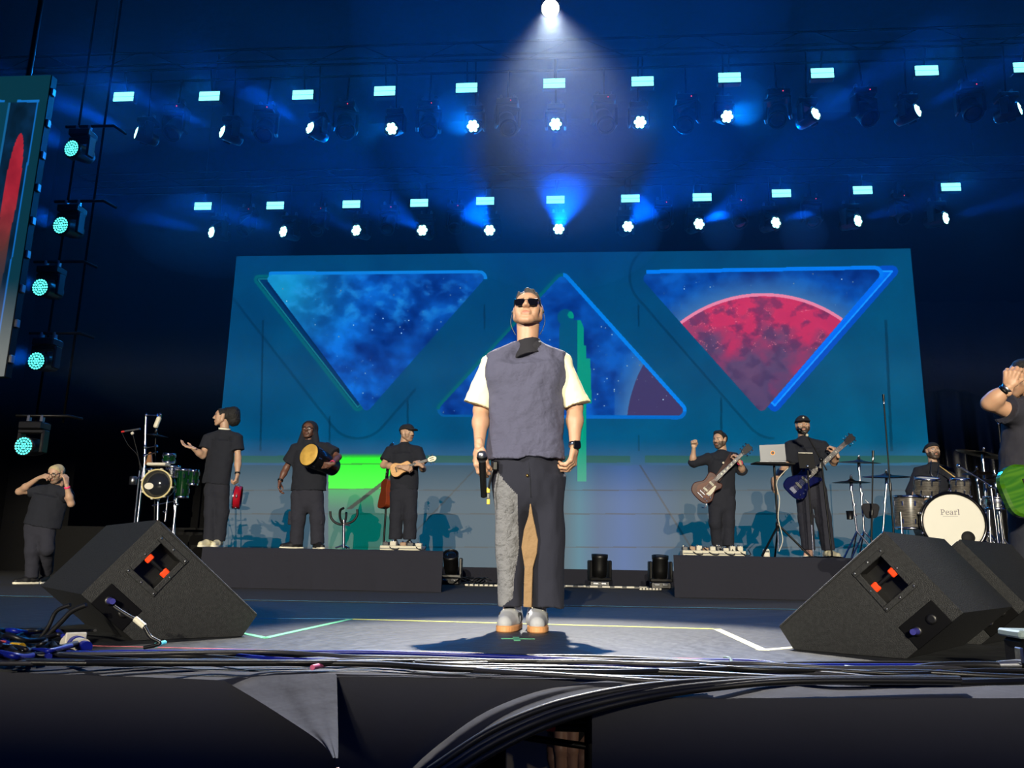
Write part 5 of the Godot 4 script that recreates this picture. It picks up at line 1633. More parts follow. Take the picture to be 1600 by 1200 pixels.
func grain(c0: Color, c1: Color, seed_: int) -> ImageTexture:
	var n := FastNoiseLite.new()
	n.seed = seed_
	n.frequency = 0.02
	n.fractal_octaves = 3
	var im := Image.create(128, 128, false, Image.FORMAT_RGB8)
	for y in 128:
		for x in 128:
			var t := 0.5 + 0.5 * sin(y * 0.9 + n.get_noise_2d(x * 0.6, y * 3.0) * 6.0)
			im.set_pixel(x, y, c0.lerp(c1, t))
	return tex(im)

func hand_drum() -> void:
	var z := -10.2
	var a := P(522, 731, z + 0.02)
	var b := P(482, 710, z + 0.46)
	var t := thing("hand_drum", "black hand drum with a yellow skin carried under the hooded man's arm", "drum", (a + b) / 2)
	var l := (b - a).length()
	var f := Transform3D(frame_for(b - a), a - t.position)
	obj("shell", lathe([[0.10, 0.0], [0.11, 0.01], [0.13, l * 0.5], [0.143, l - 0.012], [0.138, l - 0.01]], 32, f), mat("drum_black", Color(0.05, 0.05, 0.06), 0.25), t)
	var skin := mat("drum_skin", Color.WHITE, 0.55)
	skin.albedo_texture = two_tone(128, 0.02, 61, Color(0.86, 0.70, 0.34), Color(0.74, 0.58, 0.26), 0)
	skin.uv1_triplanar = true
	skin.uv1_scale = Vector3.ONE * 2.5
	obj("skin", lathe([[0.14, l - 0.012], [0.14, l - 0.004], [0.134, l], [0.001, l + 0.001]], 32, f), skin, t)
	obj("hoop", ring([[0.142, l - 0.03], [0.149, l - 0.028], [0.149, l - 0.006], [0.143, l - 0.002]], 32, f), M.black_metal, t)
	for i in 7:
		var q := TAU * i / 7
		obj("tension_lug", box(Vector3(0.012, 0.055, 0.012), 0.003), M.chrome, t, f * Vector3(cos(q) * 0.144, l - 0.075, sin(q) * 0.144)).basis = f.basis

func electric_guitar(z: float) -> void:
	var f := on_line(P(1104, 763, z + 0.22), P(1170, 699, z + 0.26))
	var t := thing("electric_guitar", "brown sunburst electric guitar with a cream pickguard on the guitarist", "guitar", f.origin)
	var burst := mat("sunburst_brown", Color(0.27, 0.13, 0.085), 0.18)
	var out := smooth_outline([Vector2(-0.17, 0.0), Vector2(-0.15, 0.11), Vector2(-0.06, 0.15), Vector2(0.03, 0.10), Vector2(0.09, 0.10), Vector2(0.16, 0.115), Vector2(0.195, 0.07), Vector2(0.19, 0.0), Vector2(0.15, -0.04), Vector2(0.17, -0.09), Vector2(0.13, -0.12), Vector2(0.07, -0.10), Vector2(0.03, -0.10), Vector2(-0.06, -0.15), Vector2(-0.15, -0.11)], 4)
	part(t, "body", prism(out, 0.045, 0.008), burst, f, Vector3(0, 0, -0.025))
	var edge := smooth_outline([Vector2(-0.12, 0.0), Vector2(-0.10, 0.07), Vector2(-0.04, 0.095), Vector2(0.05, 0.06), Vector2(0.14, 0.06), Vector2(0.15, 0.0), Vector2(0.10, -0.05), Vector2(0.05, -0.06), Vector2(-0.04, -0.095), Vector2(-0.10, -0.07)], 4)
	part(t, "top_veneer", prism(edge, 0.004, 0.0), mat("amber_top", Color(0.36, 0.19, 0.11), 0.18), f, Vector3(0, 0, 0.0185))
	part(t, "pickguard", prism([Vector2(-0.06, -0.042), Vector2(0.09, -0.042), Vector2(0.10, -0.06), Vector2(0.03, -0.085), Vector2(-0.04, -0.09)], 0.004, 0.001), M.cream_board, f, Vector3(0, 0, 0.025))
	for k in 2: part(t, "pickup", box(Vector3(0.026, 0.065, 0.012), 0.003), M.cream_board, f, Vector3(-0.02 + 0.10 * k, 0, 0.026))
	part(t, "bridge", box(Vector3(0.014, 0.085, 0.012), 0.003), M.chrome, f, Vector3(-0.075, 0, 0.028))
	part(t, "tailpiece", box(Vector3(0.016, 0.09, 0.012), 0.004), M.chrome, f, Vector3(-0.115, 0, 0.028))
	for k in 4: part(t, "knob", lathe([[0.012, 0.0], [0.011, 0.012], [0.004, 0.013]], 12), M.chrome, f, Vector3(-0.11 + 0.06 * (k % 2), -0.10 + 0.035 * (k / 2) - 0.01, 0.02), Vector3(PI / 2, 0, 0))
	neck_and_head(t, f, 0.17, 0.60, 0.045, M.black_plastic, 6, 3)
	strings(t, f, 6, -0.11, 0.62, 0.05, 0.036, 0.038)
	obj("jack_plug", tube(spline([f.basis * Vector3(-0.12, -0.12, 0.0), f.basis * Vector3(-0.18, -0.15, 0.0), f.basis * Vector3(-0.2, -0.12, -0.02)], 4), 0.006, -1, 6), M.chrome, t)
	var s := thing("guitar_strap", "brown strap across the guitarist's chest", "strap", P(1136, 730, z + 0.15))
	var rows := []
	for e in [-1.0, 1.0]:
		var row := []
		for q: Array in [[1147, 708, 0.02], [1143, 714, 0.10], [1135, 727, 0.165], [1128, 738, 0.175], [1120, 750, 0.19]]:
			row.append(P(q[0] + e * 4.5, q[1] + e * 2.5, z + q[2]) - s.position)
		rows.append(row)
	rows.reverse()
	obj("webbing", sheet([rows[1], rows[0]], 0.006), mat("strap_brown", Color(0.24, 0.15, 0.13), 0.7), s)
	obj("strap_badge", lathe([[0.012, 0.0], [0.012, 0.004]], 12, Transform3D(Basis(Vector3.RIGHT, PI / 2), Vector3.ZERO)), M.cream_board, s, P(1130, 723, z + 0.185) - s.position)

func neck_and_head(t: Node3D, f: Transform3D, x0: float, x1: float, w: float, head: Material, pegs: int, per_side: int) -> void:
	part(t, "neck", box(Vector3(x1 - x0, w, 0.022), 0.006), M.matt_black, f, Vector3((x0 + x1) / 2, 0, 0.018))
	var fb := part(t, "fretboard", box(Vector3(x1 - x0 + 0.03, w, 0.006), 0.001), mat("rosewood", Color(0.14, 0.085, 0.07), 0.5), f, Vector3((x0 + x1) / 2 - 0.015, 0, 0.031))
	var l := x1 - x0
	for i in 14:
		obj("fret", box(Vector3(0.002, w, 0.0016)), M.brushed_steel, fb, Vector3(l / 2 - l * (1.0 - pow(2.0, -(i + 1) / 11.0)) / 0.62, 0, 0.0036))
	for i in 5: obj("inlay", box(Vector3(0.014, 0.018, 0.001)), M.cream_board, fb, Vector3(l / 2 - l * (1.0 - pow(2.0, -(2 * i + 2.5) / 11.0)) / 0.62, 0, 0.0032))
	var hs := part(t, "headstock", prism([Vector2(0, 0.02), Vector2(0.03, 0.038), Vector2(0.13, 0.045), Vector2(0.155, 0.03), Vector2(0.145, 0.0), Vector2(0.155, -0.03), Vector2(0.13, -0.045), Vector2(0.03, -0.038), Vector2(0, -0.02)], 0.016, 0.003), head, f, Vector3(x1, 0, 0.014), Vector3(0, 0.15, 0))
	for k in pegs:
		var e := 1.0 if k < per_side else -1.0
		var q := k % per_side
		obj("tuning_peg", lathe([[0.004, 0.0], [0.004, 0.018], [0.011, 0.02], [0.011, 0.032], [0.006, 0.034]], 8, Transform3D(Basis(Vector3.RIGHT, 0.0 if e > 0 else PI), Vector3(0.03 + 0.095 * q / maxf(1, per_side - 1), e * 0.032, 0.008))), M.chrome, hs)
		obj("tuning_post", lathe([[0.006, 0.0], [0.005, 0.008]], 8, Transform3D(Basis(Vector3.RIGHT, PI / 2), Vector3(0.03 + 0.095 * q / maxf(1, per_side - 1), e * 0.025, 0.016))), M.chrome, hs)

func electric_bass(z: float) -> void:
	var f := on_line(P(1252, 754, z + 0.22), P(1330, 684, z + 0.28))
	var t := thing("electric_bass", "dark blue glossy electric bass worn by the singing player", "guitar", f.origin)
	var blue := mat("cobalt_gloss", Color(0.03, 0.045, 0.24), 0.12)
	blue.clearcoat_enabled = true
	blue.clearcoat = 0.8
	blue.clearcoat_roughness = 0.05
	var out := smooth_outline([Vector2(-0.20, 0.02), Vector2(-0.18, 0.12), Vector2(-0.08, 0.15), Vector2(0.02, 0.105), Vector2(0.10, 0.11), Vector2(0.24, 0.15), Vector2(0.26, 0.12), Vector2(0.18, 0.05), Vector2(0.15, 0.0), Vector2(0.16, -0.05), Vector2(0.21, -0.11), Vector2(0.18, -0.14), Vector2(0.08, -0.11), Vector2(0.0, -0.11), Vector2(-0.09, -0.16), Vector2(-0.18, -0.11)], 4)
	part(t, "body", prism(out, 0.04, 0.01), blue, f, Vector3(0, 0, -0.02))
	part(t, "bridge", box(Vector3(0.05, 0.085, 0.016), 0.003), M.chrome, f, Vector3(-0.14, 0, 0.027))
	for k in 2: part(t, "pickup", box(Vector3(0.03, 0.095, 0.012), 0.003), M.black_plastic, f, Vector3(-0.05 + 0.10 * k, 0, 0.024))
	for k in 3: part(t, "knob", lathe([[0.011, 0.0], [0.010, 0.014], [0.004, 0.015]], 12), M.chrome, f, Vector3(-0.12 + 0.045 * k, -0.095 - 0.012 * (k % 2), 0.02), Vector3(PI / 2, 0, 0))
	neck_and_head(t, f, 0.14, 0.70, 0.055, M.black_plastic, 6, 3)
	strings(t, f, 6, -0.14, 0.71, 0.065, 0.045, 0.038)

func green_guitar(z: float) -> void:
	var f := on_line(P(1607, 764, z + 0.30), P(1720, 730, z + 0.24))
	var t := thing("green_guitar", "glossy green flame-topped guitar body cut by the right edge", "guitar", f.origin)
	var g := mat("flamed_green", Color.WHITE, 0.12)
	g.albedo_texture = grain(Color(0.27, 0.44, 0.07), Color(0.17, 0.36, 0.05), 12)
	g.uv1_triplanar = true
	g.uv1_scale = Vector3(1.2, 1.5, 1.2)
	g.clearcoat_enabled = true
	g.clearcoat = 1.0
	g.clearcoat_roughness = 0.04
	var out := smooth_outline([Vector2(-0.155, 0.0), Vector2(-0.14, 0.10), Vector2(-0.05, 0.145), Vector2(0.06, 0.115), Vector2(0.16, 0.12), Vector2(0.24, 0.08), Vector2(0.25, 0.0), Vector2(0.24, -0.08), Vector2(0.16, -0.12), Vector2(0.06, -0.115), Vector2(-0.05, -0.145), Vector2(-0.14, -0.10)], 5)
	part(t, "body", prism(out, 0.06, 0.014), g, f, Vector3(0, 0, -0.03))
	part(t, "bridge", box(Vector3(0.03, 0.12, 0.012), 0.003), M.matt_black, f, Vector3(-0.02, 0, 0.034))
	neck_and_head(t, f, 0.2, 0.7, 0.05, M.black_plastic, 6, 3)

# ---------------------------------------------------------------- stands, percussion and the drum kit
func poles(t: Node3D, z: float, list: Array) -> void:            # [name, x0, y0, dz0, x1, y1, dz1, radius, material]
	for q: Array in list:
		rod(q[0], P(q[1], q[2], z + q[3]), P(q[4], q[5], z + q[6]), q[7], q[8], t)

func tripod(t: Node3D, z: float, px: float, foot_y: float, hub: Vector3, r: float, m: Material, spread := 0.33) -> void:
	for k in 3:
		var a := TAU * k / 3 + 0.5
		var g := Vector3(hub.x + cos(a) * spread, foot_y, hub.z + sin(a) * spread)
		rod("leg", hub, g, r, m, t)

func make_instruments() -> void:
	hand_drum()
	percussion()
	band_stands()
	drum_kit()

func drum_shell(t: Node3D, called: String, c: Vector3, axis: Vector3, r: float, l: float, shell: Material, head: Material, lugs: int) -> MeshInstance3D:
	var f := Transform3D(frame_for(axis), c - t.position)
	var s := obj(called, lathe([[r * 0.985, -l / 2], [r, -l / 2 + 0.01], [r, l / 2 - 0.01], [r * 0.985, l / 2]], 32, f), shell, t)
	for e in [-1.0, 1.0]:
		obj("hoop", ring([[r * 1.01, e * l / 2 - 0.016], [r * 1.045, e * l / 2 - 0.014], [r * 1.045, e * l / 2 + 0.014], [r * 1.0, e * l / 2 + 0.016]], 32, f), M.chrome, t)
		obj("drum_head", lathe([[r * 0.99, e * l / 2 - 0.004 * e], [r * 0.99, e * (l / 2 + 0.004)]] if e > 0 else [[r * 0.99, -l / 2 - 0.004], [r * 0.99, -l / 2 + 0.004]], 32, f), head, t)
	for i in lugs:
		var q := TAU * i / lugs
		for e in [-1.0, 1.0]:
			var lu := obj("lug", box(Vector3(0.018, minf(0.06, l * 0.3), 0.018), 0.005), M.chrome, t)
			lu.transform = Transform3D(f.basis, f * Vector3(cos(q) * (r + 0.008), e * l * 0.28, sin(q) * (r + 0.008)))
	return s

func percussion() -> void:
	var z := -10.0
	var t := thing("percussion_rack", "chrome percussion rack of uprights and legs left of the percussionist", "stand", P(245, 800, z) * Vector3(1, 0, 1))
	var c: Material = M.chrome
	poles(t, z, [["upright", 228, 648, 0, 225, 760, 0, 0.016, c], ["leg", 224, 730, 0, 204, 915, 0.15, 0.014, c], ["leg", 218, 735, 0, 200, 915, -0.1, 0.012, c], ["leg", 247, 775, 0, 243, 915, 0.05, 0.014, c], ["leg", 279, 745, 0, 262, 915, 0.05, 0.014, c], ["leg", 272, 760, -0.1, 273, 915, -0.12, 0.012, c], ["crossbar", 222, 733, 0, 300, 738, 0, 0.014, c], ["top_arm", 228, 649, 0, 250, 649, 0, 0.012, c], ["arm", 226, 700, 0, 245, 697, 0.05, 0.009, c], ["arm", 226, 712, 0, 246, 706, 0.05, 0.009, c], ["crossbar", 238, 790, 0, 277, 782, 0, 0.010, c], ["strut", 262, 775, 0.02, 258, 815, 0.02, 0.010, c]])
	for q in [[228, 648], [226, 712], [226, 698], [244, 697], [250, 648], [280, 740], [247, 780], [258, 800], [276, 788], [236, 733], [262, 735]]:
		obj("clamp_knob", lathe([[0.012, -0.016], [0.022, -0.014], [0.022, 0.014], [0.012, 0.016]], 10, Transform3D(Basis(Vector3.RIGHT, 1.2), Vector3.ZERO)), c, t, P(q[0], q[1], z + 0.02) - t.position)
	var w := thing("jam_block", "cream jam block clamped at the top of the percussion rack", "percussion", P(246, 660, z))
	obj("block", box(Vector3(0.055, 0.15, 0.06), 0.012), M.cream_board, w, Vector3.ZERO, Vector3(0, 0.3, -0.25))
	obj("bracket", box(Vector3(0.05, 0.05, 0.05), 0.008), c, w, P(249, 649, z) - w.position)
	var mi := thing("microphone", "silver overhead microphone on a boom left of the percussion rack", "microphone", P(207, 673, z))
	rod("body", P(195, 674, z), P(219, 670, z), 0.016, M.brushed_steel, mi)
	rod("red_tip", P(190, 675, z), P(195, 674, z), 0.014, mat("red_foam", Color(0.7, 0.1, 0.1), 0.7), mi)
	obj("clip", ball(0.022, 8), M.white_plastic, mi, P(207, 677, z) - mi.position)
	rod("stand", P(207, 677, z), P(222, 735, z), 0.007, M.black_metal, mi)
	obj("cable", tube(spline([P(190, 675, z), P(200, 695, z + 0.03), P(215, 712, z + 0.03), P(219, 735, z + 0.02)], 5), 0.004, -1, 5), M.rubber, mi, -mi.position)
	# the front drum with a clear head
	var d := thing("frame_drum", "round clear-headed drum with cream hoop facing the audience on the rack", "drum", P(245, 756, z + 0.2))
	var f := Transform3D(Basis(Vector3.RIGHT, PI / 2) * Basis(Vector3.FORWARD, 0.15), Vector3.ZERO)
	obj("shell", lathe([[0.165, -0.22], [0.168, -0.21], [0.17, 0.0], [0.165, 0.003]], 32, f), mat("smoke_shell", Color(0.10, 0.10, 0.12), 0.15), d)
	var clear := mat("clear_head", Color(0.35, 0.38, 0.4), 0.12)
	obj("drum_head", lathe([[0.166, 0.0], [0.166, 0.004], [0.001, 0.005]], 32, f), mat("smoked_film", Color(0.13, 0.14, 0.16), 0.1), d)
	obj("hoop", ring([[0.168, -0.02], [0.186, -0.018], [0.186, 0.010], [0.170, 0.012]], 36, f), mat("ivory_hoop", Color(0.82, 0.76, 0.55), 0.4), d)
	obj("head_badge", lathe([[0.045, 0.006], [0.045, 0.008]], 24, f * Transform3D(Basis.from_scale(Vector3(1.2, 1, 0.9)), Vector3(-0.09, 0, 0.03))), M.white_plastic, d)
	for i in 8:
		var a := TAU * i / 8 + 0.2
		obj("claw", box(Vector3(0.03, 0.05, 0.022), 0.006), M.cream_board, d, f * Vector3(cos(a) * 0.187, -0.01, sin(a) * 0.187), Vector3(PI / 2, 0, 0))
	var pd := thing("drum_pad", "white flat percussion pad above the round clear drum", "drum pad", P(248, 726, z + 0.15))
	obj("pad", box(Vector3(0.245, 0.035, 0.16), 0.01), M.white_plastic, pd)
	obj("mount", tube([Vector3(0, -0.02, 0), P(247, 735, z) - pd.position], 0.01), c, pd)
	var gs := mat("bottle_green_shell", Color(0.02, 0.17, 0.07), 0.15)
	for q: Array in [[270, 737, 0.085, 0.13, "chrome_timbale", "small chrome timbale on the percussion rack", c], [286, 755, 0.078, 0.34, "conga_drum", "long dark green drum at the right of the percussion rack", gs], [302, 746, 0.062, 0.17, "bongo_drum", "small dark green drum rightmost on the percussion rack", gs], [264, 716, 0.075, 0.1, "bongo_drum", "small dark green drum raised behind the percussion pad", gs]]:
		var b := thing(q[4], q[5], "drum", P(q[0], q[1], z + 0.02))
		drum_shell(b, "shell", b.position, Vector3(0.05, 1, 0.12), q[2], q[3], q[6], M.white_plastic, 6)
		obj("mount", tube([Vector3(-0.05, 0, -0.06), P(q[0] - 8, q[1] + 6, z - 0.1) - b.position], 0.01), c, b)
	var cup := thing("cowbell", "small silver bell at the left of the percussion rack", "bell", P(208, 751, z + 0.05))
	obj("bell", lathe([[0.03, -0.055], [0.045, -0.05], [0.045, 0.05], [0.03, 0.055]], 14), M.brushed_steel, cup)
	obj("mount", tube([Vector3(0.03, 0, 0), P(222, 742, z) - cup.position], 0.009), c, cup)
	var bl := thing("wood_bell", "tan wooden bell standing behind the percussion pad", "bell", P(234, 716, z))
	obj("cone", lathe([[0.05, -0.08], [0.045, -0.07], [0.02, 0.07], [0.008, 0.08]], 14), mat("tan_wood", Color(0.52, 0.36, 0.22), 0.5), bl)
	var cy := thing("cymbal", "thin dark cymbal over the percussion rack", "cymbal", P(243, 679, z - 0.15))
	cymbal_parts(cy, 0.16, Vector3(0.1, 1, 0.05))
	rod("stand", cy.position, P(240, 915, z - 0.15), 0.009, M.black_metal, cy)

func cymbal_parts(t: Node3D, r: float, axis: Vector3) -> void:
	var f := Transform3D(frame_for(axis), Vector3.ZERO)
	var st := begin()
	add_lathe(st, [[0.01, 0.028], [r * 0.18, 0.012], [r * 0.22, 0.004], [r * 0.6, -0.006], [r, -0.018], [r, -0.016], [r * 0.6, -0.003], [r * 0.22, 0.008], [r * 0.18, 0.016], [0.01, 0.033]], f, 40)
	obj("plate", done(st), mat("dark_bronze", Color(0.16, 0.13, 0.1), 0.3, 0.8), t)
	obj("felt", lathe([[0.014, 0.03], [0.018, 0.034], [0.018, 0.046], [0.012, 0.05]], 10, f), M.rubber, t)
	obj("wing_nut", lathe([[0.008, 0.05], [0.014, 0.054], [0.014, 0.07], [0.006, 0.078]], 8, f), M.chrome, t)

func cymbal_stand(label: String, z: float, x: float, y: float, r: float, axis: Vector3, foot_x: float) -> void:
	var t := thing("cymbal", label, "cymbal", P(x, y, z), "cymbals of the drum kit")
	cymbal_parts(t, r, axis)
	var hub := P(lerpf(x, foot_x, 0.75), 830, z)
	rod("tilter", P(x, y + 2, z), P(x, y + 14, z), 0.02, M.chrome, t)
	rod("stand_tube", P(x, y + 10, z), hub, 0.012, M.chrome, t)
	rod("height_clamp", P(lerpf(x, foot_x, 0.4), lerpf(y, 830, 0.45), z), P(lerpf(x, foot_x, 0.42), lerpf(y, 830, 0.5), z), 0.02, M.chrome, t)
	tripod(t, z, foot_x, RH, hub, 0.011, M.chrome, 0.25)

func band_stands() -> void:
	var z := -9.9
	# the forked drum stand
	var t := thing("drum_holder", "chrome stand with three black padded hooks, empty, between the two men at left", "stand", P(537, 858, z))
	rod("pole", P(537, 812, z), P(537, 858, z) + Vector3(0, 0.01, 0), 0.017, M.chrome, t)
	for q: Array in [[[516, 799], [517, 808], [522, 815], [530, 819], [537, 819]], [[537, 794], [532, 797], [531, 806], [533, 814], [537, 819]], [[558, 796], [558, 805], [553, 813], [546, 817], [537, 819]], [[541, 801], [541, 806], [540, 812], [538, 818], [537, 820]]]:
		var pts := []
		for i in q.size(): pts.append(P(q[i][0], q[i][1], z + (0.12 * (1.0 - i / 4.0) if q[0][0] == 537 else -0.1 * (1.0 - i / 4.0) if q[0][0] == 541 else 0.0)) - t.position)
		obj("padded_hook", tube(spline(pts, 4), 0.015, -1, 8), M.rubber, t)
	obj("wing_bolt", tube([P(537, 820, z) - t.position, P(547, 821, z) - t.position], 0.008), M.chrome, t)
	for k in 3:
		var a := TAU * k / 3 + 0.6
		obj("foot", tube([Vector3(0, 0.05, 0), Vector3(cos(a) * 0.1, 0.012, sin(a) * 0.1)], 0.01), M.chrome, t)
	# acoustic guitar leaning behind the man in the cap
	var f := on_line(P(603, 776, -10.75), P(612, 700, -10.85), Vector3(-0.8, 0, 0.6))
	var ag := thing("acoustic_guitar", "brown acoustic guitar half hidden behind the man with the small guitar", "guitar", f.origin)
	part(ag, "body", prism(smooth_outline([Vector2(-0.16, 0.0), Vector2(-0.13, 0.13), Vector2(0.0, 0.12), Vector2(0.08, 0.09), Vector2(0.2, 0.10), Vector2(0.24, 0.0), Vector2(0.2, -0.10), Vector2(0.08, -0.09), Vector2(0.0, -0.12), Vector2(-0.13, -0.13)], 4), 0.09, 0.006), mat("amber_wood", Color(0.46, 0.2, 0.1), 0.25), f, Vector3(0, 0, -0.04))
	neck_and_head(ag, f, 0.22, 0.6, 0.05, M.black_plastic, 6, 3)
	obj("stand", tube([f.basis * Vector3(-0.16, 0, -0.02), Vector3(0, -f.origin.y + RH, 0)], 0.014), M.black_metal, ag)
	# pedal boards
	pedal_board("cream pedal board at the feet of the man with the small guitar", 593, 658, 861, -9.75, 0.055, 5, 3)
	pedal_board("long cream pedal board at the feet of the guitarist with raised fist", 1067, 1166, 869, -9.75, 0.06, 9, 8)
	# laptop on its stand
	z = -9.85
	var ls := thing("laptop_stand", "black tripod stand with a flat tray under the laptop", "stand", P(1217, 867, z) * Vector3(1, 0, 1) + Vector3(0, RH, 0))
	var tray := P(1207, 725, z)
	obj("tray", box(Vector3(0.45, 0.018, 0.32), 0.006), M.matt_black, ls, tray - ls.position, Vector3(0.05, 0, -0.03))
	rod("pole", P(1209.5, 728, z), P(1216, 830, z), 0.014, M.black_metal, ls)
	rod("inner_tube", P(1214, 810, z), P(1217, 858, z), 0.009, M.chrome, ls)
	obj("hub", lathe([[0.02, -0.03], [0.028, -0.025], [0.028, 0.025], [0.02, 0.03]], 12), M.black_plastic, ls, P(1215.5, 820, z) - ls.position)
	for q in [[1186, 868, 0.15], [1262, 868, 0.12], [1222, 868, -0.35]]: rod("leg", P(1216, 820, z), Vector3(P(q[0], 868, z).x, RH + 0.01, z + q[2]), 0.012, M.black_metal, ls)
	obj("cable", tube(spline([P(1235, 728, z), P(1214, 752, z + 0.03), P(1218, 780, z + 0.03), P(1216, 810, z + 0.04), P(1223, 842, z + 0.04), P(1217, 862, z + 0.05)], 5), 0.006, -1, 5), M.white_plastic, ls, -ls.position)
	var lp := thing("laptop", "open silver laptop on the tripod stand, its lid towards the audience", "laptop", tray + Vector3(0, 0.012, 0))
	obj("keyboard_base", box(Vector3(0.31, 0.014, 0.22), 0.004), M.brushed_steel, lp, Vector3(-0.01, 0.006, -0.02))
	var lid := obj("lid", box(Vector3(0.30, 0.20, 0.008), 0.003), mat("laptop_silver", Color(0.5, 0.51, 0.53), 0.45, 0.4), lp, Vector3(-0.01, 0.11, 0.075), Vector3(0.06, 0, 0.05))
	obj("lid_ring", lathe([[0.026, 0.0], [0.026, 0.002]], 20, Transform3D(Basis(Vector3.RIGHT, PI / 2), Vector3.ZERO)), mat("ring_cream", Color(0.95, 0.8, 0.5), 0.5), lid, Vector3(0, 0, 0.004))
	obj("lid_ring", lathe([[0.022, 0.0], [0.022, 0.002]], 20, Transform3D(Basis(Vector3.RIGHT, PI / 2), Vector3.ZERO)), mat("ring_orange", Color(0.9, 0.5, 0.15), 0.5), lid, Vector3(0, 0, 0.0055))
	obj("lid_disc", lathe([[0.015, 0.0], [0.015, 0.002]], 20, Transform3D(Basis(Vector3.RIGHT, PI / 2), Vector3.ZERO)), M.black_plastic, lid, Vector3(0, 0, 0.007))
	obj("lid_disc", lathe([[0.005, 0.0], [0.005, 0.002]], 10, Transform3D(Basis(Vector3.RIGHT, PI / 2), Vector3.ZERO)), M.cream_board, lid, Vector3(0, 0, 0.0085))
	# tablet and its stand
	z = -9.8
	var tb := thing("tablet_stand", "thin black stand holding a dark tablet before the bass player", "stand", Vector3(P(1271, 868, z).x, RH, z))
	rod("pole", P(1262, 735, z), P(1268, 820, z), 0.010, M.black_metal, tb)
	rod("inner_tube", P(1267, 800, z), Vector3(P(1271, 868, z).x, RH + 0.02, z), 0.008, M.chrome, tb)
	obj("round_base", lathe([[0.12, 0.0], [0.12, 0.012], [0.03, 0.02]], 20), M.black_metal, tb)
	var tab := thing("tablet", "dark tablet with a pale top edge on the thin stand", "tablet", P(1260, 720, z + 0.02))
	obj("case", box(Vector3(0.19, 0.19, 0.012), 0.005), M.matt_black, tab, Vector3.ZERO, Vector3(-0.25, 0.1, 0))
	obj("top_edge", box(Vector3(0.17, 0.012, 0.006), 0.002), M.white_plastic, tab, Vector3(-0.0, 0.095, -0.018), Vector3(-0.25, 0.1, 0))
	obj("clamp", ball(0.02, 8), M.chrome, tab, Vector3(0.0, -0.07, 0.035))
	# vocal microphone
	var ms := thing("microphone_stand", "black boom microphone stand in front of the bass player", "stand", Vector3(P(1299, 868, z).x, RH, z))
	rod("pole", P(1283, 716, z), Vector3(P(1300, 868, z).x, RH + 0.02, z), 0.011, M.black_metal, ms)
	rod("boom", P(1292, 735, z), P(1263, 683, z + 0.02), 0.008, M.black_metal, ms)
	obj("clutch", ball(0.026, 10), M.black_plastic, ms, P(1283, 718, z) - ms.position)
	obj("round_base", lathe([[0.13, 0.0], [0.13, 0.014], [0.03, 0.024]], 20), M.black_metal, ms)
	var vm := thing("microphone", "black vocal microphone at the bass player's mouth", "microphone", P(1257, 677, z))
	var f2 := Transform3D(frame_for(P(1248, 672, z) - P(1263, 682, z)), P(1263, 682, z) - vm.position)
	obj("handle", lathe([[0.012, 0.0], [0.02, 0.10]], 12, f2), M.black_plastic, vm)
	obj("grille", lathe([[0.018, 0.095], [0.027, 0.11], [0.027, 0.13], [0.015, 0.15], [0.001, 0.155]], 12, f2), M.black_metal, vm)
	obj("clip", ball(0.02, 8), M.cream_board, vm, P(1261, 680, z + 0.01) - vm.position)
	var bx := thing("power_supply", "small white box on the riser under the laptop stand", "box", Vector3(P(1197, 862, -10.2).x, RH + 0.05, -10.2))
	obj("casing", box(Vector3(0.07, 0.10, 0.09), 0.01), M.white_plastic, bx)
	obj("label_plate", box(Vector3(0.05, 0.02, 0.002)), M.grey_plastic, bx, Vector3(0, 0.02, 0.046))

func pedal_board(label: String, x0: float, x1: float, y: float, z: float, h: float, pedals: int, seed_: int) -> void:
	var a := P(x0, y, z)
	var b := P(x1, y, z)
	var w := b.x - a.x
	var t := thing("pedal_board", label, "pedal board", Vector3((a.x + b.x) / 2, RH, z - 0.15), "pedal boards")
	obj("board", box(Vector3(w, h, 0.3), 0.006), M.cream_board, t, Vector3(0, h / 2 + 0.002, 0))
	obj("front_trim", box(Vector3(w * 0.98, h * 0.16, 0.006)), M.grey_plastic, t, Vector3(0, h * 0.45, 0.151))
	var r := RandomNumberGenerator.new()
	r.seed = seed_
	for i in pedals:
		var x := lerpf(-w / 2 + 0.045, w / 2 - 0.045, i / float(pedals - 1))
		var ph := r.randf_range(0.035, 0.06)
		var c := Color(0.75, 0.73, 0.66) if r.randf() < 0.5 else Color(0.16, 0.16, 0.18) if r.randf() < 0.7 else Color(0.55, 0.42, 0.3)
		var p := obj("pedal", box(Vector3(minf(0.075, w / pedals * 0.8), ph, 0.11), 0.006), mat("pedal_%d_%d" % [seed_, i], c, 0.4), t, Vector3(x, h + ph / 2, r.randf_range(-0.04, 0.06)))
		obj("knob", lathe([[0.009, 0.0], [0.008, 0.014]], 8), M.black_plastic if c.r > 0.3 else M.white_plastic, p, Vector3(-0.015, ph / 2, 0.0))
		obj("foot_switch", lathe([[0.009, 0.0], [0.009, 0.008], [0.006, 0.013]], 8), M.chrome, p, Vector3(0.0, ph / 2, 0.038))
	for i in pedals / 2:
		var x := lerpf(-w / 2 + 0.08, w / 2 - 0.1, i / maxf(1.0, pedals / 2 - 1.0))
		obj("patch_cable", tube(spline([Vector3(x, h + 0.03, 0.06), Vector3(x + 0.05, h * 0.6, 0.165), Vector3(x + 0.1, h * 0.25, 0.17), Vector3(x + 0.15, h * 0.4, 0.16), Vector3(x + 0.14, h + 0.02, 0.08)], 4), 0.006, -1, 5), M.rubber, t)

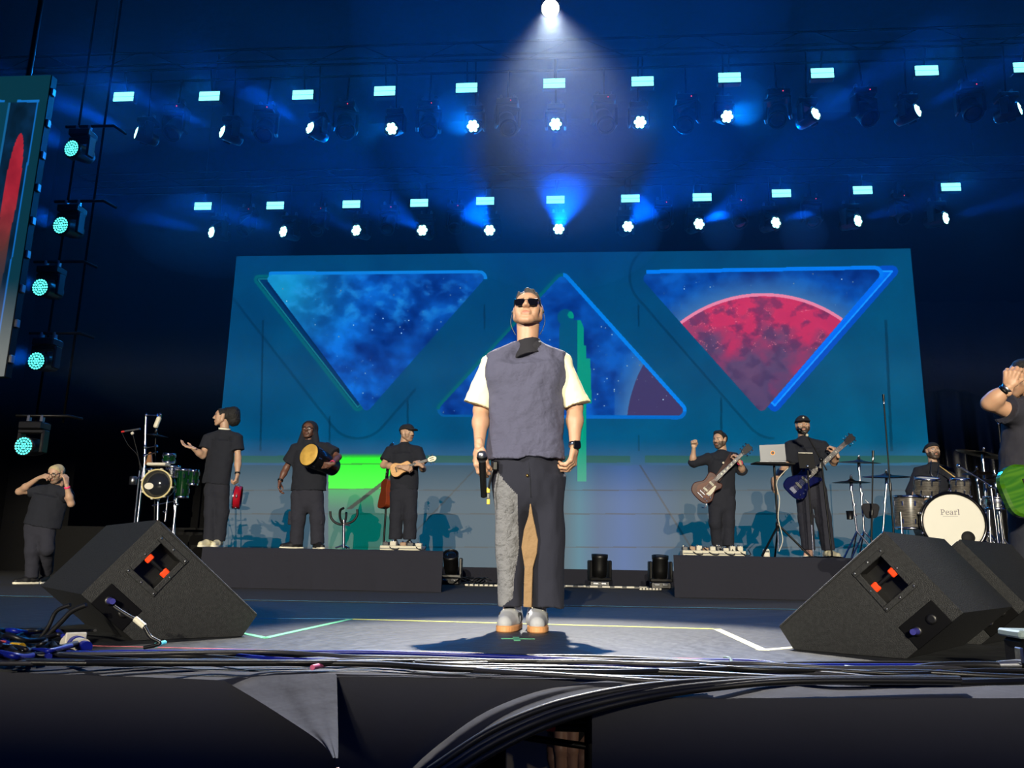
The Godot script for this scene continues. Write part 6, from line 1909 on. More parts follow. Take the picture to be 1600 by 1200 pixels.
func drum_kit() -> void:
	var z := -10.1
	var oak := mat("silver_oak", Color.WHITE, 0.3)
	oak.albedo_texture = grain(Color(0.45, 0.43, 0.4), Color(0.2, 0.19, 0.18), 33)
	oak.uv1_triplanar = true
	oak.uv1_scale = Vector3.ONE * 3.0
	var film := mat("coated_head", Color(0.86, 0.85, 0.8), 0.6)
	# bass drum
	var c := P(1490, 817, z + 0.3)
	var bd := thing("bass_drum", "bass drum with a white front head reading Pearl and a round port", "drum", Vector3(c.x, RH, c.z - 0.2), "drum kit")
	var f := Transform3D(Basis(Vector3.UP, -0.12) * Basis(Vector3.RIGHT, PI / 2), c - bd.position)
	var r := 0.335
	obj("shell", lathe([[r, -0.42], [r, 0.0]], 44, f), oak, bd)
	obj("hoop", ring([[r, -0.03], [r + 0.024, -0.028], [r + 0.024, 0.018], [r, 0.022], [r - 0.012, 0.01]], 44, f), M.glossy_black if M.has("glossy_black") else M.black_plastic, bd)
	var hd := obj("front_head", lathe([[r - 0.002, 0.0], [r - 0.002, 0.006], [r - 0.03, 0.009], [0.001, 0.0095]], 44, f), film, bd)
	obj("port", lathe([[0.068, 0.008], [0.073, 0.0105], [0.073, 0.0125], [0.001, 0.0115]], 24, f * Transform3D(Basis.IDENTITY, Vector3(0.135, 0, 0.165))), M.matt_black, hd)
	var txt := TextMesh.new()
	txt.text = "Pearl"
	var font := SystemFont.new()
	font.font_names = PackedStringArray(["Droid Serif"])
	font.font_italic = true
	txt.font = font
	txt.font_size = 64
	txt.pixel_size = 0.0013
	txt.depth = 0.002
	var tx := obj("brand_lettering", txt, mat("letter_grey", Color(0.42, 0.38, 0.42), 0.5), hd)
	tx.transform = f * Transform3D(Basis(Vector3.RIGHT, -PI / 2), Vector3(-0.03, 0.0115, -0.12))
	obj("lettering_rule", box(Vector3(0.16, 0.003, 0.002)), M.letter_grey, hd).transform = f * Transform3D(Basis(Vector3.RIGHT, -PI / 2), Vector3(-0.03, 0.011, -0.075))
	for i in 10:
		var a := TAU * i / 10 + 0.3
		var k := obj("claw", box(Vector3(0.03, 0.07, 0.03), 0.008), M.chrome, bd)
		k.transform = Transform3D(f.basis * Basis(Vector3.UP, -a), f * Vector3(cos(a) * (r + 0.028), -0.01, sin(a) * (r + 0.028)))
	for e in [-1.0, 1.0]: obj("spur", tube([f * Vector3(e * r, -0.15, 0.15), Vector3(e * 0.45, 0.01, 0.25)], 0.011), M.chrome, bd)
	# toms
	var base := bd.position
	for q: Array in [["rack_tom", "grey oak rack tom at left above the bass drum", 1448, 761, 0.135, 0.20, 0.25], ["rack_tom", "grey oak rack tom at right above the bass drum", 1500, 761, 0.105, 0.185, 0.2], ["floor_tom", "tall grey oak floor tom left of the bass drum", 1421, 801, 0.165, 0.37, 0.05]]:
		var o := thing(q[0], q[1], "drum", P(q[2], q[3], z), "drum kit")
		drum_shell(o, "shell", o.position, Vector3(0.02, 1, q[6]), q[4], q[5], oak, film, 8)
		if q[0] == "rack_tom": obj("mount_arm", tube([Vector3(0, -0.05, -q[4]), c + Vector3((-0.08 if q[2] < 1480 else 0.05), 0.34, -0.3) - o.position], 0.014), M.chrome, o)
		else:
			for k in 3:
				var a := TAU * k / 3 + 0.4
				obj("leg", tube([Vector3(cos(a) * 0.18, 0.0, sin(a) * 0.18), Vector3(cos(a) * 0.2, RH + 0.01 - o.position.y, sin(a) * 0.2)], 0.008), M.chrome, o)
	var sn := thing("snare_drum", "chrome snare drum at the right end of the drum kit", "drum", P(1556, 786, z), "drum kit")
	drum_shell(sn, "shell", sn.position, Vector3(0, 1, 0.1), 0.13, 0.13, M.chrome, film, 8)
	obj("stand_tube", tube([Vector3(0, -0.06, 0), Vector3(0, RH + 0.3 - sn.position.y, 0)], 0.012), M.chrome, sn)
	for k in 3:
		var a := TAU * k / 3
		obj("leg", tube([Vector3(0, RH + 0.32 - sn.position.y, 0), Vector3(cos(a) * 0.22, RH + 0.01 - sn.position.y, sin(a) * 0.22)], 0.01), M.chrome, sn)
	# cymbals
	cymbal_stand("dark cymbal upper left of the drum kit, nearest the bass player", z, 1342, 721, 0.25, Vector3(0.03, 1, 0.10), 1353)
	cymbal_stand("dark cymbal lowest at the left of the drum kit", z + 0.1, 1330, 752, 0.215, Vector3(0.0, 1, 0.05), 1342)
	cymbal_stand("wide dark cymbal between the tall microphone stand and the drummer", z - 0.2, 1385, 743, 0.28, Vector3(-0.03, 1, 0.16), 1378)
	cymbal_stand("large dark cymbal right of the drummer's shoulder", z - 0.3, 1536, 708, 0.30, Vector3(0.22, 1, 0.1), 1545)
	cymbal_stand("small dark cymbal low at the right of the drummer", z - 0.1, 1527, 738, 0.17, Vector3(-0.1, 1, 0.2), 1540)
	# cup and microphones round the kit
	var cu := thing("drum_cup", "dark cup clamped to the leftmost cymbal stand", "cup", P(1328, 805, z + 0.1), "drum kit")
	obj("cup", lathe([[0.036, -0.05], [0.042, 0.05], [0.036, 0.05], [0.03, -0.04]], 14), M.black_plastic, cu)
	obj("clamp", tube([Vector3(0.03, 0, 0), Vector3(0.08, 0.0, 0)], 0.008), M.chrome, cu)
	var bag := thing("stick_bag", "small black stick bag hanging left of the floor tom", "bag", P(1361, 797, z + 0.1), "drum kit")
	obj("pouch", solid([net([[0, Vector3(-0.06, 0.03, 0), Vector3(0.05, 0.03, 0), 0.05, 0.05, Vector3(0, 0, 1), 0.5], [0, Vector3(-0.03, -0.05, 0), Vector3(0.03, -0.05, 0), 0.05, 0.045, Vector3(0, 0, 1), 0.5]], 0.01, 0.03)]), M.black_cloth, bag)
	obj("hook", tube([Vector3(0, 0.05, 0), Vector3(-0.05, 0.12, -0.02)], 0.006), M.chrome, bag)
	mic_pole("tall black microphone stand rising left of the drummer", z + 0.25, 1381, 628, 1399, 868, true)
	mic_pole("short black microphone stand left of the floor tom", z + 0.2, 1364, 716, 1361, 868, true)
	mic_pole("tall dark microphone stand at the right of the drum kit", z + 0.2, 1560, 660, 1579, 868, true)
	var bm := thing("boom_stand", "chrome boom stand slanting over the right of the drum kit", "stand", Vector3(P(1556, 868, z + 0.15).x, RH, z + 0.15), "drum kit")
	rod("boom", P(1496, 727, z + 0.15), P(1564, 769, z + 0.15), 0.012, M.chrome, bm)
	rod("pole", P(1548, 760, z + 0.15), Vector3(P(1562, 868, z + 0.15).x, RH + 0.02, z + 0.15), 0.013, M.chrome, bm)
	obj("clutch", ball(0.03, 10), M.chrome, bm, P(1548, 760, z + 0.15) - bm.position)
	obj("counterweight", ball(0.028, 10), M.chrome, bm, P(1498, 728, z + 0.15) - bm.position)
	for k in 3:
		var a := TAU * k / 3 + 0.3
		var g := P(1562, 850, z + 0.15)
		obj("leg", tube([g - bm.position, Vector3(g.x + cos(a) * 0.28, RH + 0.01, g.z + sin(a) * 0.28) - bm.position], 0.010), M.chrome, bm)
	for q: Array in [["hi_hat_stand", "bright chrome hi-hat stand right of the snare drum", 1553, 735, 1570], ["cymbal_pole", "plain chrome stand pole beside the snare drum", 1545, 790, 1548]]:
		var p := thing(q[0], q[1], "stand", Vector3(P(q[4], 868, z + 0.05).x, RH, z + 0.05), "drum kit")
		rod("pole", P(q[2], q[3], z + 0.05), Vector3(P(q[4], 868, z + 0.05).x, RH + 0.015, z + 0.05), 0.012, M.chrome, p)
		rod("collar", P(lerpf(q[2], q[4], 0.45), lerpf(q[3], 868, 0.45), z + 0.05), P(lerpf(q[2], q[4], 0.5), lerpf(q[3], 868, 0.5), z + 0.05), 0.021, M.chrome, p)
		for k in 3:
			var a := TAU * k / 3 + 0.9
			obj("leg", tube([Vector3(-0.02, 0.2, 0), Vector3(cos(a) * 0.22, 0.012, sin(a) * 0.22)], 0.01), M.chrome, p)
	var hh := thing("hi_hat", "pair of dark hi-hat cymbals on the bright chrome stand", "cymbal", P(1555, 748, z + 0.05), "drum kit")
	cymbal_parts(hh, 0.17, Vector3(0.05, 1, 0.1))
	obj("bottom_plate", lathe([[0.17, -0.03], [0.17, -0.028], [0.02, -0.045]], 32), M.dark_bronze, hh)
	var sd := thing("drum_throne", "round black drum stool under the drummer", "stool", Vector3(P(1458, 806, -11.3).x, RH, -11.35), "drum kit")
	obj("seat", lathe([[0.16, 0.38], [0.17, 0.40], [0.16, 0.43]], 20), M.black_cloth, sd)
	obj("post", tube([Vector3(0, 0.01, 0), Vector3(0, 0.38, 0)], 0.02), M.chrome, sd)
	var stk := thing("drumstick", "pale drumstick in the drummer's raised hand", "drumstick", P(1478, 738, -11.0))
	rod("shaft", P(1494, 747, -11.02), P(1468, 728, -10.95), 0.008, mat("hickory", Color(0.8, 0.68, 0.45), 0.5), stk, 0.005)

func mic_pole(label: String, z: float, x: float, y: float, fx: float, fy: float, base: bool) -> void:
	var t := thing("microphone_stand", label, "stand", Vector3(P(fx, fy, z).x, RH, z), "microphone stands round the drum kit")
	var foot := t.position + Vector3(0, 0.02, 0)
	var top := P(x, y, z)
	rod("pole", top, top.lerp(foot, 0.55), 0.009, M.black_metal, t)
	rod("inner_tube", top.lerp(foot, 0.55), foot, 0.012, M.black_metal, t)
	rod("clutch", top.lerp(foot, 0.53), top.lerp(foot, 0.58), 0.018, M.black_plastic, t)
	rod("microphone", top + (top - foot).normalized() * 0.09, top, 0.016, M.black_plastic, t, 0.012)
	rod("clip", top + (foot - top).normalized() * 0.02, top, 0.014, M.chrome, t)
	obj("round_base", lathe([[0.12, 0.0], [0.12, 0.014], [0.03, 0.028]], 20), M.black_metal, t)

# ---------------------------------------------------------------- floor wedges
func wedge(label: String, foot: Vector3, ang: float, flip: float, length: float) -> void:
	# the side panel faces the audience; its outline runs from the apex, x along the panel
	var t := thing("monitor_wedge", label, "speaker", foot, "floor monitor wedges")
	t.rotation.y = ang
	var prof := [Vector2(0, 0.492), Vector2(0.468 * flip, 0.09), Vector2(0.408 * flip, 0.0), Vector2(-0.045 * flip, 0.0), Vector2(-0.262 * flip, 0.185)]
	if flip < 0: prof.reverse()
	# handle: a black cup with two orange ends on the grip, set square to the long edges of the panel
	var side := Vector2(0.468 * flip, 0.09 - 0.492).normalized()
	var down := Vector2(-side.y, side.x) * -flip
	var hb := Basis(Vector3(side.x, side.y, 0), Vector3(-down.x, -down.y, 0), Vector3(side.x, side.y, 0).cross(Vector3(-down.x, -down.y, 0)))
	if hb.z.z < 0: hb = Basis(-hb.x, hb.y, -hb.z)
	var hc := Vector2(0.015 * flip, 0.30)
	# the cabinet is a closed box with the handle's cup cut out of its side
	var cab := CSGCombiner3D.new()
	cab.name = "cabinet"
	var solid_box := CSGPolygon3D.new()
	solid_box.polygon = PackedVector2Array(prof)
	solid_box.depth = length
	solid_box.material = M.wedge_paint
	cab.add_child(solid_box)
	var cup := CSGBox3D.new()
	cup.operation = CSGShape3D.OPERATION_SUBTRACTION
	cup.size = Vector3(0.115, 0.15, 0.16)
	cup.material = M.black_plastic
	cup.transform = Transform3D(hb, Vector3(hc.x, hc.y, 0.0))
	cab.add_child(cup)
	t.add_child(cab)
	cab.position.y = 0.002
	var st := begin()
	var fw := 0.115
	var fh := 0.15
	for q: Array in [[0, fh / 2 + 0.012, fw + 0.05, 0.024], [0, -fh / 2 - 0.012, fw + 0.05, 0.024], [fw / 2 + 0.012, 0, 0.024, fh], [-fw / 2 - 0.012, 0, 0.024, fh]]:
		add_box(st, Vector3(q[2], q[3], 0.008), Transform3D(hb, Vector3(hc.x, hc.y + 0.002, 0.003) + hb * Vector3(q[0], q[1], 0)), 0.002)
	obj("handle_plate", done(st, false), M.wedge_paint, t)
	obj("grip", box(Vector3(fw * 0.95, 0.016, 0.014), 0.004), M.black_plastic, t, Vector3(hc.x, hc.y + 0.002, -0.006)).basis = hb
	for e in [-1.0, 1.0]:
		obj("grip_end", box(Vector3(0.028, 0.036, 0.014), 0.006), M.orange_plastic, t, Vector3(hc.x, hc.y + 0.002, -0.002) + hb * Vector3(e * fw * 0.40, 0, 0)).basis = hb
	for k in 8:
		var q := Vector3([-1, 1, -1, 1, 0, 0, -1, 1][k] * (fw / 2 + 0.014), [1, 1, -1, -1, 1, -1, 0, 0][k] * (fh / 2 + 0.014), 0.006)
		obj("screw", lathe([[0.0045, 0.0], [0.0045, 0.002], [0.002, 0.003]], 8, Transform3D(Basis(Vector3.RIGHT, PI / 2), Vector3.ZERO)), M.brushed_steel, t, Vector3(hc.x, hc.y + 0.002, 0.002) + hb * q)
	# connector plate low on the panel, with its plug
	var cc := Vector2(-0.125 * flip, 0.135)
	obj("connector_plate", box(Vector3(0.17, 0.105, 0.006), 0.002), M.black_metal, t, Vector3(cc.x, cc.y, 0.002)).basis = hb
	for k in 2: obj("socket", lathe([[0.018, 0.0], [0.02, 0.003], [0.02, 0.008], [0.012, 0.009]], 14, Transform3D(Basis(Vector3.RIGHT, PI / 2), Vector3.ZERO)), M.black_plastic, t, Vector3(cc.x, cc.y, 0.004) + hb * Vector3(-0.04 + 0.075 * k, 0.0, 0))
	var pl := Vector3(cc.x, cc.y, 0.01) + hb * Vector3(-0.04, 0, 0)
	obj("plug", tube([pl, pl + Vector3(0, 0, 0.05)], 0.014, 0.012), M.plug_blue, t)
	# thin worn rail along the upper edge
	obj("edge_rail", box(Vector3(0.60, 0.012, 0.012), 0.003), M.wedge_paint, t, Vector3(0.235 * flip, 0.288, -0.003)).basis = Basis(Vector3(0, 0, 1), atan2(side.y, side.x))
	# the grille on the baffle, facing the performers
	obj("grille", box(Vector3(0.50, 0.010, length - 0.08), 0.003), M.black_metal, t, Vector3(0.235 * flip, 0.296, -length / 2)).basis = Basis(Vector3(0, 0, 1), atan2(side.y, side.x) if flip > 0 else atan2(side.y, side.x) + PI)

func make_wedges() -> void:
	var w := mat("wedge_paint", Color.WHITE, 0.62)
	w.albedo_texture = two_tone(512, 0.03, 71, Color(0.06, 0.066, 0.074), Color(0.115, 0.122, 0.13), 160)
	bumped(w, M.grain_normal, 0.3, 0.5)
	w.uv1_scale = Vector3.ONE / 0.33
	mat("orange_plastic", Color(0.95, 0.26, 0.07), 0.45)
	mat("plug_blue", Color(0.2, 0.2, 0.5), 0.4)
	var a := deg_to_rad(42.0)
	# the apex stands over the foot point 0.045 from the near end of the base
	var l := (PF(210, 1002) + PF(377, 994)) / 2 - Vector3(cos(a), 0, -sin(a)) * 0.182
	wedge("black floor monitor wedge at the front left of the stage", l, a, 1.0, 1.0)
	var b := deg_to_rad(-37.0)
	var r := (PF(1236, 1018) + PF(1416, 1027)) / 2 + Vector3(cos(b), 0, -sin(b)) * 0.182
	wedge("black floor monitor wedge at the front right of the stage, nearer of two", r, b, -1.0, 0.9)
	var n := Vector3(sin(b), 0, cos(b))
	wedge("black floor monitor wedge behind the other at right, cut by the frame", r - n * 0.98 + Vector3(cos(b), 0, -sin(b)) * 0.05, b - 0.08, -1.0, 0.9)

# ---------------------------------------------------------------- the front edge: skirt cloths, cables and plugs
func make_front() -> void:
	mat("cable_black", Color(0.06, 0.06, 0.065), 0.42)
	mat("cable_grey", Color(0.2, 0.2, 0.22), 0.4)
	mat("cable_blue", Color(0.03, 0.09, 0.5), 0.4)
	mat("cable_teal", Color(0.1, 0.55, 0.6), 0.4)
	bumped(mat("skirt_cloth", Color(0.19, 0.195, 0.23), 0.92), M.crumple_normal, 0.8, 0.3)
	# left skirt: hangs from the lip, flat
	cloth("skirt", "black skirt cloth hanging from the left of the stage front", [[[-60, 1048], [60, 1052], [180, 1057], [350, 1063], [420, 1062], [530, 1058]], [[-60, 1130], [60, 1130], [180, 1135], [350, 1140], [420, 1140], [530, 1140]], [[-60, 1260], [60, 1260], [180, 1260], [350, 1260], [420, 1260], [530, 1260]]], [-2.42, -2.40, -2.38], M.skirt_cloth, "skirt")
	# the flap pulled out to a point by a hand
	cloth("skirt_flap", "fold of black cloth pulled to a point by a hand, left of the middle", [[[348, 1062], [420, 1056], [480, 1053], [526, 1054]], [[400, 1092], [450, 1090], [490, 1086], [527, 1086]], [[450, 1124], [480, 1122], [505, 1120], [527, 1122]], [[498, 1158], [508, 1156], [518, 1156], [527, 1160]], [[520, 1184], [522, 1184], [525, 1184], [527, 1186]]], [-2.42, -2.31, -2.2, -2.08, -1.99], M.skirt_cloth, "skirt")
	# the middle skirt behind, and the long diagonal folds under the cable loom
	cloth("skirt", "black skirt cloth in the middle of the stage front", [[[524, 1053], [640, 1056], [760, 1058], [900, 1060], [1105, 1062]], [[524, 1120], [600, 1125], [680, 1130], [760, 1108], [900, 1072]], [[524, 1260], [560, 1260], [590, 1260], [640, 1210], [720, 1140]]], [-2.43, -2.40, -2.36], M.skirt_cloth, "skirt")
	var tops := []
	for q: Array in [[1100, 1061, -2.40], [950, 1064, -2.38], [850, 1078, -2.34], [760, 1112, -2.30], [690, 1160, -2.27], [634, 1208, -2.24]]: tops.append(P(q[0], q[1], q[2]))
	var lows := []
	for q: Array in [[1110, 1068, -2.38], [1010, 1080, -2.34], [925, 1100, -2.30], [860, 1124, -2.26], [790, 1164, -2.22], [715, 1222, -2.18]]: lows.append(P(q[0], q[1], q[2]))
	tops = spline(tops, 5)
	lows = spline(lows, 5)
	var fold_rows := []
	for k in 13:
		var u := k / 12.0
		var row := []
		for q in tops.size():
			var v := float(q) / (tops.size() - 1)
			row.append(tops[q].lerp(lows[q], u) + Vector3(0, 0, (0.05 * sin(PI * u) + 0.014 * sin(u * 16.0)) * (0.3 + v)))
		row.reverse()
		fold_rows.append(row)
	var fo := obj("skirt_fold", sheet(fold_rows, 0.004), M.skirt_cloth)
	tag(fo, "long slanting fold of black cloth catching light below the cables", "skirt")
	# right: a lighter lip and a flat black front
	var lip := obj("stage_lip", sheet([[P(905, 1068, -2.47), P(1100, 1062, -2.47), P(1300, 1068, -2.47), P(1500, 1070, -2.47), P(1700, 1074, -2.47)], [P(925, 1092, -2.335), P(1100, 1092, -2.335), P(1300, 1092, -2.335), P(1500, 1092, -2.335), P(1700, 1092, -2.335)]], 0.004), M.skirt_cloth)
	tag(lip, "cloth lip along the right half of the stage edge", "cloth")
	cloth("skirt", "flat black skirt cloth covering the right half of the stage front", [[[925, 1091], [1100, 1091], [1300, 1091], [1500, 1091], [1700, 1091]], [[925, 1170], [1100, 1170], [1300, 1170], [1500, 1170], [1700, 1170]], [[925, 1290], [1100, 1290], [1300, 1290], [1500, 1290], [1700, 1290]]], [-2.335, -2.33, -2.32], M.skirt_cloth, "skirt")
	var ll := obj("stage_lip", sheet([[P(40, 1040, -2.5), P(200, 1044, -2.5), P(380, 1050, -2.5), P(560, 1050, -2.5), P(900, 1056, -2.5)], [P(40, 1052, -2.42), P(200, 1057, -2.42), P(350, 1063, -2.42), P(560, 1057, -2.42), P(900, 1061, -2.42)]], 0.004), M.skirt_cloth)
	tag(ll, "cloth lip along the left half of the stage edge", "cloth")
	# under the deck, seen through the gap: a bar and a red clamp
	var bar := thing("scaffold_bar", "dark horizontal scaffold bars under the stage edge in the skirt gap", "scaffold", P(890, 1130, -3.0))
	rod("bar", P(860, 1126, -3.0), P(925, 1128, -3.0), 0.014, M.black_metal, bar)
	rod("bar", P(860, 1136, -3.0), P(925, 1138, -3.0), 0.014, M.black_metal, bar)
	rod("bar", P(820, 1152, -3.0), P(930, 1168, -3.0), 0.012, M.black_metal, bar)
	rod("upright", P(922, 1108, -3.0), Vector3(P(922, 1108, -3.0).x, -1.5, -3.0), 0.02, M.black_metal, bar)
	obj("clamp", box(Vector3(0.035, 0.03, 0.03), 0.005), mat("clamp_red", Color(0.75, 0.1, 0.1), 0.5), bar, P(860, 1135, -2.98) - bar.position)
	var pan := thing("equipment_case", "grey panel leaning under the stage, seen through the skirt gap", "case", P(895, 1190, -7.2))
	obj("panel", box(Vector3(1.1, 0.6, 0.04), 0.01), mat("case_grey", Color(0.62, 0.6, 0.57), 0.7), pan, Vector3(0, -0.02, 0), Vector3(-0.1, 0.1, 0))
	obj("rim", box(Vector3(1.12, 0.03, 0.06), 0.006), M.brushed_steel, pan, Vector3(0, 0.28, -0.03), Vector3(0, 0.1, 0))
	# hands reaching up from the pit
	finger("fingertip of a hand pulling the cloth fold", P(530, 1196, -1.98), Vector3(0.15, 1, -0.3))
	finger("fingertips of a hand below the skirt gap", P(802, 1212, -2.2), Vector3(-0.35, 1, -0.2))
	cables()

func cloth(called: String, label: String, rows: Array, zs: Array, m: Material, cat: String) -> MeshInstance3D:
	var grid := []
	for i in rows.size():
		var pts := []
		for q: Array in rows[i]: pts.append(P(q[0], q[1], zs[i]))
		grid.append(spline(pts, 5))
	var fine := []
	for j in grid[0].size():
		var col := []
		for i in grid.size(): col.append(grid[i][j])
		fine.append(spline(col, 6))
	var out := []
	for i in fine[0].size():
		var row := []
		for j in fine.size(): row.append(fine[j][i] + Vector3(0, 0, 0.004 * sin(j * 0.9 + i * 0.2)))
		out.append(row)
	var o := obj(called, sheet(out, 0.004), m)
	tag(o, label, cat)
	return o

func finger(label: String, tip: Vector3, d: Vector3) -> void:
	d = d.normalized()
	var wrist := tip - d * 0.16
	var side := d.cross(Vector3(0, 0, 1)).normalized()
	var t := thing("person", label, "person", Vector3(wrist.x, -1.5, wrist.z))
	var b := hand_bones(wrist, d, Vector3(0, 0, -1), 1.0, 0.25, 0.9)
	b.append([0, wrist, wrist - d * 0.25 + Vector3(0, -0.03, 0.05), 0.028, 0.042])
	b.append([0, wrist - d * 0.25 + Vector3(0, -0.03, 0.05), wrist + Vector3(0, -0.55, 0.25), 0.042, 0.05])
	b.append([0, wrist + Vector3(0, -0.55, 0.25), wrist + Vector3(0, -1.0, 0.25), 0.12, 0.15])
	var w := net(b, 0.007, 0.01)
	var cols := PackedColorArray()
	cols.resize(w[0].size())
	cols.fill(Color(0.42, 0.22, 0.14))
	obj("body", solid([w], t.position, cols), M.skin, t)

func cables() -> void:
	rng.seed = 77
	var blue_label := ["bright blue cable nearest the left wedge along the stage front", "second bright blue cable along the stage front", "blue cable passing before the right wedges"]
	for i in 15:
		var y0 := lerpf(1014, 1046, i / 14.0)
		var pts := []
		var nb := 14
		var blue := i in [1, 3, 6]
		var x_start := -60.0 + rng.randf_range(0, 60.0)
		for k in nb + 1:
			var x := lerpf(x_start, 1660.0, k / float(nb))
			var y := y0 + (k / float(nb)) * 24.0 + rng.randf_range(-3.5, 3.5) + 5.0 * sin(k * 0.8 + i)
			if x > 1180.0 and i < 4: y = maxf(y, 1037.0 + i * 3.0)
			if x < 420.0: y = maxf(y, 1008.0 + i * 2.0)
			y = clampf(y, 1006.0, 1036.0 + clampf((x - 560.0) * 0.06, 0.0, 34.0))
			var h := 0.012 + 0.010 * (i % 3) + rng.randf_range(0.0, 0.008)
			pts.append(PF(x, y, h))
		var r := rng.randf_range(0.006, 0.010)
		var m: Material = M.cable_blue if blue else M.cable_grey if i % 4 == 2 else M.cable_black
		var t := obj("cable", tube(spline(pts, 5), r, -1, 7), m)
		if blue: tag(t, blue_label[[1, 3, 6].find(i)], "cable", "blue cables at the stage front")
		else: tag(t, "black or grey cable lying along the stage front edge", "cable", "dark cables at the stage front")
	# the loom that leaves the bundle and drops over the edge to the lower left
	for i in 6:
		var o: float = [0.0, 5.0, 7.5, 13.0, 19.0, 22.0][i]
		var pts := []
		for q: Array in [[1500, 1062, -2.40], [1250, 1062, -2.37], [1110, 1065, -2.35], [1000, 1074, -2.29], [910, 1090, -2.25], [840, 1110, -2.21], [760, 1146, -2.17], [670, 1205, -2.13]]:
			pts.append(P(q[0], q[1] + o * clampf((1250.0 - q[0]) / 300.0, 0.1, 1.6), q[2] + 0.004 * i))
		var t := obj("cable", tube(spline(pts, 6), [0.011, 0.006, 0.008, 0.012, 0.006, 0.009][i], -1, 7), M.cable_grey if i == 2 else M.cable_black)
		tag(t, "cable of the loom dropping over the stage edge to the lower left", "cable", "cable loom over the stage edge")
	# the heap at far left
	for i in 9:
		var pts := []
		var x := rng.randf_range(-30, 40)
		var y := rng.randf_range(990, 1020)
		for k in 7:
			pts.append(PF(x, y, rng.randf_range(0.02, 0.06)))
			x += rng.randf_range(5, 34)
			y = clampf(y + rng.randf_range(-11, 11), 985, 1030)
		var t := obj("cable", tube(spline(pts, 5), rng.randf_range(0.006, 0.011), -1, 7), M.cable_blue if i in [1, 4, 7] else M.cable_black)
		tag(t, "blue cable in the heap at far left" if i in [1, 4, 7] else "black cable in the heap at far left", "cable", "cable heap at far left")
	for q: Array in [["cable", "dark cable rising from the heap behind the left wedge", [[60, 1000], [75, 980], [88, 955], [110, 945]], 0.008, M.cable_black], ["cable", "second dark cable rising towards the left wedge", [[72, 995], [95, 972], [112, 955], [135, 945]], 0.010, M.cable_black], ["cable", "cable plugged into the left wedge", [[178, 948], [200, 962], [222, 975], [235, 995], [250, 1005], [225, 1012]], 0.007, M.cable_black], ["cable", "grey-green cable end curling up at the right of the floor tape", [[1130, 1028], [1140, 1029], [1143, 1036], [1138, 1042], [1120, 1046], [1080, 1050]], 0.006, mat("cable_sage", Color(0.42, 0.5, 0.48), 0.5)], ["cable", "teal cable hooking over the edge at lower left", [[30, 1008], [44, 1014], [50, 1026], [54, 1040]], 0.006, M.cable_teal]]:
		var pts := []
		var k := 0
		for p: Array in q[2]:
			pts.append(P(p[0], p[1], -3.1 + (0.16 if q[1].begins_with("cable plugged") else 0.0)) if q[1].contains("wedge") else PF(p[0], p[1], 0.02))
			k += 1
		tag(obj(q[0], tube(spline(pts, 5), q[3], -1, 7), q[4]), q[1], "cable")
	# plugs and tape
	var pc := thing("power_connector", "white and blue round power connector lying by the left wedge", "connector", PF(122, 1008, 0.035))
	var f := on_line(PF(105, 1003, 0.04), PF(142, 1013, 0.035))
	for q: Array in [[0.0, 0.045, 0.034, M.white_plastic, "cap"], [0.045, 0.075, 0.03, M.cable_blue, "ring"], [0.075, 0.12, 0.026, M.cream_board, "sleeve"], [0.12, 0.15, 0.02, M.cable_blue, "gland"]]:
		obj(q[4], tube([f.basis * Vector3(q[0] - 0.075, 0, 0), f.basis * Vector3(q[1] - 0.075, 0, 0)], q[2], -1, 16), q[3], pc)
	obj("flange", box(Vector3(0.012, 0.08, 0.07), 0.004), M.white_plastic, pc).transform = Transform3D(f.basis, f.basis * Vector3(-0.03, 0, 0))
	for q: Array in [["yellow tape wrapped on a cable at far left", [18, 1012, 34, 1013], Color(0.85, 0.65, 0.12), 0.018], ["coral tape wrapped on a cable at the left edge", [-4, 1007, 5, 1008], Color(0.85, 0.35, 0.35), 0.016], ["white tape on the cable plugged into the left wedge", [211, 967, 226, 979], Color(0.85, 0.83, 0.75), 0.011], ["pink tape tag on the middle cables", [488, 1043, 508, 1038], Color(0.85, 0.4, 0.55), 0.008], ["cyan tape mark on the cable before the left wedge", [244, 1008, 257, 1004], Color(0.3, 0.8, 0.85), 0.009]]:
		var wdg: bool = q[0].contains("plugged")
		var a := P(q[1][0], q[1][1], -2.94) if wdg else PF(q[1][0], q[1][1], 0.03)
		var b := P(q[1][2], q[1][3], -2.94) if wdg else PF(q[1][2], q[1][3], 0.03)
		tag(obj("tape_wrap", tube([a, b], q[3], -1, 10), mat("tape_" + q[0].get_slice(" ", 0), q[2], 0.5)), q[0], "tape")
	var sb := thing("stage_box", "grey-lidded black connector box at the right edge of the stage front", "box", PF(1600, 1062, 0.0))
	obj("body", box(Vector3(0.14, 0.12, 0.12), 0.01), M.black_metal, sb, Vector3(0.045, 0.07, 0))
	obj("lid", box(Vector3(0.16, 0.025, 0.14), 0.006), mat("lid_grey", Color(0.5, 0.56, 0.56), 0.4), sb, Vector3(0.045, 0.145, 0))
	obj("latch", box(Vector3(0.012, 0.05, 0.04), 0.004), M.chrome, sb, Vector3(-0.03, 0.08, 0.05))
	obj("plug", tube([Vector3(-0.02, 0.05, 0.03), Vector3(-0.09, 0.045, 0.03)], 0.018, 0.014, 12), M.brushed_steel, sb)
	obj("thick_cable", tube(spline([Vector3(-0.09, 0.045, 0.03), Vector3(-0.16, 0.045, 0.03), Vector3(-0.30, 0.04, 0.05), Vector3(-0.42, 0.025, 0.09), Vector3(-0.55, 0.015, 0.12)], 5), 0.012, -1, 9), M.cable_black, sb)

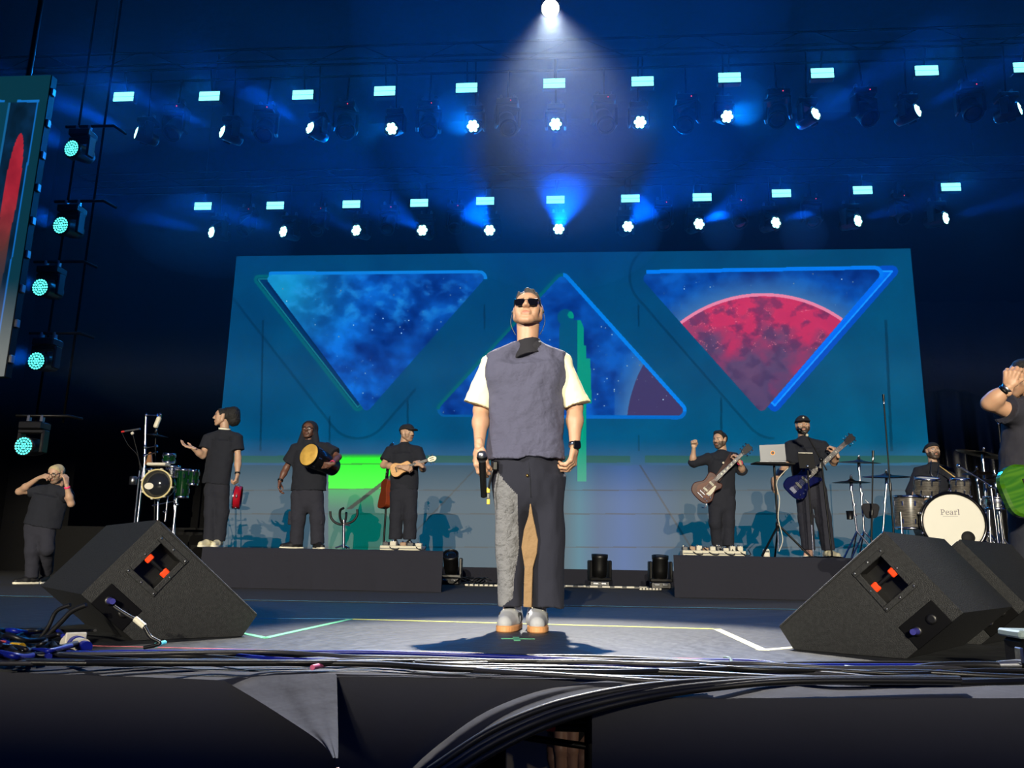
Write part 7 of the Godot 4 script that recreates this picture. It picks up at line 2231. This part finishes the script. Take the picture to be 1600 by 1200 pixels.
# ---------------------------------------------------------------- tape, floor lamps and small things
func tape(label: String, pts: Array, w: float, m: Material) -> void:
	var st := begin()
	st.set_smooth_group(-1)
	for i in pts.size() - 1:
		var a: Vector3 = pts[i]
		var b: Vector3 = pts[i + 1]
		var d := (b - a).normalized()
		var n := Vector3(-d.z, 0, d.x) * w / 2
		var e := d * w * 0.5
		add_box(st, Vector3((b - a).length() + w, 0.0012, w), Transform3D(Basis(d, Vector3.UP, d.cross(Vector3.UP)), (a + b) / 2 + Vector3(0, 0.0012, 0)))
	tag(obj("floor_tape", done(st, false), m), label, "tape", "floor tape marks")

func make_floor_things() -> void:
	var y := mat("tape_yellow", Color(0.75, 0.78, 0.35), 0.6)
	var g := mat("tape_mint", Color(0.45, 0.85, 0.6), 0.6)
	var c := mat("tape_cream", Color(0.85, 0.85, 0.7), 0.6)
	tape("thin yellow tape line running across the stage behind the singer's feet", [PF(548, 967.5), PF(1120, 983)], 0.05, y)
	tape("mint green tape angle on the floor by the left wedge", [PF(548, 967.5), PF(415, 997), PF(376, 989)], 0.035, g)
	tape("cream tape angle on the floor by the right wedge", [PF(1120, 983), PF(1192, 1016), PF(1240, 1012)], 0.045, c)
	tape("thin pink tape line along the front of the stage", [PF(130, 1009), PF(600, 1020.5), PF(1130, 1030)], 0.012, mat("tape_pink", Color(0.85, 0.42, 0.45), 0.6))
	tape("pale blue tape line across the floor behind the left wedge", [PF(300, 966), PF(548, 967)], 0.02, mat("tape_blue", Color(0.2, 0.5, 0.65), 0.6))
	tape("thin pale line where the vinyl meets the carpet", [Vector3(-7, 0.007, -6.21), Vector3(5, 0.007, -7.513)], 0.02, M.tape_blue)
	tape("small green cross mark just before the singer's feet", [PF(788, 998), PF(830, 998.5)], 0.03, g)
	tape("short green bar of the cross mark before the singer", [PF(806, 996), PF(808, 1001)], 0.03, g)
	# moving heads standing on the floor between the risers
	for q: Array in [[937, 918, "unlit moving head on the floor between the risers, left of the pair", 0.0], [1032, 920, "unlit moving head on the floor beside the right riser", 0.06], [704, 913, "unlit moving head on the floor at the end of the left riser", 0.7]]:
		var p := PF(q[0], q[1], 0.006)
		if q[0] == 704: p = Vector3(P(704, 900, -12.7).x, 0.006, -12.7)
		var b := moving_head("floor_moving_head", q[2], "moving heads on the floor", p, Vector3(0.02, 1, 0.06 + q[3]), 1.0, null, 0, true)
		for e in [-1, 1]: obj("base_handle", box(Vector3(0.08, 0.035, 0.02), 0.006), M.chrome, b, Vector3(e * 0.06, 0.06, 0.125))
	for q: Array in [[729, 775, 917, "white-socketed power strip on the floor by the left riser"], [893, 998, 919.5, "long power strip on the floor before the left moving head"], [1002, 1030, 923, "short power strip on the floor before the right moving head"]]:
		var a := PF(q[0], q[2], 0.006)
		var b := PF(q[1], q[2], 0.006)
		var t := thing("power_strip", q[3], "power strip", (a + b) / 2, "power strips on the floor")
		var l := (b - a).length()
		obj("casing", box(Vector3(l, 0.04, 0.06), 0.006), M.black_plastic, t, Vector3(0, 0.02, 0))
		for k in 7: obj("socket", box(Vector3(l / 11.0, 0.024, 0.006), 0.002), M.white_plastic, t, Vector3(lerpf(-l * 0.43, l * 0.43, k / 6.0), 0.024, 0.031))
	for k in 4:
		var pts := []
		for j in 7: pts.append(Vector3(-1.85 + k * 0.07 + j * 0.08, 0.018 + 0.10 * absf(sin(j * 0.6 + k)), -12.6 + 0.14 * k + 0.1 * sin(j * 1.1 + k)))
		tag(obj("cable", tube(spline(pts, 5), 0.010, -1, 6), M.cable_black), "black cable looped on the floor by the left riser", "cable", "cable loops by the left riser")
